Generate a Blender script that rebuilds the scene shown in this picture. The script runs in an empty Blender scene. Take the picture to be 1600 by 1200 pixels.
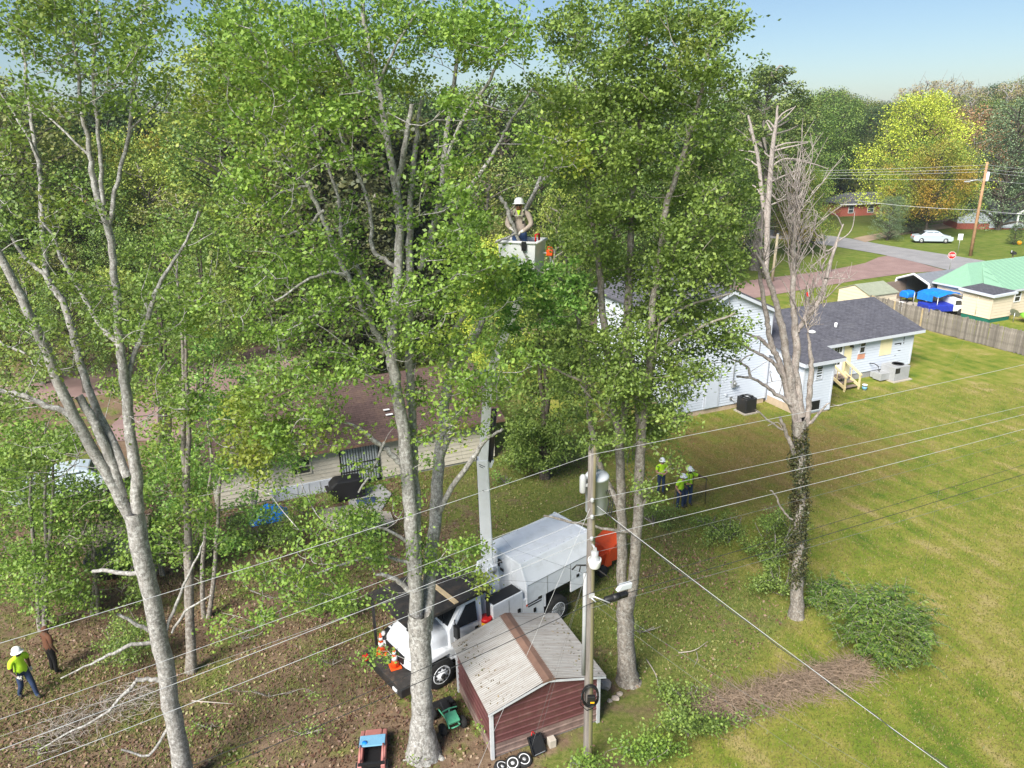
import bpy, bmesh, math, random
import numpy as np
from mathutils import Vector, Matrix

random.seed(7)
rng = np.random.default_rng(11)
SC = bpy.context.scene
COL = SC.collection
R = math.radians
pi = math.pi

# ------------------------------------------------------------------ camera, sky, sun, exposure
CAM_H, PITCH, ROLL, FOC = 16.0, R(19.2), R(1.2), 1150.0
cam_fwd = np.array([0, math.cos(PITCH), -math.sin(PITCH)])
_r0 = np.array([1.0, 0, 0]); _u0 = np.array([0, math.sin(PITCH), math.cos(PITCH)])
cam_right = math.cos(ROLL) * _r0 - math.sin(ROLL) * _u0
cam_up = math.sin(ROLL) * _r0 + math.cos(ROLL) * _u0
cam_pos = np.array([0, 0, CAM_H])
cd = bpy.data.cameras.new('camera')
cam = bpy.data.objects.new('camera', cd)
COL.objects.link(cam)
cd.sensor_width = 36.0
cd.lens = FOC / 1600.0 * 36.0
cd.clip_start = 0.1
cd.clip_end = 3000
cam.matrix_world = Matrix(((cam_right[0], cam_up[0], -cam_fwd[0], 0), (cam_right[1], cam_up[1], -cam_fwd[1], 0),
                           (cam_right[2], cam_up[2], -cam_fwd[2], CAM_H), (0, 0, 0, 1)))
SC.camera = cam

SUN_ELEV, SUN_AZ = R(42), R(212)      # azimuth clockwise from +Y: behind the camera, to its left
w = bpy.data.worlds.new('World'); SC.world = w; w.use_nodes = True
nt = w.node_tree; bg = nt.nodes['Background']
sky = nt.nodes.new('ShaderNodeTexSky'); sky.sky_type = 'NISHITA'; sky.sun_disc = False
sky.sun_elevation = SUN_ELEV; sky.sun_rotation = SUN_AZ
sky.air_density = 1.0; sky.dust_density = 0.7; sky.ozone_density = 1.6; sky.altitude = 100
tint = nt.nodes.new('ShaderNodeMix'); tint.data_type = 'RGBA'; tint.blend_type = 'MULTIPLY'; tint.inputs[0].default_value = 1.0; tint.inputs[7].default_value = (0.90, 0.98, 1.06, 1)
nt.links.new(sky.outputs[0], tint.inputs[6]); nt.links.new(tint.outputs[2], bg.inputs[0]); bg.inputs[1].default_value = 0.054
sl = bpy.data.lights.new('sun', 'SUN'); sl.energy = 4.4; sl.angle = R(28); sl.color = (1, 0.95, 0.87)
sun = bpy.data.objects.new('sun', sl); COL.objects.link(sun)
sd = Vector((math.sin(SUN_AZ) * math.cos(SUN_ELEV), math.cos(SUN_AZ) * math.cos(SUN_ELEV), math.sin(SUN_ELEV)))
sun.rotation_euler = (-sd).to_track_quat('-Z', 'Y').to_euler()
sun.location = (0, 0, 60)
SC.view_settings.view_transform = 'Standard'; SC.view_settings.look = 'None'
SC.view_settings.exposure = 1.1; SC.view_settings.gamma = 1.0; SC.view_settings.use_curve_mapping = False
SC.render.engine = 'CYCLES'
SC.cycles.max_bounces = 6; SC.cycles.transparent_max_bounces = 8
SC.cycles.diffuse_bounces = 3; SC.cycles.glossy_bounces = 2; SC.cycles.transmission_bounces = 3

# ------------------------------------------------------------------ survey helpers: sight lines from the camera to the site
def ray(x, y):
    return cam_fwd + cam_right * (x - 800) / FOC - cam_up * (y - 600) / FOC
def G(x, y, z=0.0):                       # where the sight line meets height z
    d = ray(x, y); return cam_pos + d * (z - CAM_H) / d[2]
def A(x, y, Y):                           # where the sight line reaches distance Y
    d = ray(x, y); return cam_pos + d * Y / d[1]
def depth(P):
    return float((np.asarray(P) - cam_pos) @ cam_fwd)

AX = R(22.5)
EU = np.array([math.cos(AX), math.sin(AX), 0]); EV = np.array([-math.sin(AX), math.cos(AX), 0])

def terrain(x, y):
    """height of the ground: flat plots, rising into wooded hills far behind"""
    d = np.clip((y - 118) / 120.0, 0, 3) ** 1.3
    k = 0.45 + 0.55 * np.clip((x + 10) / 110.0, 0, 1.3)
    return np.minimum(d, 1.0) * 7.0 * k

# ------------------------------------------------------------------ object helpers
def tag(o, label=None, cat=None, group=None, kind=None):
    if label: o['label'] = label
    if cat: o['category'] = cat
    if group: o['group'] = group
    if kind: o['kind'] = kind
    return o

def thing(name, label, cat, loc=(0, 0, 0), rz=0.0, group=None, kind=None):
    o = bpy.data.objects.new(name, None); COL.objects.link(o)
    o.location = tuple(float(c) for c in loc); o.rotation_euler = (0, 0, rz)
    o.empty_display_size = 0.2
    return tag(o, label, cat, group, kind)

def copy_thing(o, loc=None, rz=None, label=None, group=None, parent=None, scale=None):
    c = o.copy(); COL.objects.link(c)
    if parent is not None: c.parent = parent
    if loc is not None: c.location = tuple(float(v) for v in loc)
    if rz is not None: c.rotation_euler = (c.rotation_euler[0], c.rotation_euler[1], rz)
    if scale is not None: c.scale = scale
    if label: c['label'] = label
    if group: c['group'] = group
    for ch in list(o.children):
        copy_thing(ch, parent=c)
    return c

def mesh_np(name, V, F, mats, parent=None, mi=None, smooth=False):
    """F: list of equal-length face rows (array) """
    me = bpy.data.meshes.new(name)
    V = np.asarray(V, dtype=np.float32); F = np.asarray(F, dtype=np.int32)
    n, k = F.shape
    me.vertices.add(len(V)); me.vertices.foreach_set('co', V.ravel())
    me.loops.add(n * k); me.loops.foreach_set('vertex_index', F.ravel())
    me.polygons.add(n)
    me.polygons.foreach_set('loop_start', np.arange(0, n * k, k, dtype=np.int32))
    try: me.polygons.foreach_set('loop_total', np.full(n, k, dtype=np.int32))
    except Exception: pass
    if not isinstance(mats, (list, tuple)): mats = [mats]
    for m in mats: me.materials.append(m)
    if mi is not None: me.polygons.foreach_set('material_index', np.asarray(mi, dtype=np.int32))
    if smooth: me.polygons.foreach_set('use_smooth', np.ones(n, dtype=bool))
    me.update(calc_edges=True)
    o = bpy.data.objects.new(name, me); COL.objects.link(o)
    if parent is not None: o.parent = parent
    return o

class MB:
    def __init__(self): self.v = []; self.f = []; self.m = []; self.s = []
    def add(self, vs, fs, mi=0, M=None, smooth=False):
        b = len(self.v)
        for p in vs:
            p = Vector((float(p[0]), float(p[1]), float(p[2])))
            self.v.append(tuple(M @ p) if M is not None else tuple(p))
        for f in fs:
            self.f.append([b + i for i in f]); self.m.append(mi); self.s.append(smooth)
        return self
    def box(self, x0, y0, z0, x1, y1, z1, mi=0, M=None):
        vs = [(x0, y0, z0), (x1, y0, z0), (x1, y1, z0), (x0, y1, z0), (x0, y0, z1), (x1, y0, z1), (x1, y1, z1), (x0, y1, z1)]
        return self.add(vs, [(0, 3, 2, 1), (4, 5, 6, 7), (0, 1, 5, 4), (1, 2, 6, 5), (2, 3, 7, 6), (3, 0, 4, 7)], mi, M)
    def cbox(self, c, s, mi=0, M=None):
        return self.box(c[0] - s[0] / 2, c[1] - s[1] / 2, c[2] - s[2] / 2, c[0] + s[0] / 2, c[1] + s[1] / 2, c[2] + s[2] / 2, mi, M)
    def prism(self, poly, a, b, axis='y', mi=0, M=None):
        """polygon in the plane across axis, extruded from a to b. axis y: poly=(x,z); x: poly=(y,z); z: poly=(x,y)"""
        def P(p, t):
            return {'y': (p[0], t, p[1]), 'x': (t, p[0], p[1]), 'z': (p[0], p[1], t)}[axis]
        n = len(poly)
        vs = [P(p, a) for p in poly] + [P(p, b) for p in poly]
        fs = [tuple(range(n))[::-1], tuple(range(n, 2 * n))] + [(i, (i + 1) % n, n + (i + 1) % n, n + i) for i in range(n)]
        return self.add(vs, fs, mi, M)
    def quad(self, a, b, c, d, mi=0): return self.add([a, b, c, d], [(0, 1, 2, 3)], mi)
    def slab(self, a, b, c, d, t, mi=0):
        """a thick sheet: four corners, thickness t downwards"""
        P = [np.asarray(p, float) for p in (a, b, c, d)]
        Q = [p - np.array([0, 0, t]) for p in P]
        return self.add(P + Q, [(0, 1, 2, 3), (7, 6, 5, 4), (0, 4, 5, 1), (1, 5, 6, 2), (2, 6, 7, 3), (3, 7, 4, 0)], mi)
    def tube(self, pts, rad, n=8, mi=0, smooth=True, cap=True):
        pts = [np.asarray(p, float) for p in pts]
        if not hasattr(rad, '__len__'): rad = [rad] * len(pts)
        vs = []; fs = []
        up = np.array([0.0, 0, 1])
        for i, p in enumerate(pts):
            t = pts[min(i + 1, len(pts) - 1)] - pts[max(i - 1, 0)]
            t = t / (np.linalg.norm(t) + 1e-9)
            a = np.cross(t, up) if abs(t[2]) < 0.95 else np.cross(t, np.array([0, 1.0, 0]))
            a /= np.linalg.norm(a) + 1e-9; b = np.cross(t, a)
            for k in range(n):
                an = 2 * pi * k / n
                vs.append(p + rad[i] * (math.cos(an) * a + math.sin(an) * b))
        for i in range(len(pts) - 1):
            for k in range(n):
                fs.append((i * n + k, i * n + (k + 1) % n, (i + 1) * n + (k + 1) % n, (i + 1) * n + k))
        if cap:
            fs.append(tuple(range(n))[::-1]); fs.append(tuple((len(pts) - 1) * n + k for k in range(n)))
        return self.add(vs, fs, mi, None, smooth)
    def lathe(self, prof, n=16, mi=0, M=None, smooth=True, mis=None, cap=True):
        """profile of (radius, z) turned about z"""
        vs = []; k = len(prof)
        for (r, z) in prof:
            for i in range(n):
                a = 2 * pi * i / n; vs.append((r * math.cos(a), r * math.sin(a), z))
        b = len(self.v)
        self.add(vs, [], mi, M)
        for j in range(k - 1):
            for i in range(n):
                self.f.append([b + j * n + i, b + j * n + (i + 1) % n, b + (j + 1) * n + (i + 1) % n, b + (j + 1) * n + i])
                self.m.append(mis[j] if mis else mi); self.s.append(smooth)
        for j, fl in ((0, True), (k - 1, False)):
            if cap and prof[j][0] > 1e-4:
                q = [b + j * n + i for i in range(n)]
                self.f.append(q[::-1] if fl else q); self.m.append(mis[min(j, k - 2)] if mis else mi); self.s.append(False)
        return self
    def ball(self, c, r, mi=0, n=10, M=None, squash=(1, 1, 1)):
        prof = []
        m = max(5, n // 2 + 1)
        T = Matrix.Translation(Vector([float(q) for q in c])) @ Matrix.Diagonal((squash[0], squash[1], squash[2], 1))
        if M is not None: T = M @ T
        for i in range(m):
            a = -pi / 2 + pi * i / (m - 1)
            prof.append((max(1e-5, r * math.cos(a)), r * math.sin(a)))
        return self.lathe(prof, n, mi, T)
    def build(self, name, mats, parent=None, bevel=0.0, label=None, kind=None, loc=None, rz=None):
        me = bpy.data.meshes.new(name)
        me.from_pydata(self.v, [], self.f)
        if not isinstance(mats, (list, tuple)): mats = [mats]
        for m in mats: me.materials.append(m)
        me.polygons.foreach_set('material_index', self.m)
        me.polygons.foreach_set('use_smooth', self.s)
        me.update()
        o = bpy.data.objects.new(name, me); COL.objects.link(o)
        if parent is not None: o.parent = parent
        if bevel:
            md = o.modifiers.new('bevel', 'BEVEL'); md.width = bevel; md.segments = 2; md.limit_method = 'ANGLE'; md.angle_limit = R(40)
        if label: o['label'] = label
        if kind: o['kind'] = kind
        if loc is not None: o.location = tuple(float(c) for c in loc)
        if rz is not None: o.rotation_euler = (0, 0, rz)
        return o

def fix_normals(o):
    bm = bmesh.new(); bm.from_mesh(o.data); bmesh.ops.recalc_face_normals(bm, faces=bm.faces); bm.to_mesh(o.data); bm.free(); return o

# ------------------------------------------------------------------ materials
def _new(name):
    m = bpy.data.materials.new(name); m.use_nodes = True
    n = m.node_tree; return m, n, n.nodes['Principled BSDF']
def N(n, t, **kw):
    x = n.nodes.new(t)
    for k, v in kw.items(): setattr(x, k, v)
    return x
def ramp(n, stops, interp='LINEAR'):
    r = N(n, 'ShaderNodeValToRGB'); e = r.color_ramp.elements; r.color_ramp.interpolation = interp
    while len(e) < len(stops): e.new(0.5)
    for el, (p, c) in zip(e, stops): el.position = p; el.color = (*c, 1)
    return r
def mixc(n, fac, a, b, mode='MIX'):
    x = N(n, 'ShaderNodeMix', data_type='RGBA', blend_type=mode)
    if hasattr(fac, 'is_output'): n.links.new(fac, x.inputs[0])
    else: x.inputs[0].default_value = fac
    for i, c in ((6, a), (7, b)):
        if hasattr(c, 'is_output'): n.links.new(c, x.inputs[i])
        else: x.inputs[i].default_value = (*c, 1)
    return x.outputs[2]
def noise(n, scale, detail=4, rough=0.55, coord=None, dist=0.0):
    t = N(n, 'ShaderNodeTexNoise'); t.inputs['Scale'].default_value = scale; t.inputs['Detail'].default_value = detail
    t.inputs['Roughness'].default_value = rough; t.inputs['Distortion'].default_value = dist
    if coord is not None: n.links.new(coord, t.inputs['Vector'])
    return t.outputs['Fac']
def objco(n): return N(n, 'ShaderNodeTexCoord').outputs['Object']
def maprange(n, v, a, b, c=0.0, d=1.0):
    m = N(n, 'ShaderNodeMapRange'); n.links.new(v, m.inputs[0])
    for i, x in enumerate((a, b, c, d)): m.inputs[i + 1].default_value = x
    return m.outputs[0]

def mat(name, col, rough=0.6, metal=0.0, var=0.12, scale=3.0, bump=0.0, bscale=30.0, dirt=None, dirt_amt=0.4, dirt_scale=1.5, spec=0.4, alt=None, objvar=0.0):
    m, n, p = _new(name)
    co = objco(n)
    dark = tuple(c * (1 - var) for c in col); lite = tuple(min(1, c * (1 + var)) for c in col)
    r = ramp(n, [(0.3, dark), (0.7, lite if alt is None else alt)]); n.links.new(noise(n, scale, 5, 0.6, co), r.inputs[0])
    c = r.outputs[0]
    if objvar:
        oi = N(n, 'ShaderNodeObjectInfo'); c = mixc(n, maprange(n, oi.outputs['Random'], 0, 1, 0, objvar), c, tuple(x * 0.35 for x in col))
    if dirt is not None:
        f = maprange(n, noise(n, dirt_scale, 6, 0.65, co, 0.3), 0.5, 0.75, 0.0, dirt_amt)
        c = mixc(n, f, c, dirt)
    n.links.new(c, p.inputs['Base Color'])
    p.inputs['Roughness'].default_value = rough; p.inputs['Metallic'].default_value = metal
    p.inputs['Specular IOR Level'].default_value = spec
    if bump:
        b = N(n, 'ShaderNodeBump'); b.inputs['Strength'].default_value = bump; b.inputs['Distance'].default_value = 0.02
        n.links.new(noise(n, bscale, 4, 0.6, co), b.inputs['Height']); n.links.new(b.outputs[0], p.inputs['Normal'])
    return m

def leaf_mat(name, cols, patch=None, patch_amt=0.5, patch_scale=0.5, trans=0.42, lo=0.55, hi=0.7, gain=1.95):
    """one colour per leaf from a short list, with whole sprays turned towards another colour"""
    m, n, p = _new(name)
    g = N(n, 'ShaderNodeNewGeometry')
    k = len(cols)
    cols = [(min(.7, (c[0] * 1.07 + .003) * gain), min(.7, c[1] * gain), min(.7, (c[2] * 1.05 + .003) * gain)) for c in cols]
    r = ramp(n, [(i / max(1, k - 1), c) for i, c in enumerate(cols)])
    n.links.new(g.outputs['Random Per Island'], r.inputs[0])
    c = r.outputs[0]
    if patch is not None:
        f = maprange(n, noise(n, patch_scale, 3, 0.6, g.outputs['Position']), lo, hi, 0.0, patch_amt)
        c = mixc(n, f, c, patch)
    n.links.new(c, p.inputs['Base Color'])
    p.inputs['Roughness'].default_value = 0.5; p.inputs['Specular IOR Level'].default_value = 0.35
    t = N(n, 'ShaderNodeBsdfTranslucent')
    tc = mixc(n, 0.6, c, (0.7, 0.95, 0.3), 'MULTIPLY')
    n.links.new(mixc(n, 0.5, c, tc), t.inputs[0])
    mx = N(n, 'ShaderNodeMixShader'); mx.inputs[0].default_value = trans
    n.links.new(p.outputs[0], mx.inputs[1]); n.links.new(t.outputs[0], mx.inputs[2])
    n.links.new(mx.outputs[0], n.nodes['Material Output'].inputs[0])
    return m

def bark_mat(name, col, lichen, amt=0.5, scale=7.0):
    m, n, p = _new(name); co = objco(n)
    mp = N(n, 'ShaderNodeMapping'); mp.inputs['Scale'].default_value = (1, 1, 0.3); n.links.new(co, mp.inputs[0])
    r = ramp(n, [(0.32, tuple(c * 0.35 for c in col)), (0.5, tuple(c * 0.85 for c in col)), (0.7, tuple(min(1, c * 1.4) for c in col))])
    n.links.new(noise(n, 11, 8, 0.75, mp.outputs[0]), r.inputs[0])
    f = maprange(n, noise(n, scale, 7, 0.75, co, 0.4), 0.48, 0.6, 0.0, amt)
    c = mixc(n, f, r.outputs[0], lichen)
    f2 = maprange(n, noise(n, scale * 1.5, 6, 0.75, co, 0.8), 0.53, 0.62, 0.0, 0.8)
    c = mixc(n, f2, c, tuple(x * 0.4 for x in col))
    n.links.new(c, p.inputs['Base Color']); p.inputs['Roughness'].default_value = 0.9; p.inputs['Specular IOR Level'].default_value = 0.15
    b = N(n, 'ShaderNodeBump'); b.inputs['Strength'].default_value = 0.7; b.inputs['Distance'].default_value = 0.03
    n.links.new(noise(n, 16, 7, 0.7, mp.outputs[0]), b.inputs['Height']); n.links.new(b.outputs[0], p.inputs['Normal'])
    return m

def glass_mat(name, col=(0.02, 0.025, 0.03)):
    m, n, p = _new(name)
    p.inputs['Base Color'].default_value = (*col, 1); p.inputs['Roughness'].default_value = 0.06
    p.inputs['Specular IOR Level'].default_value = 0.8
    return m

def shingle_mat(name, c1, c2, moss, moss_amt, swap=False):
    """courses of shingles, each tab a slightly different shade"""
    m, n, p = _new(name); co = objco(n); mp = N(n, 'ShaderNodeMapping'); n.links.new(co, mp.inputs[0])
    if swap: mp.inputs['Rotation'].default_value = (0, 0, R(90))
    b = N(n, 'ShaderNodeTexBrick'); n.links.new(mp.outputs[0], b.inputs['Vector']); b.offset = .5
    b.inputs['Color1'].default_value = (*c1, 1); b.inputs['Color2'].default_value = (*c2, 1); b.inputs['Mortar'].default_value = (*(c * .45 for c in c1), 1)
    b.inputs['Scale'].default_value = 1.0; b.inputs['Mortar Size'].default_value = .012; b.inputs['Brick Width'].default_value = .34; b.inputs['Row Height'].default_value = .15; b.inputs['Bias'].default_value = 0.0
    c = mixc(n, maprange(n, noise(n, 5, 6, .7, co), .3, .7, 0, .5), b.outputs['Color'], tuple(x * 1.5 for x in c2))
    c = mixc(n, maprange(n, noise(n, .8, 6, .65, co, .4), .5, .75, 0, moss_amt), c, moss)
    n.links.new(c, p.inputs['Base Color']); p.inputs['Roughness'].default_value = .92; p.inputs['Specular IOR Level'].default_value = .2
    bp = N(n, 'ShaderNodeBump'); bp.inputs['Strength'].default_value = .6; bp.inputs['Distance'].default_value = .03; n.links.new(b.outputs['Fac'], bp.inputs['Height']); bp.invert = True; n.links.new(bp.outputs[0], p.inputs['Normal'])
    return m

M = {}
M['white_paint'] = mat('white_paint', (0.74, 0.765, 0.80), 0.3, var=0.04, dirt=(0.45, 0.42, 0.36), dirt_amt=0.25, dirt_scale=2.0, spec=0.5)
M['white_box'] = mat('white_box', (0.78, 0.805, 0.84), 0.45, var=0.04, dirt=(0.4, 0.4, 0.36), dirt_amt=0.3, dirt_scale=2.5)
M['white_plastic'] = mat('white_plastic', (0.78, 0.79, 0.80), 0.35, var=0.03)
M['vinyl'] = mat('vinyl_siding', (0.54, 0.585, 0.66), 0.5, var=0.03, scale=1.0)
M['vinyl_trim'] = mat('vinyl_trim', (0.52, 0.55, 0.61), 0.5, var=0.04)
M['old_vinyl'] = mat('old_vinyl', (0.54, 0.50, 0.42), 0.6, var=0.06, scale=1.5, dirt=(0.3, 0.28, 0.22), dirt_amt=0.35)
M['cream'] = mat('cream_board', (0.72, 0.64, 0.40), 0.6, var=0.05)
M['beige'] = mat('beige_siding', (0.64, 0.55, 0.42), 0.6, var=0.04, scale=1.0)
M['shingle'] = shingle_mat('dark_shingle', (.06, .06, .072), (.10, .10, .118), (.16, .16, .17), .35)
M['shingle_gable'] = shingle_mat('dark_shingle_gable', (.06, .06, .072), (.10, .10, .118), (.16, .16, .17), .35, True)
M['brown_shingle'] = shingle_mat('brown_shingle', (.066, .043, .039), (.095, .062, .055), (.15, .10, .07), .55)
M['green_metal'] = mat('green_metal_roof', (0.20, 0.36, 0.25), 0.5, var=0.05)
M['green_paint'] = mat('dark_green_paint', (0.01, 0.12, 0.085), 0.6)
M['olive_metal'] = mat('olive_metal_roof', (0.28, 0.30, 0.22), 0.5)
M['black'] = mat('black_plastic', (0.012, 0.012, 0.013), 0.5)
M['black_metal'] = mat('black_metal', (0.02, 0.02, 0.021), 0.45, dirt=(0.1, 0.07, 0.05), dirt_amt=0.4)
M['deck_metal'] = mat('dusty_deck_plate', (0.035, 0.032, 0.03), 0.7, var=.3, scale=5, bump=.4, bscale=60, dirt=(0.14, 0.10, 0.07), dirt_amt=0.7, dirt_scale=3)
M['rubber'] = mat('tyre_rubber', (0.018, 0.018, 0.018), 0.85, bump=0.3)
M['steel'] = mat('grey_steel', (0.42, 0.43, 0.44), 0.4, metal=0.6)
M['alu'] = mat('cast_aluminium', (0.46, 0.47, 0.48), 0.35, metal=0.3)
M['grey_paint'] = mat('transformer_grey', (0.50, 0.53, 0.56), 0.45, var=0.05, dirt=(0.25, 0.25, 0.24), dirt_amt=0.3)
M['unit_grey'] = mat('condenser_grey', (0.33, 0.34, 0.35), 0.55, var=.08, dirt=(.2, .19, .18), dirt_amt=.5)
M['orange'] = mat('orange_plastic', (0.80, 0.095, 0.015), 0.45, var=0.08)
M['orange_paint'] = mat('orange_machine_paint', (0.62, 0.07, 0.015), 0.5, var=0.15, dirt=(0.1, 0.06, 0.04), dirt_amt=0.5)
M['red'] = mat('red_plastic', (0.55, 0.015, 0.015), 0.4)
M['yellow'] = mat('yellow_plastic', (0.80, 0.42, 0.01), 0.4)
M['blue_tarp'] = mat('blue_tarp', (0.01, 0.19, 0.68), 0.5, var=0.2, scale=6, bump=0.4, bscale=8)
M['navy_tarp'] = mat('navy_tarp', (0.012, 0.03, 0.33), 0.55, var=0.2, scale=6, bump=0.4, bscale=8)
M['shed_red'] = mat('maroon_metal', (0.105, 0.040, 0.040), 0.5, var=0.12, scale=2.0, dirt=(0.2, 0.13, 0.1), dirt_amt=0.35, dirt_scale=2.5)
M['shed_low'] = mat('weathered_maroon', (0.17, 0.115, 0.10), 0.8, var=0.3, scale=4.0, dirt=(0.28, 0.22, 0.18), dirt_amt=0.6, dirt_scale=3)
M['shed_roof'] = mat('galvanised_roof', (0.29, 0.28, 0.265), 0.6, var=0.08, scale=2.0, dirt=(0.19, 0.16, 0.14), dirt_amt=0.6, dirt_scale=2.2)
M['shed_trim'] = mat('white_metal_trim', (0.50, 0.52, 0.54), 0.45, dirt=(0.35, 0.33, 0.30), dirt_amt=0.3)
m_, n_, p_ = _new('streaked_roof_metal'); co_ = objco(n_); mp_ = N(n_, 'ShaderNodeMapping'); mp_.inputs['Scale'].default_value = (.7, 7, .7); n_.links.new(co_, mp_.inputs[0])
c_ = mixc(n_, maprange(n_, noise(n_, 1.4, 6, .7, mp_.outputs[0]), .42, .68, 0, .75), (.32, .31, .295), (.20, .17, .145))
c_ = mixc(n_, maprange(n_, noise(n_, 2.2, 6, .7, co_, .5), .55, .72, 0, .5), c_, (.38, .375, .37)); c_ = mixc(n_, maprange(n_, noise(n_, 9, 5, .7, co_, .5), .6, .7, 0, .6), c_, (.15, .12, .10))
n_.links.new(c_, p_.inputs['Base Color']); p_.inputs['Roughness'].default_value = .6; M['shed_roof'] = m_
M['ridge_brown'] = mat('brown_ridge_metal', (0.16, 0.095, 0.07), 0.6, var=0.2)
M['concrete'] = mat('concrete', (0.40, 0.36, 0.31), 0.9, var=0.15, dirt=(0.25, 0.2, 0.15), dirt_amt=0.5, bump=0.2)
M['block'] = mat('grey_block', (0.30, 0.30, 0.30), 0.9, var=0.12, bump=0.3)
M['tan_block'] = mat('tan_foundation', (0.46, 0.36, 0.26), 0.9, var=0.12)
M['lumber'] = mat('new_lumber', (0.66, 0.54, 0.30), 0.7, var=0.12, scale=5)
M['deck_wood'] = mat('weathered_deck', (0.22, 0.17, 0.14), 0.85, var=0.2, scale=5)
M['fence_wood'] = mat('weathered_picket', (0.25, 0.22, 0.19), 0.9, var=0.35, scale=2.5, alt=(0.36, 0.32, 0.28), objvar=0.75)
M['fence_new'] = mat('newer_picket', (0.40, 0.31, 0.18), 0.85, var=0.2)
M['pole_wood'] = None
M['hivis'] = mat('hi_vis_lime', (0.52, 0.85, 0.03), 0.8, var=0.06)
M['navy'] = mat('navy_denim', (0.025, 0.045, 0.10), 0.85, var=0.2)
M['denim'] = mat('blue_denim', (0.045, 0.09, 0.22), 0.85, var=0.2)
M['tan_shirt'] = mat('taupe_cloth', (0.42, 0.35, 0.30), 0.9, var=0.08)
M['brown_shirt'] = mat('rust_brown_cloth', (0.11, 0.045, 0.022), 0.9, var=0.1)
M['skin'] = mat('skin', (0.50, 0.27, 0.19), 0.55, var=0.05)
M['skin_dark'] = mat('skin_dark', (0.10, 0.055, 0.035), 0.55, var=0.05)
M['hat'] = mat('white_hard_hat', (0.86, 0.86, 0.86), 0.3, var=0.02)
M['beard'] = mat('brown_hair', (0.12, 0.05, 0.026), 0.9)
M['boots'] = mat('boots', (0.03, 0.025, 0.02), 0.7)
M['glove'] = mat('white_glove', (0.68, 0.66, 0.62), 0.8)
M['brick'] = mat('red_brick', (0.36, 0.10, 0.07), 0.85, var=0.2, scale=8, dirt=(0.42, 0.2, 0.15), dirt_amt=0.5, dirt_scale=6)
M['silver'] = mat('silver_car_paint', (0.50, 0.58, 0.64), 0.25, metal=0.2, var=0.03)
M['car_white'] = mat('white_car_paint', (0.72, 0.73, 0.74), 0.25, var=0.03)
M['glass'] = glass_mat('dark_glass')
M['glass_sky'] = glass_mat('window_glass', (0.06, 0.08, 0.09))
M['stone'] = mat('pale_stone', (0.42, 0.36, 0.31), 0.9, var=0.2)
M['toy_pink'] = mat('faded_pink_plastic', (0.42, 0.17, 0.15), 0.6, var=0.12, dirt=(0.2, 0.12, 0.1), dirt_amt=0.5)
M['toy_blue'] = mat('faded_blue_plastic', (0.16, 0.36, 0.52), 0.55, var=0.12, dirt=(0.3, 0.4, 0.45), dirt_amt=0.4)
M['mint'] = mat('mint_green_plastic', (0.10, 0.42, 0.25), 0.5, var=0.15)
M['cut_wood'] = mat('cut_wood', (0.62, 0.47, 0.28), 0.85, var=0.1)
M['wire_bare'] = mat('bare_aluminium_wire', (0.60, 0.60, 0.60), 0.4, metal=0.0)
M['wire_black'] = mat('black_cable', (0.03, 0.032, 0.035), 0.5)
M['lamp_glass'] = mat('milky_lamp_bowl', (0.70, 0.70, 0.69), 0.25, var=0.02)
M['peach'] = mat('peach_stucco', (0.55, 0.42, 0.33), 0.8)
M['pink_patch'] = mat('terracotta_patch', (0.55, 0.26, 0.17), 0.8)

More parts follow.
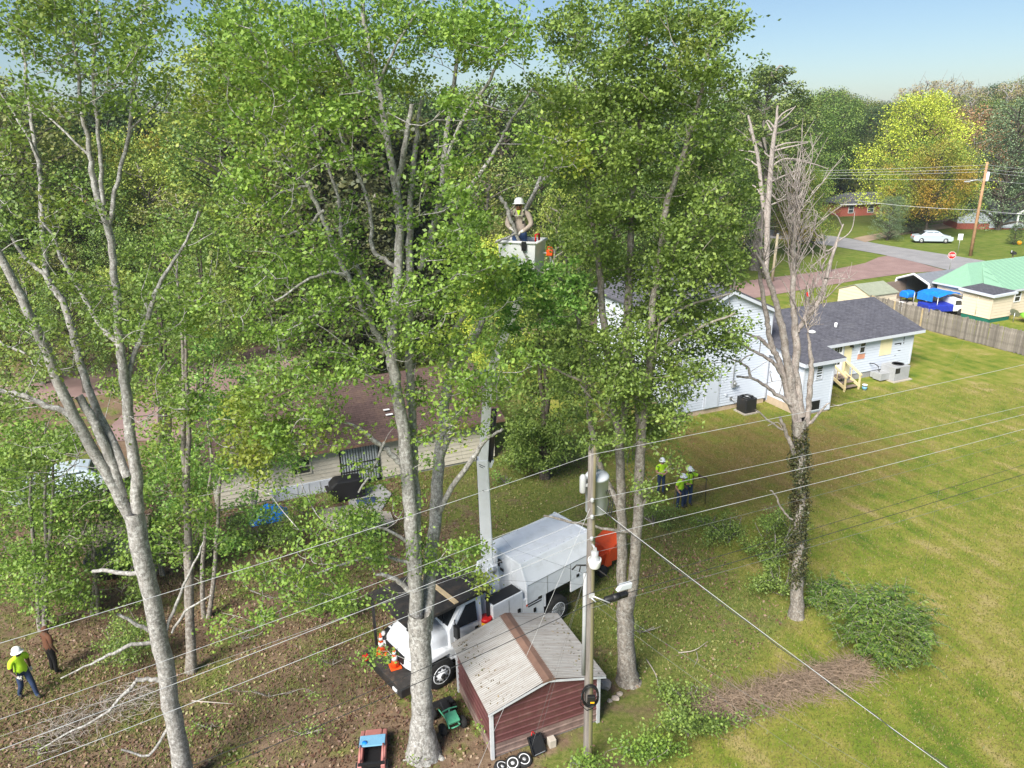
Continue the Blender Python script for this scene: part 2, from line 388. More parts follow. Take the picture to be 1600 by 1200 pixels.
# ------------------------------------------------------------------ ground, roads
def ground_material():
    m, n, p = _new('ground')
    g = N(n, 'ShaderNodeNewGeometry'); pos = g.outputs['Position']
    def dot(vec):
        d = N(n, 'ShaderNodeVectorMath', operation='DOT_PRODUCT'); n.links.new(pos, d.inputs[0]); d.inputs[1].default_value = vec; return d.outputs['Value']
    def mth(op, a, b=None, c=None):
        x = N(n, 'ShaderNodeMath', operation=op)
        for i, q in enumerate((a, b, c)):
            if q is None: continue
            if hasattr(q, 'is_output'): n.links.new(q, x.inputs[i])
            else: x.inputs[i].default_value = q
        return x.outputs[0]
    s = dot(tuple(EU)); t = dot(tuple(EV))
    big = noise(n, 0.22, 4, 0.6, pos); mid = noise(n, 0.9, 5, 0.65, pos); fine = noise(n, 7.0, 6, 0.75, pos); grain = noise(n, 28.0, 4, 0.8, pos)
    d1 = mth('SUBTRACT', s, 17.0)
    d2 = mth('SUBTRACT', mth('MULTIPLY_ADD', mth('SUBTRACT', s, 10.0), 0.43, 13.0), t)
    d = mth('MAXIMUM', d1, d2)
    d = mth('ADD', d, mth('MULTIPLY', mth('SUBTRACT', mid, 0.5), 3.0))
    lawn_f = maprange(n, d, -0.6, 1.0)
    # mown lawn: green and straw with faint mowing stripes running away from the camera
    st = N(n, 'ShaderNodeTexWave', wave_type='BANDS', bands_direction='X', wave_profile='SIN')
    cx = N(n, 'ShaderNodeCombineXYZ'); n.links.new(s, cx.inputs[0]); n.links.new(mth('MULTIPLY', t, 0.03), cx.inputs[1])
    n.links.new(cx.outputs[0], st.inputs['Vector']); st.inputs['Scale'].default_value = 0.26; st.inputs['Distortion'].default_value = 2.2
    st.inputs['Detail'].default_value = 3; st.inputs['Detail Scale'].default_value = 1.2
    v = mth('ADD', mth('MULTIPLY', mid, 0.55), mth('MULTIPLY', big, 0.45))
    v = mth('ADD', v, mth('MULTIPLY', mth('SUBTRACT', st.outputs['Fac'], 0.5), 0.06))
    cs_ = N(n, 'ShaderNodeCombineXYZ'); n.links.new(mth('MULTIPLY', s, 1.7), cs_.inputs[0]); n.links.new(mth('MULTIPLY', t, 0.16), cs_.inputs[1])
    v = mth('ADD', v, mth('MULTIPLY', mth('SUBTRACT', noise(n, 1.0, 5, 0.65, cs_.outputs[0], 0.4), 0.5), 0.36))
    v = mth('ADD', v, mth('MULTIPLY', mth('SUBTRACT', fine, 0.5), 0.30))
    r1 = ramp(n, [(0.30, (0.085, 0.155, 0.020)), (0.43, (0.175, 0.230, 0.030)), (0.55, (0.280, 0.275, 0.058)), (0.69, (0.43, 0.34, 0.16))]); n.links.new(v, r1.inputs[0])
    lawn = r1.outputs[0]
    # reddish thatch on the lawn towards the white house
    bx = mth('MULTIPLY', mth('SUBTRACT', s, 25.0), 0.105); by = mth('MULTIPLY', mth('SUBTRACT', t, 26.5), 0.16)
    gb = mth('SUBTRACT', 1.0, mth('ADD', mth('MULTIPLY', bx, bx), mth('MULTIPLY', by, by)))
    gb = mth('ADD', gb, mth('MULTIPLY', mth('SUBTRACT', mid, 0.5), 2.2))
    r2 = ramp(n, [(0.3, (0.11, 0.065, 0.028)), (0.55, (0.20, 0.12, 0.055)), (0.75, (0.22, 0.18, 0.055))]); n.links.new(fine, r2.inputs[0])
    lawn = mixc(n, maprange(n, gb, 0.1, 0.9, 0.0, 0.72), lawn, r2.outputs[0])
    # lush strip close to the house and far verges
    gs = maprange(n, t, 44.0, 60.0, 0.0, 0.75)
    r4 = ramp(n, [(0.3, (0.085, 0.15, 0.022)), (0.7, (0.17, 0.215, 0.045))]); n.links.new(mid, r4.inputs[0])
    lawn = mixc(n, gs, lawn, r4.outputs[0])
    # yard under the trees: leaf litter, bare soil, thin grass
    y = mth('ADD', mth('MULTIPLY', mid, 0.5), mth('MULTIPLY', fine, 0.5))
    r3 = ramp(n, [(0.28, (0.085, 0.058, 0.038)), (0.45, (0.18, 0.122, 0.080)), (0.6, (0.27, 0.19, 0.128)), (0.75, (0.40, 0.31, 0.21))]); n.links.new(y, r3.inputs[0])
    r5 = ramp(n, [(0.3, (0.075, 0.115, 0.022)), (0.5, (0.165, 0.195, 0.045)), (0.7, (0.29, 0.25, 0.10))]); n.links.new(fine, r5.inputs[0])
    gf = mth('ADD', maprange(n, s, 3.0, 12.0, -0.05, 0.16), noise(n, 0.55, 5, 0.65, pos))
    yard = mixc(n, maprange(n, gf, 0.46, 0.60), r3.outputs[0], r5.outputs[0])
    c = mixc(n, lawn_f, yard, lawn)
    # forest floor far behind
    c = mixc(n, maprange(n, t, 78.0, 92.0, 0.0, 0.6), c, (0.075, 0.085, 0.025))
    c = mixc(n, maprange(n, grain, 0.2, 0.8, 0.0, 0.4), c, mixc(n, 0.65, c, (0, 0, 0)), 'MIX')
    n.links.new(c, p.inputs['Base Color']); p.inputs['Roughness'].default_value = 0.95; p.inputs['Specular IOR Level'].default_value = 0.1
    b = N(n, 'ShaderNodeBump'); b.inputs['Strength'].default_value = 0.6; b.inputs['Distance'].default_value = 0.06
    n.links.new(mth('ADD', grain, fine), b.inputs['Height']); n.links.new(b.outputs[0], p.inputs['Normal'])
    return m

xs = np.concatenate([[-900, -500], np.arange(-260, 300, 12), [420, 560, 900]]).astype(float)
ys = np.concatenate([[-150, -40], np.arange(0, 118, 6), np.arange(118, 300, 10), [340, 420, 600, 1000]]).astype(float)
gx, gy = np.meshgrid(xs, ys)
gz = terrain(gx, gy) + np.where((gy > 8) & (gy < 40), 0.0, 0)
V = np.stack([gx.ravel(), gy.ravel(), gz.ravel()], 1)
ny, nx = gx.shape
idx = np.arange(nx * ny).reshape(ny, nx)
F = np.stack([idx[:-1, :-1].ravel(), idx[:-1, 1:].ravel(), idx[1:, 1:].ravel(), idx[1:, :-1].ravel()], 1)
tag(mesh_np('ground', V, F, ground_material(), smooth=True), kind='structure')

def road_mat(name, c1, c2, c3):
    m, n, p = _new(name); g = N(n, 'ShaderNodeNewGeometry').outputs['Position']
    r = ramp(n, [(0.3, c1), (0.55, c2), (0.8, c3)]); n.links.new(noise(n, 0.5, 6, 0.7, g), r.inputs[0])
    c = mixc(n, maprange(n, noise(n, 12, 4, 0.7, g), 0.3, 0.7, 0, 0.25), r.outputs[0], c1)
    n.links.new(c, p.inputs['Base Color']); p.inputs['Roughness'].default_value = 0.9; return m
def ribbon(name, left, right, z, m, kind='structure'):
    """a strip of ground between two edge lines, set down on the terrain"""
    n = len(left); Vv = []
    for a, b in zip(left, right):
        for k in range(5):
            q = np.asarray(a) * (1 - k / 4) + np.asarray(b) * k / 4; Vv.append((q[0], q[1], terrain(q[0], q[1]) + z))
    Ff = [(i * 5 + k, i * 5 + k + 1, (i + 1) * 5 + k + 1, (i + 1) * 5 + k) for i in range(n - 1) for k in range(4)]
    o = mesh_np(name, Vv, Ff, m); fix_normals(o); 
    if o.data.polygons[0].normal.z < 0: o.data.flip_normals()
    return tag(o, kind=kind)
def resample(px, n, z=0.0):
    P = np.array([G(x, y, z)[:2] for x, y in px]); d = np.r_[0, np.cumsum(np.linalg.norm(np.diff(P, axis=0), axis=1))]
    t = np.linspace(0, d[-1], n); return np.stack([np.interp(t, d, P[:, 0]), np.interp(t, d, P[:, 1])], 1)
M['street'] = road_mat('street_asphalt', (0.21, 0.205, 0.21), (0.27, 0.265, 0.27), (0.34, 0.33, 0.33))
M['red_road'] = road_mat('reddish_asphalt', (0.21, 0.135, 0.125), (0.28, 0.185, 0.17), (0.36, 0.26, 0.24))
M['dirt_drive'] = road_mat('dirt_drive', (0.26, 0.18, 0.12), (0.33, 0.24, 0.17), (0.42, 0.32, 0.24))
ribbon('street', resample([(1020, 362), (1180, 358), (1252, 363), (1283, 367), (1330, 373), (1380, 383), (1490, 400), (1545, 409), (1600, 416), (1720, 432)], 24),
       resample([(1020, 374), (1180, 370), (1252, 377), (1290, 383), (1373, 397), (1440, 412), (1482, 423), (1530, 431), (1600, 443), (1720, 466)], 24), 0.045, M['street'])
ribbon('side_road', resample([(1392, 399), (1373, 402), (1350, 412), (1287, 424), (1230, 431), (1150, 441), (900, 480), (600, 521), (400, 543), (200, 566), (-80, 600)], 40),
       resample([(1482, 424), (1450, 425), (1417, 427), (1347, 437), (1283, 448), (1150, 471), (900, 512), (600, 556), (400, 585), (200, 612), (-80, 650)], 40), 0.03, M['red_road'])
ribbon('dirt_driveway', resample([(1332, 373), (1360, 367), (1400, 361), (1480, 348)], 8), resample([(1352, 379), (1375, 373), (1410, 367), (1490, 356)], 8), 0.06, M['dirt_drive'])
# a drive on the far side of the left house
ribbon('driveway', resample([(330, 560), (200, 640), (150, 690)], 8), resample([(420, 555), (330, 640), (290, 690)], 8), 0.05, M['red_road'])

# ------------------------------------------------------------------ foliage
def rand_unit(n):
    v = rng.normal(size=(n, 3)); return v / np.linalg.norm(v, axis=1, keepdims=True)
def leaf_quads(cent, size, up=0.55, droop=0.0, aspect=0.62):
    """one folded kite per leaf: returns vertices (n*4) and faces"""
    n = len(cent)
    nrm = rand_unit(n); nrm[:, 2] = np.abs(nrm[:, 2]) * (1 - up) + up; nrm /= np.linalg.norm(nrm, axis=1, keepdims=True)
    d = rand_unit(n); d[:, 2] -= droop
    d -= nrm * np.sum(d * nrm, axis=1, keepdims=True); d /= np.linalg.norm(d, axis=1, keepdims=True) + 1e-9
    s = np.cross(nrm, d)
    L = size[:, None]
    a = cent - d * L * 0.5; tip = cent + d * L * 0.5
    mid = cent - d * L * 0.05 - nrm * L * 0.10
    l = mid + s * L * aspect * 0.5; r = mid - s * L * aspect * 0.5
    V = np.stack([a, r, tip, l], 1).reshape(-1, 3)
    F = np.arange(n * 4).reshape(-1, 4)
    return V, F
def star_leaves(cent, size, up=0.4):
    """lobed leaf: two crossed narrow kites sharing a plane, one island"""
    n = len(cent)
    nrm = rand_unit(n); nrm[:, 2] = np.abs(nrm[:, 2]) * (1 - up) + up; nrm /= np.linalg.norm(nrm, axis=1, keepdims=True)
    d = rand_unit(n); d[:, 2] -= 0.5
    d -= nrm * np.sum(d * nrm, axis=1, keepdims=True); d /= np.linalg.norm(d, axis=1, keepdims=True) + 1e-9
    s = np.cross(nrm, d); L = size[:, None]
    c0 = cent - d * L * 0.45
    lobe = [(0.5, 0.0), (0.14, 0.12), (0.12, 0.46), (-0.08, 0.13), (-0.45, 0.0), (-0.08, -0.13), (0.12, -0.46), (0.14, -0.12)]
    pts = [cent + d * L * a + s * L * b - nrm * L * (0.5 * abs(b)) * 0.4 for a, b in lobe]
    V = np.stack(pts, 1).reshape(-1, 3)
    b = np.arange(n)[:, None] * 8
    F = np.concatenate([b + np.array([[0, 1, 7, 7]])[:, :3], b + np.array([[1, 2, 3]]), b + np.array([[5, 6, 7]]), b + np.array([[3, 4, 5]]), b + np.array([[1, 3, 5]]), b + np.array([[1, 5, 7]])], 0)
    return V, F
def tube_arrays(paths, n=5):
    """paths: list of (points k x 3, radii k) -> vertices and quads of open tubes"""
    VV = []; FF = []; b = 0
    ang = np.arange(n) * 2 * pi / n
    ca, sa = np.cos(ang), np.sin(ang)
    for P, r in paths:
        P = np.asarray(P, float); r = np.asarray(r, float); k = len(P)
        T = np.gradient(P, axis=0); T /= np.linalg.norm(T, axis=1, keepdims=True) + 1e-9
        ref = np.where(np.abs(T[:, 2:3]) < 0.9, np.array([[0, 0, 1.0]]), np.array([[0, 1.0, 0]]))
        if len(set(map(tuple, ref))) > 1: ref = np.tile(ref[:1] if abs(T[0, 2]) < 0.99 else np.array([[0.3, 1.0, 0]]), (k, 1))
        a = np.cross(T, ref); a /= np.linalg.norm(a, axis=1, keepdims=True) + 1e-9; c = np.cross(T, a)
        ring = P[:, None, :] + r[:, None, None] * (ca[None, :, None] * a[:, None, :] + sa[None, :, None] * c[:, None, :])
        VV.append(ring.reshape(-1, 3))
        i = np.arange(k - 1)[:, None] * n + np.arange(n)[None, :]
        j = np.arange(k - 1)[:, None] * n + (np.arange(n)[None, :] + 1) % n
        FF.append(np.stack([b + i, b + j, b + j + n, b + i + n], -1).reshape(-1, 4)); b += k * n
    return np.concatenate(VV), np.concatenate(FF)
def smooth_path(P, m=4):
    """Catmull-Rom through the rows of P"""
    P = np.asarray(P, float)
    if len(P) < 3: 
        t = np.linspace(0, 1, m + 1)[:, None]; return P[0] * (1 - t) + P[-1] * t
    E = np.vstack([2 * P[0] - P[1], P, 2 * P[-1] - P[-2]]); out = []
    for i in range(1, len(E) - 2):
        p0, p1, p2, p3 = E[i - 1:i + 3]
        for t in np.linspace(0, 1, m, endpoint=False):
            out.append(0.5 * ((2 * p1) + (-p0 + p2) * t + (2 * p0 - 5 * p1 + 4 * p2 - p3) * t * t + (-p0 + 3 * p1 - 3 * p2 + p3) * t ** 3))
    out.append(P[-1]); return np.array(out)

DENS, LGAIN = 2.0, 1.02
class NearTree:
    """a tree surveyed limb by limb: the first limb is the trunk, every other one springs from the nearest point of those before it"""
    def __init__(self, name, label, Y0, bark, leafm, seed, group=None, cat='tree'):
        self.rs = np.random.default_rng(seed); self.Y0 = Y0; self.paths = []; self.px = np.zeros((0, 3)); self.bark = bark; self.leafm = leafm
        self.name, self.label, self.group, self.cat = name, label, group, cat
        self.P = np.zeros((0, 3)); self.R = np.zeros(0); self.cent = []; self.lsize = 0.13; self.thin = []
        self.base = None; self.bark2 = None
    def limb(self, pts, drift=None, thin=False, Y=None):
        pts = np.asarray(pts, float)
        if len(self.px) == 0 or Y is not None:
            Ys = (self.Y0 if Y is None else Y) + np.zeros(len(pts))
        else:
            j = np.argmin(np.hypot(self.px[:, 0] - pts[0, 0], self.px[:, 1] - pts[0, 1])); Y1 = self.px[j, 2]
            k = self.rs.uniform(-0.3, 0.3) if drift is None else drift
            L = np.r_[0, np.cumsum(np.hypot(*np.diff(pts[:, :2], axis=0).T))] * Y1 / FOC
            Ys = Y1 + k * L
        if len(pts) >= 3: sm = smooth_path(np.column_stack([pts, Ys]), 4)
        else: sm = np.column_stack([pts, Ys])
        W = np.array([A(x, y, Y) for x, y, _, Y in sm]); rad = np.array([max(0.0045, w_ / 2 * depth(Q) / FOC) for (_, _, w_, _), Q in zip(sm, W)])
        if self.base is None: self.base = W[0].copy(); self.base[2] = terrain(W[0, 0], W[0, 1])
        if not thin:
            W = W + self.rs.normal(0, 0.012, W.shape) * (rad[:, None] > 0.02)
        (self.thin if thin else self.paths).append((W, rad))
        self.px = np.vstack([self.px, np.column_stack([sm[:, 0], sm[:, 1], sm[:, 3]])])
        self.P = np.vstack([self.P, W]); self.R = np.r_[self.R, rad]
        return self
    def blob(self, px, py, rx, ry, n, dY=0.0, hY=1.2):
        r = self.rs
        k = max(1, int(n / 3.2)); t = r.uniform(0, 2 * pi, k); q = np.sqrt(r.uniform(0, 1, k)); own = np.concatenate([np.arange(k), r.integers(0, k, max(0, n - k))])
        m = FOC / max(6.0, self.Y0); sx = min(0.34 * m, rx * .5); sy = min(0.22 * m, ry * .5); n = len(own)
        x = (px + rx * q * np.cos(t))[own] + r.normal(0, sx, n); y = (py + ry * q * np.sin(t))[own] + r.normal(0, sy, n)
        Y = self.Y0 + dY + r.uniform(-hY, hY, k)[own] + r.normal(0, .28, n)
        for a, b, c in zip(x, y, Y):
            Q = A(a, b, c)
            if 765 < a < 868 and 275 < b < 405 and c < 19.6: continue      # the man in the bucket stands clear of the leaves
            w_ = Q - np.array([0.2, 18.3, 14.0]); tt = w_ @ np.array(sd)
            if 0.3 < tt < 7 and np.linalg.norm(w_ - tt * np.array(sd)) < 0.8: continue  # crown opened along the sun's path so sunlight reaches the man
            if Q[2] > 0.25: self.cent.append(Q)
        return self
    def twig(self, c, r0=0.014):
        d = np.linalg.norm(self.P - c, axis=1) + 1.2 * np.clip(self.P[:, 2] - c[2] + 0.2, 0, None) + (self.R > 0.09) * 0.5
        j = int(np.argmin(d)); s = self.P[j]; L = np.linalg.norm(c - s)
        m = (s + c) / 2 + self.rs.normal(0, 0.10 * L, 3) + np.array([0, 0, -0.04 * L])
        q = smooth_path(np.array([s, m, c]), 3)
        rr = np.linspace(min(r0 * (0.6 + 0.35 * L), 0.035), 0.004, len(q)); return q, rr
    def build(self, per=26, spread=0.30, lsize=(0.085, 0.15), twigs=True, star=False, extra_twigs=0, up=0.4, ground=True):
        o = thing(self.name, self.label, self.cat, self.base, 0, self.group)
        off = np.array(o.location)
        if self.paths:
            if self.bark2: V, F = tube_arrays(self.paths[:1], 12); mesh_np('trunk', V - off, F, self.bark2, o, smooth=True)
            V, F = tube_arrays(self.paths[1:] if self.bark2 else self.paths, 10); mesh_np('limb' if self.bark2 else 'trunk', V - off, F, self.bark, o, smooth=True)
        tw = list(self.thin); C = np.array(self.cent)
        if len(C):
            # long sprigs first, so that later ones hang on earlier ones
            order = np.argsort([np.min(np.linalg.norm(self.P - c, axis=1)) for c in C])
            for c in C[order]:
                q, rr = self.twig(c)
                if twigs: tw.append((q, rr))
                self.P = np.vstack([self.P, q[2:-1:2]]); self.R = np.r_[self.R, np.full(len(q[2:-1:2]), 0.01)]
        if tw:
            V, F = tube_arrays(tw, 4); tag(mesh_np('branches', V - off, F, self.bark, o, smooth=True), kind='stuff')
        if len(C):
            per = per * DENS; lsize = (lsize[0] * LGAIN, lsize[1] * LGAIN)
            k = self.rs.integers(int(per * 0.35), int(per * 1.65) + 1, len(C)); spread = spread * .68
            cc = np.repeat(C, k, axis=0); g = self.rs.normal(0, 1, cc.shape) * np.array([1, 1, 0.6]) * spread
            sz = self.rs.uniform(lsize[0], lsize[1], len(cc))
            if star: V, F = star_leaves(cc + g - off, sz, up)
            else: V, F = leaf_quads(cc + g - off, sz, up, 0.4)
            tag(mesh_np('crown', V, F, self.leafm, o), kind='stuff')
        return o

LF = {}
LF['oak'] = leaf_mat('oak_leaves', [(0.05, 0.09, 0.018), (0.07, 0.125, 0.022), (0.10, 0.165, 0.028), (0.13, 0.20, 0.035)], (0.22, 0.20, 0.03), 0.5, 0.55, lo=0.56, hi=0.72)
LF['maple'] = leaf_mat('maple_leaves', [(0.055, 0.11, 0.018), (0.085, 0.155, 0.024), (0.115, 0.20, 0.03), (0.155, 0.24, 0.038)], (0.30, 0.27, 0.03), 0.55, 0.45, lo=0.55, hi=0.7)
LF['deep'] = leaf_mat('deep_green_leaves', [(0.06, 0.10, 0.022), (0.085, 0.14, 0.028), (0.115, 0.18, 0.034), (0.15, 0.215, 0.042)], (0.22, 0.20, 0.03), 0.4, 0.6, lo=0.6, hi=0.74)
LF['bright'] = leaf_mat('bright_green_leaves', [(0.045, 0.115, 0.018), (0.08, 0.17, 0.03), (0.12, 0.24, 0.04), (0.22, 0.34, 0.09)], None)
B_GREY = bark_mat('pale_grey_bark', (0.30, 0.285, 0.265), (0.52, 0.52, 0.50), 0.8, 12.0)
B_BROWN = bark_mat('brown_grey_bark', (0.245, 0.215, 0.185), (0.44, 0.43, 0.40), 0.6, 11.0)
B_DEAD = bark_mat('bleached_dead_wood', (0.35, 0.30, 0.275), (0.50, 0.475, 0.45), 0.5)
B_DARK = bark_mat('dark_bark', (0.09, 0.075, 0.06), (0.16, 0.15, 0.13), 0.4)

# ------------------------------------------------------------------ the big trees round the truck
g = lambda x, y: float(G(x, y)[1])
# 1: leaning many-stemmed tree at the left
T = NearTree('broadleaf_tree', 'pale grey leaning tree with many forked stems at the left edge of the yard', g(287, 1228), B_GREY, LF['oak'], 1)
T.limb([(290, 1240, 36), (283, 1185, 28), (268, 1100, 26), (252, 1010, 26), (236, 930, 26), (221, 865, 28), (209, 800, 29)])
T.limb([(205, 810, 18.7), (172, 748, 17.9), (135, 686, 16.4), (97, 612, 15.6), (72, 548, 14.8), (47, 492, 14.0), (17, 432, 12.5), (-20, 360, 12.5), (-60, 280, 9.4)], -0.1)
T.limb([(192, 775, 15.6), (170, 712, 14.8), (151, 668, 14.0), (138, 643, 13.3), (123, 618, 12.5)], 0.0)
T.limb([(200, 745, 13.3), (176, 690, 12.5), (148, 632, 11.7), (128, 574, 10.9), (112, 518, 10.9), (97, 468, 10.1), (76, 440, 9.4), (69, 390, 8.6), (66, 327, 7.8), (62, 267, 7.0), (53, 217, 6.2), (46, 160, 5.5), (38, 100, 4.7), (30, 30, 3.9), (22, -40, 3.1)], 0.2)
T.limb([(80, 445, 7.0), (62, 422, 6.2), (38, 402, 5.5), (10, 360, 4.7), (-20, 330, 3.9)])
T.limb([(215, 800, 19.5), (212, 740, 17.9), (204, 683, 16.4), (197, 622, 15.6), (192, 570, 14.0), (187, 537, 12.5), (182, 480, 11.7), (178, 410, 10.9), (167, 350, 11.7), (150, 300, 10.1), (143, 265, 8.6), (138, 215, 7.0), (128, 170, 6.2), (121, 110, 5.5), (114, 50, 4.7), (106, -30, 3.9)], 0.05)
T.limb([(172, 355, 7.8), (178, 310, 7.0), (190, 262, 6.2), (201, 207, 6.2), (207, 150, 5.5), (213, 83, 4.7), (226, 17, 3.9), (236, -50, 3.1)])
T.limb([(160, 320, 7.0), (157, 250, 6.2), (152, 190, 6.2), (146, 120, 5.5), (150, 40, 4.7), (155, -30, 3.9)])
T.limb([(189, 545, 8.6), (176, 528, 7.8), (160, 512, 7.0), (144, 488, 7.0), (124, 452, 6.2), (100, 412, 5.5), (82, 370, 3.9), (60, 340, 3.1)])
T.limb([(196, 610, 7.8), (213, 547, 7.8), (228, 505, 7.8), (243, 460, 7.0), (266, 415, 5.5), (292, 375, 3.9), (310, 330, 3.1)], 0.3)
T.limb([(112, 650, 9.4), (95, 640, 9.4), (70, 633, 8.6), (38, 619, 7.8), (0, 609, 7.0), (-45, 590, 6.2)])
T.limb([(205, 150, 3.9), (215, 110, 3.1), (235, 60, 2.3)]); T.limb([(62, 250, 3.9), (30, 190, 3.1), (-10, 130, 2.3)])
T.limb([(145, 250, 3.9), (95, 200, 3.1), (60, 170, 2.3)]); T.limb([(200, 205, 3.9), (238, 170, 3.1), (262, 150, 1.6)])
# bare low snags on the trunk
T.limb([(246, 990, 7), (222, 980, 6), (200, 968, 5), (184, 958, 4)], -0.3); T.limb([(246, 1005, 6), (205, 1008, 6), (170, 1024, 5), (132, 1042, 3), (95, 1060, 2)], -0.4)
T.limb([(262, 1064, 8), (236, 1062, 7), (212, 1062, 7)], -0.2); T.limb([(214, 1064, 6), (190, 1090, 5), (160, 1118, 4), (100, 1150, 3), (60, 1172, 2)], -0.3)
T.limb([(232, 897, 8), (195, 896, 7), (160, 892, 6), (145, 893, 5)], 0.2)
T.limb([(258, 995, 5), (275, 945, 5), (292, 905, 4), (312, 862, 3), (318, 846, 2)], 0.3); T.limb([(268, 988, 4), (290, 955, 4), (330, 930, 2)], 0.3)
T.limb([(268, 1130, 5), (232, 1180, 4), (190, 1170, 3)], -0.2); T.limb([(40, 550, 4), (20, 545, 4), (-10, 530, 3)])
for b in [(20, 60, 60, 50, 30), (90, 50, 60, 60, 40), (170, 40, 60, 50, 45), (40, 160, 50, 30, 16), (200, 105, 50, 28, 26), (60, 22, 40, 20, 14), (130, 110, 50, 26, 16),
          (220, 40, 45, 40, 26), (120, 165, 55, 20, 12), (230, 150, 30, 25, 10), (10, 250, 40, 50, 14), (45, 330, 60, 50, 22), (120, 330, 50, 50, 16),
          (30, 480, 50, 60, 20), (140, 470, 60, 50, 16), (120, 560, 60, 40, 12), (60, 720, 70, 60, 26), (30, 640, 50, 40, 14), (250, 500, 50, 60, 26), (290, 400, 50, 50, 20), (240, 620, 40, 50, 14)]:
    T.blob(b[0], b[1], b[2], b[3], b[4], 0.3, 1.6)
T.build(per=19, spread=0.25, lsize=(0.06, 0.115))

# 2: twin-stemmed tree in front of the truck
T = NearTree('broadleaf_tree', 'tall twin stemmed tree with flared roots standing in front of the bucket truck cab', g(665, 1178), B_GREY, LF['maple'], 2)
T.limb([(664, 1194, 74), (662, 1172, 54), (660, 1140, 39), (660, 1110, 34), (659, 1080, 33), (658, 1030, 33), (656, 985, 36), (656, 955, 36)])
for rt in ([(652, 1172, 20), (640, 1184, 14), (628, 1192, 6)], [(672, 1172, 20), (686, 1184, 14), (698, 1192, 6)], [(664, 1172, 22), (672, 1196, 14), (678, 1208, 5)], [(655, 1172, 18), (648, 1197, 13), (642, 1208, 5)], [(670, 1172, 18), (684, 1192, 12), (698, 1203, 4)]):
    T.limb(rt, -0.5)
T.limb([(650, 985, 22), (648, 910, 22), (643, 820, 22), (638, 750, 21), (633, 695, 20), (623, 630, 19), (614, 575, 18), (612, 535, 17), (616, 490, 16), (621, 440, 15), (624, 390, 14), (623, 330, 13), (619, 290, 12), (611, 250, 11), (602, 200, 10), (593, 143, 9), (580, 83, 8), (567, 20, 7), (556, -50, 5)], 0.05)
T.limb([(620, 292, 9), (630, 247, 9), (637, 203, 8), (643, 163, 7)], 0.0)
T.limb([(665, 985, 22), (672, 900, 21), (679, 820, 20), (683, 760, 19), (686, 715, 18), (692, 667, 16), (697, 617, 15), (706, 580, 13), (733, 548, 11), (750, 508, 10), (763, 470, 9), (775, 435, 9), (790, 395, 8), (808, 355, 6), (828, 318, 6), (847, 272, 6), (864, 235, 5), (882, 200, 5), (905, 158, 4)], 0.55)
T.limb([(812, 348, 5), (834, 302, 5), (867, 263, 7), (895, 240, 6), (917, 217, 6), (941, 186, 5), (984, 150, 3)], 0.1)
T.limb([(684, 725, 12), (706, 668, 11), (727, 630, 10), (750, 612, 8), (770, 600, 6)], -0.1)
T.limb([(702, 600, 11), (707, 560, 10), (711, 515, 9), (732, 488, 7)])
T.limb([(652, 900, 15), (650, 800, 15), (647, 735, 14), (645, 680, 14), (640, 600, 13), (639, 535, 12), (641, 460, 12), (640, 417, 12), (640, 350, 10), (642, 300, 9), (647, 250, 8), (652, 200, 7), (660, 150, 5)], 0.18)
T.limb([(655, 420, 10), (668, 395, 10), (678, 350, 10), (688, 312, 10), (693, 275, 9), (697, 213, 8), (707, 147, 7), (716, 80, 6), (724, 20, 5), (735, -40, 4)], 0.1)
T.limb([(687, 335, 7), (712, 312, 7), (733, 293, 7), (763, 253, 6), (784, 216, 5), (802, 184, 4), (838, 130, 3)], 0.2)
T.limb([(692, 280, 6), (707, 220, 6), (733, 170, 5), (767, 123, 5), (783, 83, 4), (799, 40, 3)], -0.2)
T.limb([(614, 575, 11), (603, 545, 10), (580, 507, 9), (568, 485, 9), (558, 460, 8), (543, 430, 8), (525, 395, 8), (500, 330, 7), (478, 288, 6), (456, 258, 4), (430, 225, 3)], -0.2)
T.limb([(612, 530, 9), (605, 505, 9), (593, 480, 8), (577, 447, 8), (557, 417, 7), (540, 400, 6), (533, 360, 6), (528, 310, 5), (505, 240, 4), (480, 190, 3)], 0.2)
T.limb([(622, 420, 8), (600, 405, 7), (583, 390, 7), (578, 325, 6), (560, 277, 5), (535, 220, 4), (515, 150, 3)], 0.3)
T.limb([(607, 225, 6), (575, 170, 5), (540, 110, 4), (510, 50, 3)]); T.limb([(590, 140, 5), (560, 90, 4), (520, 20, 3)]); T.limb([(592, 130, 5), (620, 70, 4), (650, 20, 3)])
T.limb([(686, 800, 10), (700, 772, 9), (733, 725, 8), (753, 693, 7), (770, 680, 5), (786, 671, 4)], -0.35)
T.limb([(633, 735, 9), (618, 715, 9), (600, 700, 8), (577, 682, 7), (556, 666, 5), (535, 660, 3)], -0.2)
T.limb([(642, 925, 9), (628, 912, 8), (606, 900, 7), (586, 897, 4)], -0.2); T.limb([(600, 690, 5), (585, 730, 4), (560, 770, 3)], -0.3)
T.limb([(640, 850, 6), (610, 830, 5), (575, 826, 4), (530, 850, 3)], -0.4); T.limb([(643, 880, 6), (595, 870, 5), (540, 880, 4), (470, 905, 3)], -0.35); T.limb([(545, 430, 6), (510, 425, 5), (475, 440, 4), (430, 470, 3)], -0.4)
T.limb([(480, 290, 4), (440, 300, 3), (400, 330, 2)], -0.3); T.limb([(505, 330, 5), (470, 360, 4), (430, 370, 3)], -0.2); T.limb([(560, 462, 5), (520, 470, 4), (480, 500, 3), (440, 520, 3)], -0.3)
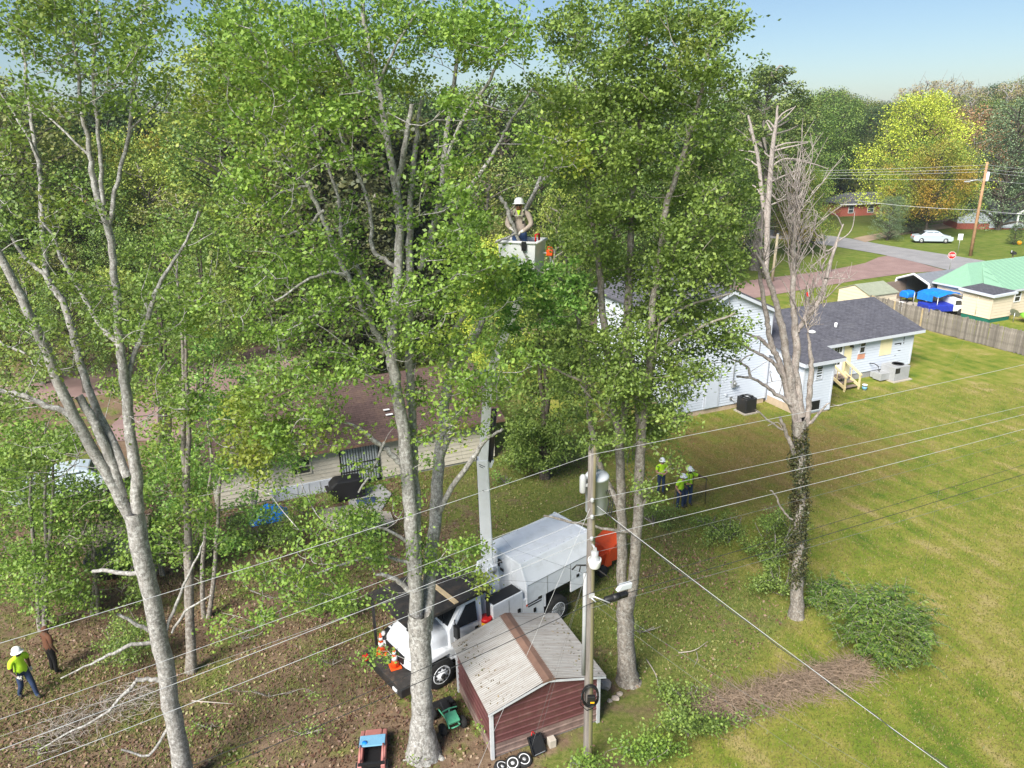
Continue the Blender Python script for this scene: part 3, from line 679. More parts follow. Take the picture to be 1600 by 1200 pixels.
for b in [(520, 40, 70, 50, 46), (600, 60, 60, 60, 46), (440, 60, 70, 60, 40), (690, 60, 60, 50, 34), (760, 70, 50, 60, 40), (470, 150, 80, 50, 44), (560, 160, 60, 50, 26), (400, 190, 60, 60, 28), (690, 160, 50, 50, 18), (740, 170, 40, 40, 12),
          (440, 260, 70, 50, 30), (520, 260, 50, 40, 14), (700, 280, 50, 50, 20), (730, 360, 50, 60, 44), (660, 310, 40, 40, 12), (390, 330, 60, 50, 22), (460, 360, 60, 40, 20), (560, 330, 40, 40, 8),
          (420, 440, 70, 50, 36), (500, 440, 60, 40, 30), (560, 430, 40, 40, 16), (500, 510, 80, 50, 46), (580, 480, 40, 40, 20), (690, 450, 60, 60, 46), (740, 470, 40, 60, 30), (600, 575, 50, 30, 12), (540, 560, 50, 30, 14),
          (680, 560, 40, 40, 26), (760, 560, 50, 60, 44), (730, 640, 50, 40, 22), (660, 620, 30, 30, 8), (760, 420, 30, 40, 24), (850, 230, 40, 40, 14), (900, 200, 40, 40, 16), (830, 300, 30, 30, 6)]:
    T.blob(b[0], b[1], b[2], b[3], b[4], -0.2, 1.7)
for b in [(480, 60, 80, 50, 40), (560, 30, 60, 30, 30), (620, 100, 50, 40, 18), (430, 110, 60, 40, 34), (350, 60, 55, 50, 38), (340, 120, 36, 40, 16), (380, 20, 60, 30, 30), (360, 150, 60, 40, 30), (660, 40, 50, 40, 20), (740, 30, 50, 30, 16)]:
    T.blob(b[0], b[1], b[2], b[3], b[4], 2.0, 1.4)
# low sprays hanging towards the camera
for b in [(440, 590, 70, 50, 34, -1.2), (390, 660, 60, 40, 26, -1.2), (460, 680, 60, 40, 16, -1.0), (540, 840, 60, 30, 18, -0.8), (450, 880, 90, 40, 40, -1.0), (380, 960, 60, 30, 12, -1.2), (530, 920, 60, 30, 16, -0.6), (590, 850, 40, 30, 10, 0),
          (720, 860, 30, 24, 9, 0.4), (690, 900, 46, 18, 9, 0.2), (735, 905, 30, 16, 6, .6), (610, 1010, 34, 18, 6, 1.0), (640, 860, 40, 24, 8, -.3), (590, 780, 40, 40, 12, 0.2), (480, 930, 60, 40, 18, -1.0), (430, 700, 50, 30, 20, -0.6), (640, 700, 30, 40, 8, 0), (400, 720, 60, 40, 26, -0.6), (480, 630, 60, 40, 24, -0.8)]:
    T.blob(b[0], b[1], b[2], b[3], b[4], b[5], 0.7)
T.build(per=25, spread=0.25, lsize=(0.06, 0.12))

# 3: twin-stemmed tree by the utility pole
T = NearTree('broadleaf_tree', 'dense green tree with paired trunks just right of the near utility pole', g(978, 1064), B_BROWN, LF['deep'], 3)
T.limb([(982, 1072, 44), (980, 1050, 32), (978, 1010, 27), (978, 960, 27), (980, 925, 29)])
T.limb([(973, 930, 16), (972, 870, 16), (971, 800, 15), (970, 745, 14), (968, 705, 14), (966, 668, 13), (957, 630, 12), (953, 583, 12), (945, 517, 11), (940, 467, 11), (935, 410, 10), (928, 370, 9), (921, 317, 8), (915, 260, 7), (905, 190, 5), (900, 120, 4)], 0.0)
T.limb([(969, 690, 13), (974, 655, 13), (977, 610, 13), (978, 550, 13), (982, 483, 13), (984, 420, 12), (986, 370, 11), (989, 300, 10), (997, 245, 9), (1002, 183, 8), (1005, 140, 7), (1009, 70, 6), (1012, -20, 4)], 0.1)
T.limb([(987, 930, 17), (993, 860, 17), (997, 797, 16), (999, 735, 16), (1002, 685, 15), (1008, 630, 13), (1015, 580, 12), (1017, 510, 11), (1024, 450, 11), (1031, 400, 10), (1039, 330, 10), (1052, 288, 9), (1070, 235, 8), (1083, 187, 7), (1096, 140, 6), (1112, 60, 4)], -0.05)
T.limb([(1010, 618, 10), (1018, 580, 10), (1026, 530, 10), (1034, 473, 9), (1046, 425, 8), (1055, 392, 8), (1074, 335, 7), (1087, 287, 6), (1098, 243, 5), (1112, 200, 3)], 0.25)
T.limb([(1044, 432, 7), (1060, 395, 6), (1092, 348, 5), (1114, 320, 4), (1140, 300, 3)], 0.1)
T.limb([(1000, 690, 10), (996, 640, 10), (990, 587, 9), (986, 540, 8)], 0.15)
T.limb([(972, 800, 11), (955, 765, 10), (940, 735, 10), (930, 700, 10), (922, 655, 9), (916, 613, 8), (907, 533, 7), (902, 490, 6), (890, 430, 5), (880, 370, 4)], 0.3)
T.limb([(955, 640, 5), (937, 612, 5), (920, 600, 5), (883, 585, 4), (837, 563, 3)], -0.4); T.limb([(966, 660, 4), (940, 640, 4), (905, 600, 3)], -0.3)
T.limb([(1000, 800, 6), (1012, 775, 5), (1022, 765, 4)], -0.3); T.limb([(988, 830, 6), (965, 830, 5), (930, 822, 4), (890, 815, 4), (850, 805, 3)], -0.2)
T.limb([(1015, 560, 6), (1060, 530, 5), (1110, 505, 4), (1150, 490, 3)], -0.35); T.limb([(1005, 650, 5), (1040, 650, 4), (1070, 660, 3)], -0.3); T.limb([(1018, 520, 5), (1070, 480, 4), (1140, 460, 3)], -0.3)
for b in [(870, 60, 50, 50, 44), (940, 50, 60, 50, 62), (1020, 50, 60, 50, 66), (1090, 60, 45, 50, 46), (1130, 40, 22, 30, 14), (870, 150, 40, 50, 34), (940, 140, 60, 50, 60), (1020, 140, 60, 50, 64), (1090, 160, 50, 50, 46), (1150, 130, 26, 30, 9), (1182, 90, 6, 14, 2),
          (880, 240, 50, 50, 40), (960, 240, 60, 50, 58), (1040, 240, 60, 50, 60), (1110, 250, 45, 50, 46), (1155, 250, 16, 30, 8), (890, 340, 40, 50, 40), (960, 340, 60, 50, 58), (1050, 340, 60, 50, 60), (1120, 340, 45, 45, 44), (1160, 310, 16, 24, 8),
          (960, 430, 50, 50, 52), (1050, 430, 60, 50, 70), (1120, 420, 40, 40, 46), (1150, 455, 14, 18, 4), (960, 530, 50, 50, 62), (1050, 520, 50, 45, 64), (1105, 520, 45, 34, 44), (1160, 525, 22, 22, 6), (950, 610, 40, 40, 40), (1035, 590, 45, 40, 50), (1080, 560, 34, 26, 24),
          (1000, 600, 55, 40, 40), (950, 560, 40, 50, 40), (1030, 640, 40, 30, 24), (1030, 680, 40, 30, 20), (940, 690, 30, 30, 12), (1060, 645, 30, 24, 10), (1030, 740, 30, 26, 9), (1080, 470, 40, 30, 14), (1020, 780, 24, 18, 4)]:
    T.blob(b[0], b[1], b[2], b[3], int(b[4] * 0.80), 0.2, 1.7)
T.build(per=34, spread=0.27, lsize=(0.065, 0.125))

# 4: dead tree with ivy on the trunk
T = NearTree('dead_tree', 'dead bare tree with ivy climbing its trunk at the edge of the mown lawn', g(1244, 963), B_DEAD, LF['deep'], 4)
T.bark2 = B_BROWN
T.limb([(1243, 974, 34), (1244, 955, 23), (1246, 905, 18), (1248, 850, 16), (1250, 790, 16), (1251, 730, 17), (1250, 690, 20), (1249, 655, 22)])
T.limb([(1247, 665, 15), (1243, 640, 14), (1240, 620, 13), (1233, 582, 13), (1228, 552, 12), (1223, 517, 11), (1216, 491, 10), (1210, 465, 9), (1200, 437, 8), (1193, 415, 6), (1180, 395, 4)], 0.0)
T.limb([(1244, 650, 12), (1233, 624, 11), (1226, 594, 10), (1216, 563, 9), (1207, 545, 9), (1201, 520, 8), (1198, 500, 8), (1191, 458, 7), (1187, 425, 6), (1188, 380, 5), (1193, 330, 4)], 0.1)
T.limb([(1252, 650, 13), (1247, 610, 12), (1243, 580, 12), (1244, 540, 12), (1242, 505, 10), (1239, 470, 9), (1239, 423, 8), (1241, 380, 6), (1243, 330, 4), (1246, 290, 2.5), (1252, 262, 1.5)], 0.05)
T.limb([(1245, 520, 8), (1252, 508, 8), (1263, 491, 8), (1275, 477, 7), (1284, 458, 7), (1291, 433, 6), (1301, 400, 5), (1310, 372, 3)], 0.2)
T.limb([(1258, 668, 9), (1263, 640, 9), (1265, 610, 9), (1268, 577, 8), (1266, 550, 6), (1263, 521, 3)], -0.1)
T.limb([(1243, 640, 7), (1232, 628, 7), (1212, 615, 6), (1193, 600, 5), (1174, 591, 4), (1150, 588, 3)], -0.1)
T.limb([(1174, 591, 4), (1169, 576, 4), (1156, 566, 3), (1130, 556, 2)]); T.limb([(1156, 566, 2), (1165, 558, 2), (1178, 552, 1.5)]); T.limb([(1207, 547, 6), (1196, 536, 6), (1186, 528, 5), (1165, 521, 3)])
T.limb([(1222, 580, 7), (1210, 568, 6), (1196, 558, 5), (1176, 548, 4), (1158, 538, 3)]); T.limb([(1230, 605, 6), (1222, 590, 5), (1214, 575, 4), (1208, 565, 3)])
T.limb([(1258, 665, 6), (1272, 655, 5), (1290, 633, 3), (1296, 630, 2)], -0.4); T.limb([(1245, 720, 7), (1238, 700, 7), (1230, 680, 6), (1222, 660, 5), (1219, 652, 4)], -0.4); T.limb([(1225, 673, 3), (1205, 660, 3), (1180, 640, 2)], -0.4)
T.limb([(1238, 812, 3), (1222, 796, 3), (1212, 775, 2.5), (1204, 765, 2)], -0.4)
rs = np.random.default_rng(44)
for k in range(110):                     # fine dead twigs fanning up from the upper limbs
    o = [(1240, 440), (1240, 400), (1242, 360), (1244, 320), (1192, 420), (1286, 450), (1262, 492)][rs.integers(0, 7)]
    o = (o[0] + rs.uniform(-3, 3), o[1] + rs.uniform(-30, 30)); a = rs.normal(0.12, 0.5); L = rs.uniform(35, 130) * (0.6 if o[0] < 1200 or o[0] > 1255 else 1)
    p = []; bend = rs.uniform(-.5, .5)
    for q in np.linspace(0, 1, 5): p.append((o[0] + math.sin(a + bend * (q - .5)) * L * q + rs.uniform(-2, 2), o[1] - math.cos(a) * L * q, 1.7 * (1 - q) + 0.6))
    T.limb(p, rs.uniform(-0.6, 0.6), thin=True)
    for e in (p[-2], p[-3], p[2]): T.limb([(e[0], e[1], 1.0), (e[0] + rs.uniform(-18, 18), e[1] - rs.uniform(8, 30), 0.5)], 0.3, thin=True)
for k in range(46):
    j = rs.integers(0, len(T.px)); x, y = T.px[j, :2]
    if y < 620: T.limb([(x, y, 1.6), (x + rs.uniform(-16, 16), y - rs.uniform(4, 24), 1.1), (x + rs.uniform(-34, 34), y - rs.uniform(8, 40), 0.6)], 0.3, thin=True)
dead = T.build(twigs=False)
off = np.array(dead.location)
def ivy(px0, px1, n, rad):
    out = []
    for k in range(n):
        y = rs.uniform(px0, px1); x = np.interp(y, [655, 690, 790, 850, 905, 960], [1249, 1250, 1250, 1248, 1246, 1244])
        c = A(x, y, T.Y0); a = rs.uniform(0, 2 * pi); r = rad * rs.uniform(0.7, 1.25) * (1 + .35 * math.sin(y * .09 + 2 * a))
        out.append(c + np.array([math.cos(a) * r, math.sin(a) * r, 0]))
    return np.array(out)
C = np.concatenate([ivy(665, 905, 9000, 0.175), ivy(680, 915, 3600, 0.25)])
V, F = leaf_quads(C - off, rs.uniform(0.05, 0.10, len(C)), 0.1, 0.6, 0.8)
LF['ivy'] = leaf_mat('ivy_leaves', [(0.018, 0.030, 0.010), (0.035, 0.05, 0.015), (0.065, 0.08, 0.022), (0.09, 0.075, 0.035)], (0.085, 0.05, 0.028), 0.5, 1.3, trans=0.15, gain=1.2)
tag(mesh_np('ivy', V, F, LF['ivy'], dead), kind='stuff')

# smaller trees and saplings
def sapling(name, label, base, top, w, n, leafm, bark, seed, stems=1, per=26, spread=0.3, lsize=(0.08, 0.14), low=0.35, hY=1.0, lean=0.0, group=None, rx=None):
    """a slim tree: base pixel on the ground, top pixel, stem width in pixels, n leafy sprays"""
    T = NearTree(name, label, g(*base), bark, leafm, seed, group)
    r = T.rs; bx, by = base; tx, ty = top
    for s in range(stems):
        dx = r.uniform(-1, 1) * 26 * (stems > 1); b0 = r.uniform(-7, 7) * (stems > 1)
        pts = [(bx + b0, by, w)]
        for q in (0.2, 0.4, 0.6, 0.8, 1.0):
            pts.append((bx + b0 + (tx - bx + dx) * q ** 1.2 + r.uniform(-4, 4), by + (ty - by) * q * (1 - 0.12 * (s > 0) * r.random()), w * (1 - 0.8 * q)))
        if s == 0: T.limb(pts)
        else: T.limb(pts, r.uniform(-0.2, 0.2), Y=T.Y0)
    H = by - ty; rx = rx or H * 0.24
    for k in range(7):
        q = low + (1 - low) * (k + 0.5) / 7
        rr = rx * (0.55 + 0.75 * math.sin(pi * min(1, (k + 0.7) / 6.6)))
        T.blob(bx + (tx - bx) * q, by - H * q, rr, H * 0.12, int(n / 7), 0, hY)
    return T.build(per=per, spread=spread, lsize=lsize)
sapling('young_tree', 'slim dark stemmed young tree standing just behind the pale leaning tree', (296, 1050), (262, 420), 15, 150, LF['maple'], B_BROWN, 21, 2, low=0.30, rx=80)
sapling('young_tree', 'leafy young tree in front of the left end of the brown roofed house', (322, 965), (345, 560), 8, 150, LF['bright'], B_BROWN, 22, 2, low=0.30, hY=1.6, rx=95)
sapling('young_tree', 'bushy bright green young tree beside the brown deck and black frame', (70, 985), (60, 660), 9, 320, LF['maple'], B_BROWN, 23, 3, low=0.08, hY=1.6, rx=110)
sapling('young_tree', 'short leafy sapling between the brown deck and the walking man', (150, 960), (140, 760), 6, 130, LF['oak'], B_BROWN, 31, 2, low=0.05, hY=1.0, rx=75)
sapling('young_tree', 'short bright sapling beside the slim dark stemmed young tree', (250, 900), (262, 700), 5, 120, LF['maple'], B_BROWN, 32, 3, low=0.1, hY=1.0, rx=60)
sapling('young_tree', 'thin multi stemmed young tree near the driveway behind the pale leaning tree', (258, 720), (250, 380), 8, 130, LF['oak'], B_DARK, 24, 4, low=0.3, lsize=(0.12, 0.2), spread=0.45, hY=2.5)
sapling('young_tree', 'thin stemmed young tree beside the reddish road behind the brown roof', (318, 640), (335, 330), 7, 150, LF['oak'], B_DARK, 25, 3, low=0.3, lsize=(0.14, 0.24), spread=0.6, hY=3)
sapling('young_tree', 'full green young tree hanging over the deck at the far left', (-10, 900), (0, 560), 10, 220, LF['deep'], B_BROWN, 26, 2, low=0.2, hY=1.6, rx=80)
sapling('young_tree', 'round leafy young tree over the middle of the brown roof', (395, 800), (440, 520), 6, 120, LF['deep'], B_BROWN, 30, 2, low=0.3, hY=1.6, rx=80)
# the full tree behind the boom and the low evergreen below it
sapling('full_green_tree', 'full dark green tree right behind the raised truck boom', (852, 748), (850, 430), 12, 300, LF['deep'], B_DARK, 27, 2, low=0.28, per=34, spread=0.42, lsize=(0.12, 0.2), hY=2.2, rx=78)
sapling('evergreen_bush', 'low dense evergreen bush on bare soil between the two houses', (850, 748), (848, 655), 6, 110, LF['deep'], B_DARK, 28, 2, low=0.05, per=44, spread=0.35, lsize=(0.10, 0.16), hY=1.4, rx=46)
# fresh leafy branch hanging in front of the bucket
T = NearTree('cut_branch', 'bright leafy branch hanging in front of the white bucket and held by the worker', 18.0, B_GREY, LF['bright'], 29, cat='branch')
T.limb([(806, 362, 5), (797, 340, 6), (790, 322, 6), (781, 308, 6)]); T.limb([(806, 362, 5), (815, 385, 5), (826, 410, 4), (840, 440, 3)], -0.15); T.limb([(830, 418, 3), (860, 430, 3), (885, 440, 2)], -0.1); T.limb([(806, 364, 4), (790, 372, 3), (772, 378, 3)], -0.1)
T.base = A(806, 362, 18.0)
for b in [(830, 430, 34, 22, 26), (870, 440, 30, 28, 26), (800, 470, 30, 30, 22), (850, 480, 40, 26, 24), (782, 378, 16, 26, 12), (778, 345, 10, 20, 4), (800, 420, 20, 16, 8)]:
    T.blob(b[0], b[1], b[2], b[3], b[4], -0.35, 0.3)
cutb = T.build(per=24, spread=0.16, lsize=(0.07, 0.13))

# ------------------------------------------------------------------ woodland trees: one of each kind, then copies
def proto_tree(name, H, Rc, seed, leafm, bark, shape='round', clumps=90, per=70, ls=(0.16, 0.34), low=0.25, up=0.5, bare=False):
    r = np.random.default_rng(seed)
    o = thing(name, None, None, (0, 0, -500))
    paths = []; C = []
    trunk = [np.array([0, 0, -0.4])]; ph = r.uniform(0, 6.28, 2)
    for k in range(1, 6):
        trunk.append(np.array([r.normal(0, 0.02) * H * k / 5, r.normal(0, 0.02) * H * k / 5, H * 0.92 * k / 5]))
    tp = smooth_path(trunk, 3); tr = np.linspace(0.022 * H, 0.004 * H, len(tp)); tr[0] *= 1.5
    paths.append((tp, tr))
    for k in range(clumps):
        q = (k + r.uniform(0, 1)) / clumps
        z = low + (1 - low) * q
        if shape == 'round': prof = math.sqrt(max(0.02, 1 - (2 * ((z - low) / (1 - low)) - 0.85) ** 2 / 1.45))
        elif shape == 'cone': prof = max(0.06, 1.05 * (1 - (z - low) / (1 - low)) ** 0.8)
        elif shape == 'tall': prof = math.sqrt(max(0.03, 1 - ((z - low) / (1 - low) - 0.45) ** 2 / 0.34))
        elif shape == 'pine': prof = 0.35 + 0.65 * math.sin(pi * min(1, (z - low) / (1 - low) * 0.8 + 0.25))
        rad = Rc * prof * (0.35 + 0.65 * math.sqrt(r.uniform(0, 1))) * r.uniform(0.85, 1.12)
        a = k * 2.39996 + r.uniform(-0.5, 0.5); rad *= 1 + .26 * math.sin(3 * a + ph[0] + 4 * z) + .16 * math.sin(5 * a + ph[1] - 7 * z)
        c = np.array([math.cos(a) * rad, math.sin(a) * rad, z * H]); C.append(c)
        if k % 2 == 0:
            zz = max(low * H * 0.6, c[2] - rad * r.uniform(0.35, 0.8)); s = np.array([np.interp(zz, tp[:, 2], tp[:, 0]), np.interp(zz, tp[:, 2], tp[:, 1]), zz])
            m = s * 0.45 + c * 0.55 + np.array([0, 0, r.uniform(-0.03, 0.05) * H])
            bp = smooth_path([s, m, c], 3); paths.append((bp, np.linspace(0.007 * H, 0.0018 * H, len(bp))))
            if bare:
                for j in range(7):
                    e = c + r.normal(0, 1, 3) * np.array([0.035, 0.035, 0.04]) * H + np.array([0, 0, 0.02 * H])
                    paths.append((np.array([m * 0.4 + c * 0.6, (c + e) / 2, e]), np.array([0.003, 0.002, 0.0012]) * H))
    V, F = tube_arrays(paths, 6); mesh_np('trunk', V, F, bark, o, smooth=True)
    if per:
        C = np.array(C); per = int(per * 1.35); k = r.integers(int(per * 0.5), int(per * 1.5), len(C)); cc = np.repeat(C, k, axis=0)
        cs = np.repeat(r.uniform(0.75, 1.25, len(C)), k)[:, None]
        d = rand_unit(len(cc)); d *= (r.uniform(0, 1, len(cc)) ** 0.45)[:, None]
        flat = 0.42 if shape == 'pine' else 0.62
        g_ = d * np.array([1, 1, flat]) * cs * Rc * 0.27
        V, F = leaf_quads(cc + g_, r.uniform(ls[0], ls[1], len(cc)), up, 0.2, 0.7)
        tag(mesh_np('crown', V, F, leafm, o), kind='stuff')
    o['H'] = float(H)
    return o

def wl(name, cols, patch=None, amt=0.5, sc=0.25, **k): return leaf_mat(name, cols, patch, amt, sc, trans=0.3, gain=2.15, **k)
LW = {
 'sunny': wl('sunny_yellow_green', [(0.06, 0.10, 0.016), (0.10, 0.15, 0.022), (0.145, 0.195, 0.03), (0.19, 0.225, 0.04)], (0.23, 0.21, 0.035), 0.5),
 'green': wl('woodland_green', [(0.030, 0.062, 0.014), (0.05, 0.10, 0.018), (0.08, 0.14, 0.025), (0.12, 0.18, 0.03)], (0.17, 0.155, 0.03), 0.5),
 'olive': wl('woodland_olive', [(0.045, 0.062, 0.017), (0.075, 0.098, 0.025), (0.11, 0.135, 0.032), (0.15, 0.16, 0.04)], (0.17, 0.165, 0.04), 0.5),
 'dark': wl('woodland_dark', [(0.014, 0.033, 0.013), (0.025, 0.052, 0.017), (0.04, 0.075, 0.022), (0.06, 0.10, 0.03)], None),
 'lime': wl('autumn_lime', [(0.14, 0.20, 0.022), (0.20, 0.27, 0.028), (0.27, 0.33, 0.035), (0.34, 0.36, 0.045)], (0.38, 0.33, 0.04), 0.5),
 'gold': wl('autumn_gold', [(0.05, 0.11, 0.018), (0.085, 0.155, 0.022), (0.13, 0.19, 0.026), (0.20, 0.20, 0.03)], (0.44, 0.23, 0.03), 0.8, 0.16, lo=0.46, hi=0.62),
 'rust': wl('autumn_rust', [(0.11, 0.075, 0.035), (0.155, 0.095, 0.045), (0.19, 0.12, 0.055), (0.20, 0.15, 0.06)], None),
 'tan': wl('autumn_tan', [(0.13, 0.12, 0.05), (0.17, 0.15, 0.065), (0.20, 0.165, 0.08), (0.16, 0.17, 0.05)], None),
 'bluish': wl('grey_green', [(0.04, 0.072, 0.038), (0.062, 0.10, 0.05), (0.09, 0.14, 0.065), (0.12, 0.17, 0.08)], None),
 'pine': wl('pine_needles', [(0.035, 0.065, 0.018), (0.055, 0.09, 0.022), (0.085, 0.125, 0.03), (0.13, 0.16, 0.045)], None),
 'cedar': wl('cedar_sprays', [(0.022, 0.034, 0.014), (0.036, 0.05, 0.018), (0.055, 0.07, 0.024), (0.075, 0.082, 0.03)], (0.07, 0.055, 0.03), 0.5),
}
PT = {
 'sunny': proto_tree('woodland_tree', 17, 5.4, 113, LW['sunny'], B_BROWN, 'round', 120, 70, low=0.15),
 'green': proto_tree('woodland_tree', 18, 5.2, 101, LW['green'], B_DARK, 'tall', 110, 80),
 'green2': proto_tree('woodland_tree', 17, 5.8, 102, LW['green'], B_DARK, 'round', 120, 75, low=0.2),
 'olive': proto_tree('woodland_tree', 17, 5.0, 103, LW['olive'], B_DARK, 'tall', 110, 75),
 'olive2': proto_tree('woodland_tree', 18, 5.4, 104, LW['olive'], B_BROWN, 'round', 110, 60, low=0.22),
 'dark': proto_tree('woodland_tree', 18, 5.0, 105, LW['dark'], B_DARK, 'tall', 120, 75, low=0.1),
 'lime': proto_tree('lime_green_tree', 16, 6.5, 106, LW['lime'], B_DARK, 'round', 170, 110, (0.14, 0.28), low=0.10),
 'gold': proto_tree('golden_tree', 12, 6.6, 107, LW['gold'], B_DARK, 'round', 170, 110, (0.12, 0.26), low=0.24),
 'rust': proto_tree('rust_brown_tree', 14, 5.0, 108, LW['rust'], B_BROWN, 'round', 90, 55, low=0.15),
 'tan': proto_tree('woodland_tree', 18, 4.5, 109, LW['tan'], B_GREY, 'tall', 70, 40, low=0.3, bare=True),
 'bluish': proto_tree('grey_green_tree', 18, 6.5, 110, LW['bluish'], B_DARK, 'round', 150, 75, low=0.06),
 'pine': proto_tree('tall_pine', 20, 4.6, 111, LW['pine'], B_BROWN, 'pine', 60, 120, (0.2, 0.4), low=0.5, up=0.7),
 'cedar': proto_tree('cedar_tree', 13, 3.0, 112, LW['cedar'], B_BROWN, 'cone', 120, 75, (0.16, 0.36), low=0.03, up=0.2),
}
for q in PT.values(): q['label'] = 'x'
used = set()
def place(kind, px, Y, top=None, label='', group=None, H=None, wide=1.0, name=None, X=None, cat='tree'):
    """a tree whose crown top lies on the sight line through (px, top), standing at distance Y"""
    q = PT[kind]
    if X is None:
        for _ in range(4):
            Pt = A(px, top, Y); X = Pt[0]
        z0 = terrain(X, Y); h = Pt[2] - z0
    else: z0 = terrain(X, Y); h = H
    s = h / q['H']
    if kind in used: c = copy_thing(q)
    else: c = q; used.add(kind)
    c.location = (X, Y, z0); c.scale = (s * wide, s * wide, s); c.rotation_euler = (0, 0, rng.uniform(0, 6.28))
    c['label'] = label; c['category'] = cat
    if group: c['group'] = group
    elif 'group' in c: del c['group']
    if name: c.name = name
    return c
# singled-out trees at the right
place('pine', 1207, 84, 106, 'tall pine with a rounded tufted crown standing above the dead trees', name='tall_pine')
place('lime', 1450, 116, 150, 'big lime green tree rising behind the golden tree near the silver car', wide=0.95, name='lime_green_tree')
place('lime', 1368, 150, 238, 'smaller lime green tree behind the brick house', wide=0.75, name='lime_green_tree')
place('gold', 1470, 107, 222, 'spreading tree turning orange and gold behind the parked silver car', wide=0.86, name='golden_tree')
place('rust', 1538, 132, 170, 'rust brown tree on the slope behind the golden tree', wide=1.0, name='rust_brown_tree')
place('rust', 1490, 150, 172, 'faded brown tree between the lime tree and the tan tops', wide=1.0, name='rust_brown_tree')
place('bluish', 1598, 112, 158, 'broad grey green tree behind the far utility pole', wide=0.95, name='grey_green_tree')
place('bluish', 1690, 112, 140, 'grey green tree cut by the right edge of the picture', wide=0.9, name='grey_green_tree')
place('gold', 1262, 92, 268, 'dark rounded tree with a bronze top beside the street', wide=0.62, name='bronze_topped_tree')
place('dark', 1283, 98, 280, 'dark glossy tree left of the brick house', wide=0.6, name='dark_tree')
place('bluish', 1396, 104, 308, 'rounded olive shrub at the corner of the brick house', wide=1.0, name='olive_shrub', cat='shrub')
place('bluish', 1432, 110, 318, 'dark shrub in the shade under the golden tree', wide=1.6, name='dark_shrub', cat='shrub')
place('dark', 1590, 98, 352, 'low evergreen shrub in front of the shaded pale house', wide=1.4, name='evergreen_shrub', cat='shrub')
# woods behind and beyond the right hand houses
GW = 'trees of the wooded hill beyond the street'
kinds = {'sunny': 'yellow green tree among the woods beyond the street', 'green': 'leafy green tree among the woods beyond the street', 'green2': 'round green tree among the woods beyond the street', 'olive': 'olive green tree among the woods beyond the street',
         'olive2': 'yellowing olive tree among the woods beyond the street', 'dark': 'dark evergreen tree among the woods beyond the street', 'tan': 'thin tan topped tree among the woods beyond the street', 'pine': 'pine among the woods beyond the street'}
def wood(kind, px, Y, top, wide=1.0):
    place(kind, px, Y, top, kinds[kind], GW + ', ' + kind.rstrip('2'), wide=wide, name='woodland_tree')
for px, Y, top, k in [(1290, 153, 205, 'dark'), (1265, 120, 160, 'green'), (1300, 155, 150, 'green2'), (1330, 161, 158, 'green'), (1310, 157, 230, 'green2'), (1345, 164, 175, 'dark'), (1375, 150, 168, 'dark'), (1395, 160, 160, 'dark'),
                      (1340, 163, 230, 'green'), (1285, 150, 145, 'green2'), (1305, 165, 141, 'olive'), (1335, 170, 152, 'dark'), (1360, 165, 158, 'olive'), (1385, 155, 196, 'olive2'), (1360, 150, 215, 'olive2'), (1240, 130, 170, 'dark'), (1225, 110, 230, 'dark'), (1250, 112, 215, 'green'),
                      (1420, 175, 140, 'tan'), (1450, 170, 130, 'tan'), (1475, 180, 127, 'tan'), (1505, 175, 130, 'tan'), (1530, 185, 138, 'tan'), (1435, 160, 155, 'olive'), (1470, 155, 150, 'olive2'), (1560, 190, 133, 'dark'), (1580, 170, 132, 'tan'), (1600, 175, 124, 'olive2'),
                      (1520, 160, 150, 'olive2'), (1555, 155, 160, 'green'), (1590, 150, 160, 'olive2'), (1625, 160, 140, 'olive'), (1660, 150, 130, 'green'), (1700, 140, 120, 'green2'), (1640, 130, 200, 'dark'), (1545, 122, 240, 'dark'), (1510, 128, 230, 'olive'),
                      (1180, 110, 180, 'green'), (1170, 96, 230, 'dark'), (1190, 140, 155, 'green2'), (1210, 150, 160, 'olive'), (1150, 125, 160, 'olive2'), (1740, 150, 130, 'green'), (1790, 140, 120, 'olive')]:
    wood(k, px, Y, top)
# far ridge
for i in range(54):
    px = -60 + i * 34 + rng.uniform(-12, 12)
    wood(['green', 'olive', 'dark', 'green2', 'olive2'][rng.integers(0, 5)], px, rng.uniform(190, 250), rng.uniform(150, 172) - max(0, (px - 1380)) * 0.12 + (12 if px < 1200 else 0), 1.3)
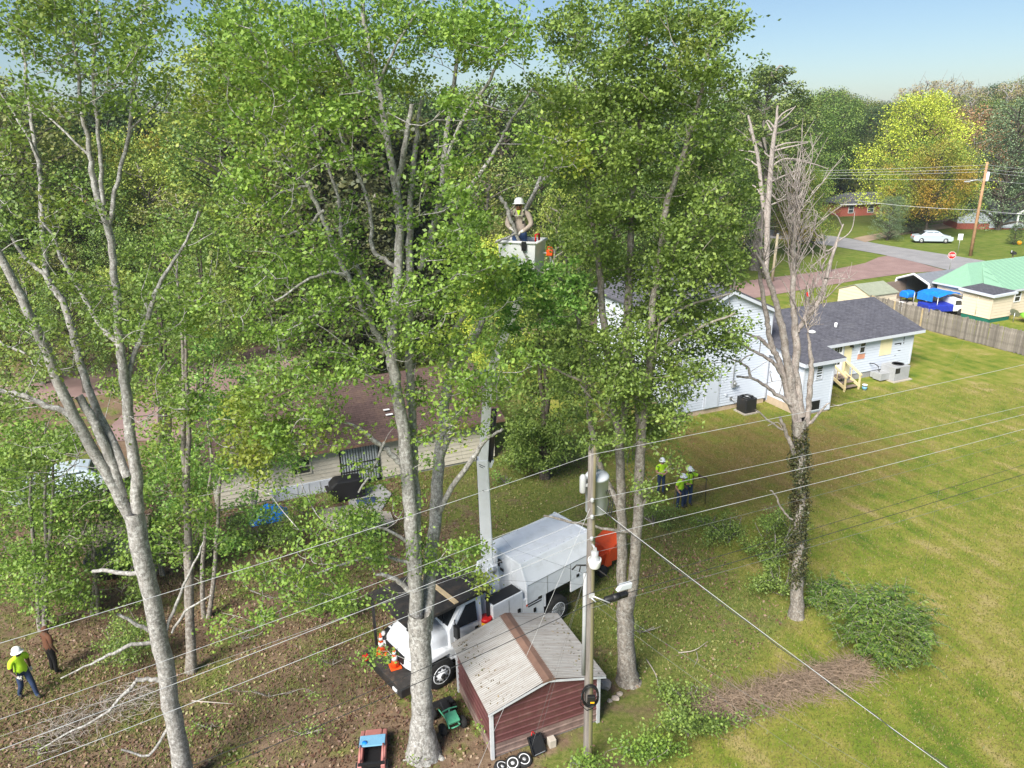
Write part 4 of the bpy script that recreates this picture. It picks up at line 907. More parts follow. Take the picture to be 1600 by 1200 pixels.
# woods behind the left house, beyond the reddish road
GL = 'trees of the woods behind the brown roofed house'
kl = {k: v.replace('beyond the street', 'behind the brown roofed house') for k, v in kinds.items()}
kl['cedar'] = 'dark cedar behind the brown roofed house'
def woodl(kind, px, Y, top, wide=1.0):
    nm = 'cedar_tree' if kind == 'cedar' else 'woodland_tree'
    place(kind, px, Y, top, kl[kind], GL + ', ' + kind.rstrip('2'), wide=wide, name=nm)
for px, Y, top, k in [(20, 70, 150, 'green'), (-40, 62, 120, 'olive'), (90, 74, 160, 'dark'), (60, 66, 210, 'sunny'), (150, 76, 142, 'dark'), (200, 80, 138, 'dark'), (185, 70, 215, 'gold_'), (255, 84, 184, 'olive'), (120, 62, 260, 'green2'), (225, 66, 250, 'sunny'),
                      (310, 78, 160, 'green'), (335, 70, 70, 'sunny'), (390, 64, 60, 'sunny'), (450, 70, 90, 'sunny'), (350, 62, 190, 'green2'), (430, 60, 230, 'olive'), (510, 66, 120, 'green'), (560, 74, 100, 'green'), (620, 80, 130, 'green'), (670, 76, 150, 'dark'),
                      (720, 82, 142, 'olive'), (770, 80, 135, 'green2'), (820, 84, 140, 'dark'), (870, 86, 130, 'green'), (930, 82, 140, 'olive'), (990, 88, 150, 'green'), (1050, 86, 145, 'dark'), (1110, 90, 150, 'green2'), (760, 64, 260, 'olive2'), (840, 66, 240, 'green'),
                      (700, 66, 250, 'sunny'), (900, 68, 250, 'sunny'), (960, 66, 280, 'green2'), (1030, 70, 260, 'green'), (1090, 74, 250, 'olive'), (1140, 78, 230, 'green'), (280, 60, 300, 'olive2'), (10, 58, 330, 'green2'), (80, 56, 380, 'olive'), (170, 58, 360, 'green'),
                      (660, 62, 330, 'dark'), (720, 58, 360, 'green2'), (800, 60, 340, 'olive'), (880, 62, 370, 'dark'), (960, 64, 380, 'green'), (1040, 66, 370, 'dark'), (1110, 74, 340, 'green2'), (400, 58, 330, 'olive'), (330, 56, 380, 'green2'), (-60, 56, 260, 'green'), (-30, 48, 420, 'olive'), (20, 48, 400, 'sunny'), (95, 46, 440, 'green2'), (170, 49, 420, 'sunny'), (260, 50, 430, 'green'), (340, 51, 450, 'sunny')]:
    if k == 'gold_': place('gold', px, Y, top, 'small orange tinted tree in the woods at the upper left', None, wide=0.7, name='orange_tinted_tree')
    else: woodl(k, px, Y, top)
for px, Y, top in [(500, 55, 200), (560, 54, 165), (610, 56, 210), (645, 58, 190), (455, 57, 250), (530, 50, 320), (590, 51, 310)]:
    woodl('cedar', px, Y, top, 1.15)
place('lime', 775, 46, 378, 'small yellow leaved tree half hidden behind the twin stemmed tree', None, wide=0.6, name='yellow_tree')
place('sunny', 870, 56, 300, 'yellow green tree showing behind the man in the bucket', None, wide=0.6, name='yellow_tree')
for k, q in PT.items():
    if k not in used: 
        for ch in list(q.children): bpy.data.objects.remove(ch)
        bpy.data.objects.remove(q)

# dead pine with stubby whitened branches behind the white house
T = NearTree('dead_pine', 'tall whitened dead pine with stubby branches behind the white house', 72.0, B_DEAD, LF['deep'], 61)
T.limb([(1196, 425, 10), (1198, 390, 9), (1200, 330, 9), (1204, 270, 8), (1208, 225, 7), (1213, 190, 5), (1215, 165, 3)])
T.limb([(1198, 345, 7), (1191, 310, 7), (1187, 265, 6), (1182, 235, 5), (1176, 210, 5), (1169, 180, 3)], 0.1)
for a, b, c in [((1212, 195), (1228, 182), (1243, 166)), ((1213, 188), (1226, 175), (1240, 168)), ((1210, 200), (1200, 188), (1196, 192)), ((1207, 232), (1228, 224), (1263, 222)), ((1207, 236), (1240, 228), (1262, 223)), ((1205, 250), (1220, 242), (1232, 243)), ((1204, 262), (1226, 248), (1266, 252)), ((1226, 248), (1270, 256), (1294, 264)),
                ((1202, 285), (1222, 276), (1240, 268)), ((1186, 240), (1170, 236), (1150, 235)), ((1187, 262), (1174, 252), (1164, 248)), ((1180, 226), (1168, 216), (1160, 208)), ((1178, 218), (1172, 205), (1170, 200)), ((1206, 205), (1200, 195), (1198, 190)), ((1203, 245), (1196, 240), (1195, 235)), ((1201, 300), (1216, 312), (1232, 300)), ((1200, 322), (1225, 312), (1258, 302)), ((1190, 305), (1180, 292), (1172, 288))]:
    T.limb([(*a, 3), (*b, 2.2), (*c, 1.2)], T.rs.uniform(-0.5, 0.5))
T.build(twigs=False)
T = NearTree('bare_sapling', 'small bare pale sapling on the grass island by the side road', g(1296, 425), B_DEAD, LF['deep'], 62)
T.limb([(1296, 425, 4), (1300, 400, 4), (1306, 380, 3), (1318, 350, 2)]); T.limb([(1306, 384, 2), (1290, 392, 2), (1272, 378, 1)]); T.limb([(1308, 378, 2), (1330, 360, 1.5), (1336, 330, 1)]); T.limb([(1304, 388, 2), (1282, 405, 2), (1266, 418, 1)]); T.limb([(1316, 354, 2), (1308, 338, 1.5), (1296, 330, 1)])
T.build(twigs=False)

# ------------------------------------------------------------------ shrubs, weeds and brush along the old fence row
def shrub(name, label, px, py, w, h, n, leafm, seed, per=40, ls=(0.06, 0.11), spread=0.18, group=None, Y=None):
    T = NearTree(name, label, Y or g(px, py), B_BROWN, leafm, seed, group, cat='shrub')
    T.limb([(px, py, 3), (px, py - h * 0.5, 2)])
    for k in range(5):
        a = T.rs.uniform(-1, 1); T.limb([(px, py - h * 0.1, 2), (px + a * w * 0.4, py - h * 0.5, 1.5), (px + a * w * 0.55, py - h * T.rs.uniform(0.6, 0.9), 1)], T.rs.uniform(-0.8, 0.8), thin=True)
    mpp = depth(A(px, py, T.Y0)) / FOC
    T.blob(px, py - h * 0.45, w * 0.5, h * 0.48, n, 0, w * mpp * 0.4)
    return T.build(per=per, spread=spread * 1.3, lsize=ls)
shrub('garden_shrub', 'bright green leafy shrub near the bottom of the utility pole', 1075, 1150, 66, 34, 30, LF['deep'], 71)
shrub('garden_shrub', 'yellow topped green shrub at the bottom edge right of the utility pole', 1012, 1195, 76, 40, 36, LF['maple'], 72)
shrub('weed_clump', 'yellow green weeds at the foot of the utility pole', 918, 1205, 60, 24, 24, LF['maple'], 73)
shrub('weed_clump', 'scrubby weeds between the pole and the brush heap', 1075, 1100, 50, 36, 18, LF['deep'], 74)
shrub('weed_clump', 'low weeds above the dry brush heap', 1150, 1130, 70, 20, 12, LF['oak'], 75)
shrub('garden_shrub', 'upright green shrub on the grass right of the paired trunks', 1138, 848, 50, 46, 34, LF['deep'], 76)
shrub('garden_shrub', 'scraggly shrub left of the ivy covered dead tree', 1212, 880, 80, 90, 60, LF['oak'], 77)
shrub('garden_shrub', 'dark leafy shrub at the foot of the ivy covered dead tree', 1222, 930, 60, 50, 40, LF['deep'], 78)
shrub('garden_shrub', 'low shrub below the workers beside the paired trunks', 1020, 822, 50, 34, 22, LF['deep'], 79)
shrub('weed_clump', 'weeds in the grass by the two standing workers', 1108, 822, 60, 18, 12, LF['oak'], 80)
shrub('weed_clump', 'small green weeds on the leaf litter by the green toy quad bike', 770, 1140, 40, 20, 14, LF['maple'], 81)
shrub('weed_clump', 'yellow tuft of weeds on the grass beside the boom', 790, 757, 24, 18, 10, LF['bright'], 82)
shrub('garden_shrub', 'bright green shrub beside the tan concrete pad', 575, 840, 60, 40, 36, LF['bright'], 83)
shrub('garden_shrub', 'green shrub spilling over the blue tarp', 400, 850, 110, 50, 70, LF['deep'], 84)
shrub('garden_shrub', 'low green shrub against the white skirting of the brown roofed house', 480, 808, 70, 30, 30, LF['maple'], 85)
shrub('fresh_green_patch', 'bright green ground plant beside the pale leaning trunk', 195, 1040, 90, 70, 60, LF['deep'], 86, ls=(0.05, 0.1))
shrub('weed_clump', 'green weeds under the hanging sprays left of the truck', 520, 960, 80, 40, 34, LF['maple'], 87)
shrub('garden_shrub', 'dense low bush left of the truck front', 420, 860, 80, 40, 30, LF['maple'], 88)
for k, (x, y, w_, lb) in enumerate([(330, 1140, 60, 'low green weeds on the leaf litter right of the leaning trunk'), (420, 1090, 80, 'patch of green weeds between the leaning trunk and the truck bumper'), (60, 1180, 80, 'green weeds at the bottom left corner below the branch pile'), (470, 1150, 70, 'green weeds left of the pink toy car'), (520, 1040, 60, 'small green weeds left of the orange cones'), (650, 1195, 50, 'small weeds at the foot of the twin stemmed tree'), (380, 1000, 80, 'green weed patch in front of the slim young trees'), (1000, 990, 60, 'weeds on the yard right of the paired trunks')]):
    shrub('weed_clump', lb, x, y, w_, 16, 14, LF['deep' if k % 2 else 'maple'], 200 + k, per=14, ls=(.05, .09))
# feathery mimosa bush
def fronds(name, label, px, py, w, h, n, seed):
    r = np.random.default_rng(seed); Y0 = g(px, py); o = thing(name, label, 'shrub', A(px, py, Y0)); o.location.z = 0
    mpp = depth(A(px, py, Y0)) / FOC; W = w * mpp; Hh = h * mpp * 0.95; paths = []; C = []; Sz = []; Dv = []
    lumps = [(r.normal(0, 0.20) * W, r.normal(0, 0.16) * W, r.uniform(0.45, 1.0)) for _ in range(12)]
    for lx, ly, lh in lumps: paths.append((np.array([[0, 0, 0], [lx * .5, ly * .5, lh * Hh * .45], [lx, ly, lh * Hh * .7]]), np.array([0.04, 0.028, 0.012])))
    for k in range(n):
        lx, ly, lh = lumps[r.integers(0, 12)]
        a = r.uniform(0, 2 * pi); s = np.array([lx, ly, lh * Hh * r.uniform(0.3, 0.8)]) + r.normal(0, 0.07 * W, 3) * np.array([1, 1, .5]); s[2] = max(s[2], .12)
        L = r.uniform(0.45, 0.95); el = r.uniform(-0.1, 1.0); bend = r.uniform(.2, .7); pts = []
        for u_ in np.linspace(0, 1, 5): pts.append(s + np.array([math.cos(a) * L * u_, math.sin(a) * L * u_, math.sin(el) * L * u_ - bend * L * u_ * u_]))
        pts = np.array(pts); paths.append((pts, np.linspace(0.010, 0.003, 5)))
        for u_ in np.linspace(0.1, 1, 15):
            c = np.array([np.interp(u_ * 4, range(5), pts[:, i]) for i in range(3)])
            for sd_ in (-1, 1):
                C.append(c + np.array([-math.sin(a), math.cos(a), -0.1]) * sd_ * 0.07 * (1.15 - 0.8 * u_) + r.normal(0, .02, 3)); Sz.append(0.17 * (1.2 - 0.7 * u_)); Dv.append(np.array([-math.sin(a) * sd_, math.cos(a) * sd_, -0.3]) + np.array([math.cos(a), math.sin(a), 0]) * 0.5 + r.normal(0, .2, 3))
    C = np.array(C); Sz = np.array(Sz); D = np.array(Dv); D /= np.linalg.norm(D, axis=1, keepdims=True)
    up = np.array([0, 0, 1.0]) + r.normal(0, 0.4, D.shape); S_ = np.cross(D, up); S_ /= np.linalg.norm(S_, axis=1, keepdims=True)
    L = Sz[:, None]
    V = np.stack([C - D * L * .5, C + S_ * L * .17, C + D * L * .5, C - S_ * L * .17], 1).reshape(-1, 3); V[:, 2] = np.maximum(V[:, 2], 0.02)
    tag(mesh_np('crown', V, np.arange(len(V)).reshape(-1, 4), LF['frond'], o), kind='stuff')
    V, F = tube_arrays(paths, 4); tag(mesh_np('branches', V, F, B_BROWN, o), kind='stuff')
    return o
LF['frond'] = leaf_mat('mimosa_fronds', [(0.030, 0.066, 0.012), (0.052, 0.105, 0.018), (0.082, 0.145, 0.024), (0.13, 0.185, 0.032)], (0.15, 0.15, 0.04), 0.45, 0.8, lo=0.56, hi=0.7)
fronds('feathery_bush', 'large feathery green bush on the lawn right of the dead tree', 1375, 1035, 205, 140, 800, 91)
fronds('feathery_bush', 'small leafy bush between the ivy trunk and the big feathery bush', 1300, 945, 70, 50, 130, 92)

def brush(name, label, px0, py0, px1, py1, wd, hgt, n, m, seed, cat='brush pile'):
    """a heap of thin dry sticks between two ground points"""
    r = np.random.default_rng(seed); a = G(px0, py0); b = G(px1, py1); o = thing(name, label, cat, (a + b) / 2); off = np.array(o.location); P = []
    for k in range(n):
        t = r.uniform(0, 1); q = r.normal(0, 0.42); c = a + (b - a) * t; nrm = np.cross((b - a) / np.linalg.norm(b - a), [0, 0, 1])
        c = c + nrm * q * wd; zmax = hgt * math.exp(-q * q * 2); c[2] = r.uniform(0.02, max(0.05, zmax))
        d = rand_unit(1)[0]; d[2] *= 0.4; L = r.uniform(0.25, 0.9)
        e = c + d * L; e[2] = max(0.01, e[2]); mdl = (c + e) / 2 + r.normal(0, 0.05, 3); mdl[2] = max(0.02, mdl[2])
        P.append((np.array([c, mdl, e]) - off, np.array([1, 0.8, 0.4]) * r.uniform(0.004, 0.011)))
    V, F = tube_arrays(P, 3); tag(mesh_np('twigs', V, F, m, o), kind='stuff'); return o
M['dry'] = mat('dry_twigs', (0.29, 0.215, 0.155), 0.9, var=0.3, scale=6)
M['greytwig'] = mat('grey_twigs', (0.34, 0.30, 0.26), 0.9, var=0.3, scale=6)
brush('brush_heap', 'long heap of dry grey pink brush on the edge of the lawn', 1085, 1122, 1350, 1046, 0.62, 0.42, 2600, M['dry'], 95)
brush('brush_heap', 'tangle of cut grey branches on the leaf litter left of the leaning trunk', 60, 1165, 235, 1085, 1.1, 0.35, 420, M['greytwig'], 96)

# ------------------------------------------------------------------ houses
def lap_wall(mb, a, b, z0, z1, step=0.2, proud=0.022, mi=0, top=None, out=None):
    """lap siding between two ground points (local x,y); top: function of t giving the wall's height (gables)"""
    a = np.array([*a, 0.0]); b = np.array([*b, 0.0]); d = b - a; L = np.linalg.norm(d); d /= L
    nrm = np.array([d[1], -d[0], 0]) if out is None else np.array([*out, 0.0])
    z = z0
    zt = z1 if top is None else max(top(t) for t in np.linspace(0, 1, 41))
    while z < zt - 1e-4:
        zz = min(z + step, zt); t0, t1 = 0.0, 1.0
        u0, u1 = 0.0, 1.0
        if top is not None:
            ts = [t for t in np.linspace(0, 1, 201) if top(t) >= z - 1e-6]; us = [t for t in np.linspace(0, 1, 201) if top(t) >= zz - 1e-6]
            if not ts: break
            t0, t1 = ts[0], ts[-1]; u0, u1 = (us[0], us[-1]) if us else ((t0 + t1) / 2,) * 2
        p0 = a + d * L * t0; p1 = a + d * L * t1; q0 = a + d * L * u0; q1 = a + d * L * u1
        mb.add([p0 + nrm * proud + [0, 0, z], p1 + nrm * proud + [0, 0, z], q1 + [0, 0, zz], q0 + [0, 0, zz], p0 + [0, 0, z], p1 + [0, 0, z]],
               [(0, 1, 2, 3), (4, 5, 1, 0)], mi)
        z = zz
    return mb

def window(parent, org, ax, w_, h_, mframe, mglass=None, name='window', sash=True, depth_=0.05, label=None, green=False):
    """org: lower left corner on the wall, ax: unit vector along the wall; the outward side is to the right of ax"""
    ax = np.array([*ax, 0.0]); out = np.array([ax[1], -ax[0], 0.0]); Z = np.array([0, 0, 1.0]); o = np.array(org, float)
    Mx = Matrix(((ax[0], out[0], 0, o[0]), (ax[1], out[1], 0, o[1]), (0, 0, 1, o[2]), (0, 0, 0, 1)))
    f = 0.07; mb = MB()
    mb.box(0, -0.02, 0, w_, depth_, f, 0, Mx); mb.box(0, -0.02, h_ - f, w_, depth_, h_, 0, Mx); mb.box(0, -0.02, f, f, depth_ - .003, h_ - f, 0, Mx); mb.box(w_ - f, -0.02, f, w_, depth_ - .003, h_ - f, 0, Mx)
    if sash: mb.box(f, -0.02, h_ / 2 - 0.03, w_ - f, depth_ - .006, h_ / 2 + 0.03, 0, Mx)
    wd = mb.build(name, mframe, parent, label=label)
    if sash:
        MB().box(f, -0.015, f, w_ - f, 0.012, h_ / 2 - 0.03, 0, Mx).build('pane', mglass or M['glass'], wd)
        MB().box(f, -0.015, h_ / 2 + 0.03, w_ - f, 0.018, h_ - f, 0, Mx).build('pane', mglass or M['glass'], wd)
    else: MB().box(f, -0.015, f, w_ - f, 0.012, h_ - f, 0, Mx).build('pane', mglass or M['glass'], wd)
    return wd

# --- white house with the tall gable
OW = np.array([15.19, 41.56, 0])
W = thing('white_house', 'white sided house with a tall gable wall, low rear wing and dark shingle roofs', 'house', OW, AX)
gw, gh, gr, gd = 6.2, 5.8, 7.2, 9.5
mb = MB(); gab = lambda t: gh + (gr - gh) * (1 - abs(2 * t - 1))
lap_wall(mb, (-gw, 0), (0, 0), 0.32, gh, 0.16, top=gab)
lap_wall(mb, (0, 0), (0, gd), 0.32, gh, 0.16); lap_wall(mb, (-gw, gd), (-gw, 0), 0.32, gh, 0.16); lap_wall(mb, (0, gd), (-gw, gd), 0.32, gh, 0.3, top=gab)
mb.build('gable_wall_siding', M['vinyl'], W)
MB().box(-gw + .02, .03, -0.1, -.02, gd - .03, 0.318).build('foundation', M['tan_block'], W)
mb = MB()
for sx in (-1, 1):
    x0 = -gw / 2; ov = 0.35; k = (gr - gh) / (gw / 2)
    xe = x0 + sx * (gw / 2 + ov); ze = gh - k * ov
    mb.slab((x0, -0.3, gr + .12), (x0, gd + .3, gr + .12), (xe, gd + .3, ze + .12), (xe, -0.3, ze + .12), 0.10)
rf = mb.build('roof', M['shingle_gable'], W); fix_normals(rf)
mb = MB()
for sx in (-1, 1):
    xe = -gw / 2 + sx * (gw / 2 + .35); ze = gh - .35 * (gr - gh) / (gw / 2)
    mb.add([(-gw / 2, -0.3, gr + .02), (xe, -0.3, ze + .02), (xe, -0.3, ze - .16), (-gw / 2, -0.3, gr - .16), (-gw / 2, -0.0, gr + .02), (xe, -0.0, ze + .02), (xe, -0.0, ze - .16), (-gw / 2, -0.0, gr - .16)],
           [(0, 1, 2, 3), (3, 2, 6, 7), (4, 7, 6, 5), (1, 5, 6, 2)])
mb.build('rake_board', M['vinyl_trim'], W)
for x in (-gw, -0.0): MB().box(x - .06, -.035, .31, x + .06, .06, gh - .05).build('corner_trim', M['vinyl_trim'], W)
# blind side door, meter, outlet
d = MB().box(-4.5, -.06, .33, -3.42, .0, 2.45).build('door_frame', M['vinyl_trim'], W)
MB().box(-4.38, -.085, .36, -3.54, -.055, 2.34).build('door', M['vinyl'], d)
mt = MB().cbox((-2.5, -.12, 1.62), (.2, .16, .42)).lathe([(.10, -.22), (.10, -.32), (.07, -.34)], 14, 0, Matrix.Translation((-2.5, 0, 1.68)) @ Matrix.Rotation(R(90), 4, 'X') @ Matrix.Scale(-1, 4, (0, 0, 1)))
mt.tube([(-2.5, -.08, 1.8), (-2.5, -.08, 3.35)], .03, 8).tube([(-2.5, -.08, 3.35), (-2.5, -.2, 3.42), (-2.5, -.24, 3.36)], .035, 8).cbox((-2.2, -.06, 1.42), (.35, .05, .06))
mt.build('electric_meter', M['steel'], W)
MB().cbox((-2.9, -.05, 1.0), (.12, .06, .16)).build('outlet_box', M['vinyl_trim'], W)
MB().cbox((-2.55, -.05, .72), (.16, .08, .2)).tube([(-2.5, -.07, .7), (-2.3, -.2, .45), (-2.1, -.35, .4)], .02, 6).build('disconnect_box', M['steel'], W)
# rear bump-out
bw0, bw1, bv, bh = .25, 2.4, -2.7, 3.25
mb = MB()
slope = lambda v: 3.25 + (v - bv) * 0.17
lap_wall(mb, (bw0, 0.8), (bw0, bv), .12, 3.6, .16, top=lambda t: slope(0.8 + (bv - 0.8) * t)); lap_wall(mb, (bw0, bv), (bw1, bv), .12, bh, .16); lap_wall(mb, (bw1, bv), (bw1, .8), .12, 3.6, .16, top=lambda t: slope(bv + (.8 - bv) * t))
mb.build('rear_bump_out_siding', M['vinyl'], W)
MB().box(bw0 - .04, bv + .03, -.05, bw1 - .02, .7, .118).build('foundation', M['tan_block'], W)
MB().box(bw0 - .05, bv + .4, .0, bw0 - .01, -.02, .46).build('skirt_board', M['tan_block'], W)
for x in (bw0, bw1): MB().box(x - .05, bv - .035, .11, x + .05, bv + .05, bh - .03).build('corner_trim', M['vinyl_trim'], W)
mb = MB(); mb.slab((-.02, bv - .3, slope(bv - .3) + .1), (bw1 + .55, bv - .3, slope(bv - .3) + .1), (bw1 + .55, 2.2, slope(2.2) + .1), (-.02, 2.2, slope(2.2) + .1), .09); fix_normals(mb.build('bump_out_roof', M['shingle'], W))
MB().box(-.0, bv - .325, slope(bv - .3) - .14, bw1 + .55, bv - .302, slope(bv - .3) + .07).box(-.03, bv - .3, slope(bv) - .2, -.01, 0, slope(bv) + .02).build('fascia', M['vinyl_trim'], W)
window(W, (1.08, bv - .0, 2.1), (1, 0), .52, .92, M['vinyl_trim'], label='small window with green sticker on glass')
o_ = MB().box(.98, bv - .05, .26, 1.62, bv + .05, .84).build('crawl_opening', M['black'], W)
MB().box(.92, bv - .06, .20, 1.68, bv - .02, .26).box(.92, bv - .06, .84, 1.68, bv - .02, .90).box(.92, bv - .06, .26, .98, bv - .02, .84).box(1.62, bv - .06, .26, 1.68, bv - .02, .84).build('opening_frame', M['vinyl_trim'], o_)
# one storey wing
mv, mw, mh, md_ = .8, 12.95, 2.85, 9.0
mb = MB(); rg = (mv + md_) / 2; rz_ = 4.15
lap_wall(mb, (0.05, mv), (mw, mv), .42, mh, .18); lap_wall(mb, (mw, mv), (mw, md_), .42, mh, .18, top=lambda t: mh + (rz_ - .15 - mh) * (1 - abs(2 * t - 1))); lap_wall(mb, (mw, md_), (0, md_), .42, mh, .3)
mb.build('wing_siding', M['vinyl'], W)
MB().box(.1, mv + .03, -.1, mw - .02, md_ - .05, .418).build('foundation', M['block'], W)
mb = MB(); ze = mh - .06
mb.slab((-.0, mv - .35, ze), (mw + .6, mv - .35, ze), (mw + .6, rg, rz_), (-.0, rg, rz_), .09); mb.slab((0, md_ + .3, ze), (mw + .6, md_ + .3, ze), (mw + .6, rg, rz_), (0, rg, rz_), .09)
fix_normals(mb.build('wing_roof', M['shingle'], W))
MB().box(2.9, mv - .375, ze - .2, mw + .6, mv - .352, ze - .01).box(2.9, mv - .35, ze - .2, mw + .55, mv - .01, ze - .17).build('fascia', M['vinyl_trim'], W)
MB().box(mw - .06, mv - .035, .41, mw + .05, mv + .05, mh - .25).build('corner_trim', M['vinyl_trim'], W)
dr = MB().box(5.75, mv - .06, .5, 6.85, mv + .0, 2.72).build('door_frame', M['vinyl_trim'], W)
dd = MB().box(5.87, mv - .085, .52, 6.72, mv - .055, 2.62).build('door', M['white_plastic'], dr)
for i in range(3): MB().box(6.0 + i * .21, mv - .1, 2.12, 6.17 + i * .21, mv - .08, 2.45).build('door_pane', M['glass'], dr)
for i in range(2): MB().box(6.08 + i * .26, mv - .1, 1.3, 6.28 + i * .26, mv - .08, 1.46).build('door_pane', M['glass'], dr)
MB().box(6.9, mv - .03, .5, 7.55, mv - .019, 2.7).build('bare_panel', M['cream'], W, label='cream unpainted panel beside the door')
MB().box(10.0, mv - .03, 1.35, 11.05, mv - .019, 2.62).build('bare_panel', M['cream'], W, label='cream unpainted patch in the white siding')
window(W, (8.15, mv - .02, 1.75), (1, 0), .55, .92, M['vinyl_trim'])
MB().box(8.1, mv - .035, 1.38, 8.72, mv - .019, 1.72).build('wall_patch', M['pink_patch'], W, label='orange patch below the wing window')
MB().cbox((7.35, mv - .12, 2.42), (.1, .22, .16)).tube([(7.35, mv - .05, 2.42), (7.42, mv - .25, 2.36)], .06, 8).build('wall_lamp', M['black_metal'], W)
mb = MB()
for x, z, a, b in [(11.55, 2.0, .5, .07), (11.85, 1.95, .1, .12), (12.1, 2.25, .05, .3), (12.12, 1.98, .05, .12), (11.8, 1.5, .25, .04), (11.5, 1.2, .12, .03)]: mb.box(x - a / 2, mv - .028, z - b / 2, x + a / 2, mv - .019, z + b / 2)
mb.build('siding_hole', M['black'], W)
MB().lathe([(.09, 0), (.09, .38), (.07, .38), (.07, .1)], 12, 0, Matrix.Translation((7.4, 2.2, 3.2))).build('roof_vent', M['white_plastic'], W)
MB().lathe([(.22, 0), (.2, .08), (.05, .14)], 12, 0, Matrix.Translation((3.6, .4, 3.85)) ).build('roof_vent', M['white_plastic'], W)

def lp(O, u, v, z=0): return np.asarray(O) + EU * u + EV * v + np.array([0, 0, z])
# black condenser by the gable wall
c = thing('air_conditioner', 'black air conditioner condenser standing by the tall white gable wall', 'air conditioner', lp(OW, -1.95, -.75), AX)
MB().prism([(-.36, -.42), (.36, -.42), (.42, -.36), (.42, .36), (.36, .42), (-.36, .42), (-.42, .36), (-.42, -.36)], .08, .92, 'z').build('cabinet', M['black_metal'], c, .02)
MB().cbox((0, 0, .04), (1.0, 1.0, .08)).build('base_pad', M['concrete'], c)
MB().lathe([(.39, .92), (.39, .97), (.33, .98), (.33, .92)], 20).build('fan_ring', M['black'], c)
MB().lathe([(.1, .95), (.1, .99), (.01, 1.0)], 12).box(-.32, -.015, .945, .32, .015, .955).box(-.015, -.32, .957, .015, .32, .967).build('fan_hub', M['steel'], c)
# grey package unit by the low wing
c = thing('package_unit', 'large grey package air conditioner with ducts against the low white wing', 'air conditioner', lp(OW, 10.55, -.15), AX); c.scale = (.88, .88, .9)
MB().box(-.75, -.62, .08, .75, .62, 1.08).build('cabinet', M['unit_grey'], c, .02)
MB().lathe([(.42, 1.08), (.42, 1.13), (.36, 1.13), (.36, 1.06)], 20, 0, Matrix.Translation((.2, 0, 0))).build('fan_ring', M['black_metal'], c)
MB().box(-.7, -.635, .62, -.25, -.622, 1.0).build('vent_grille', M['black_metal'], c)
MB().box(-1.6, -.2, .1, -.752, .5, .62).box(-1.45, .5, .1, -.8, .9, .5).build('duct_box', M['unit_grey'], c, .02)
MB().box(-.9, -.8, 0, .95, .75, .078).build('base_pad', M['concrete'], c)
MB().tube([(-1.25, .3, .62), (-1.3, .4, 1.0), (-1.45, .6, 1.15), (-1.5, 1.0, 1.1)], .035, 8).build('conduit', M['black_metal'], c)
# new wooden steps
c = thing('wooden_steps', 'new yellow lumber steps with handrails below the back door', 'steps', lp(OW, 6.3, .75), AX)
for i, (y0, z) in enumerate([(-.75, .62), (-1.05, .42), (-1.35, .22)]): MB().box(-.5, y0 - .0, z - .04, .55, y0 + .3, z).build('step', M['deck_wood'], c)
MB().box(-.5, -.45, .58, .55, -.02, .66).build('landing', M['deck_wood'], c)
for x in (-.58, .62):
    for y, h in ((-.08, 1.55), (-1.42, .95)): MB().box(x - .045, y - .045, 0, x + .045, y + .045, h).build('post', M['lumber'], c)
    mb = MB().prism([(-.15, 1.5), (-1.5, .9), (-1.5, .99), (-.15, 1.6)], x - .07, x + .07, 'x'); mb.build('handrail', M['lumber'], c)
    MB().prism([(-.15, .62), (-1.5, .12), (-1.5, .3), (-.15, .82)], x - .03, x + .03, 'x').build('stringer', M['lumber'], c)
    MB().box(x - .02, -.75, .4, x + .02, -.71, 1.2).build('baluster', M['lumber'], c)
c = thing('paint_bucket', 'white plastic bucket on the grass beside the wooden steps', 'bucket', lp(OW, 7.05, -1.0), 0)
MB().lathe([(.13, 0), (.15, .36), (.16, .36), (.16, .38), (.14, .38), (.12, .02)], 16).build('pail', M['white_plastic'], c)
MB().lathe([(.136, .08), (.152, .26)], 16).build('paper_label', M['toy_blue'], c)
# electric meter cable run: side wall wire handled with the wires

# --- left house with the brown roof
OL = np.array([-13.02, 29.34, 0])
L = thing('brown_roof_house', 'low pale sided house with a worn brown shingle roof and barred double door', 'house', OL, AX)
hw0, hw1, hz, hd = -.3, 13.1, 2.25, 8.6
mb = MB(); lap_wall(mb, (hw0, .13), (hw1, .13), .12, hz, .2); lap_wall(mb, (hw1, .13), (hw1, hd), .12, hz, .2, top=lambda t: hz + 1.5 * (1 - abs(2 * t - 1))); lap_wall(mb, (hw0, hd), (hw0, .13), .12, hz, .2, top=lambda t: hz + 1.5 * (1 - abs(2 * t - 1)))
mb.build('siding', M['old_vinyl'], L)
MB().box(hw0 + .02, .16, -.1, hw1 - .02, hd, .118).build('foundation', M['block'], L)
mb = MB(); yr = hd / 2 + .1; zr = 3.95
mb.slab((hw0 - .5, -.35, hz + .02), (hw1 + .45, -.35, hz + .02), (hw1 + .45, yr, zr), (hw0 - .5, yr, zr), .1); mb.slab((hw0 - .5, hd + .4, hz + .02), (hw1 + .45, hd + .4, hz + .02), (hw1 + .45, yr, zr), (hw0 - .5, yr, zr), .1)
fix_normals(mb.build('roof', M['brown_shingle'], L))
MB().box(hw0 - .5, -.375, hz - .12, hw1 + .45, -.352, hz + .0).build('gutter', mat('rusty_gutter', (.12, .075, .055), .8, var=.4, scale=5, dirt=(.3, .16, .08), dirt_amt=.7), L)
dr = MB().box(5.3, .07, .1, 7.2, .125, 2.1).build('door_surround', M['black_metal'], L)
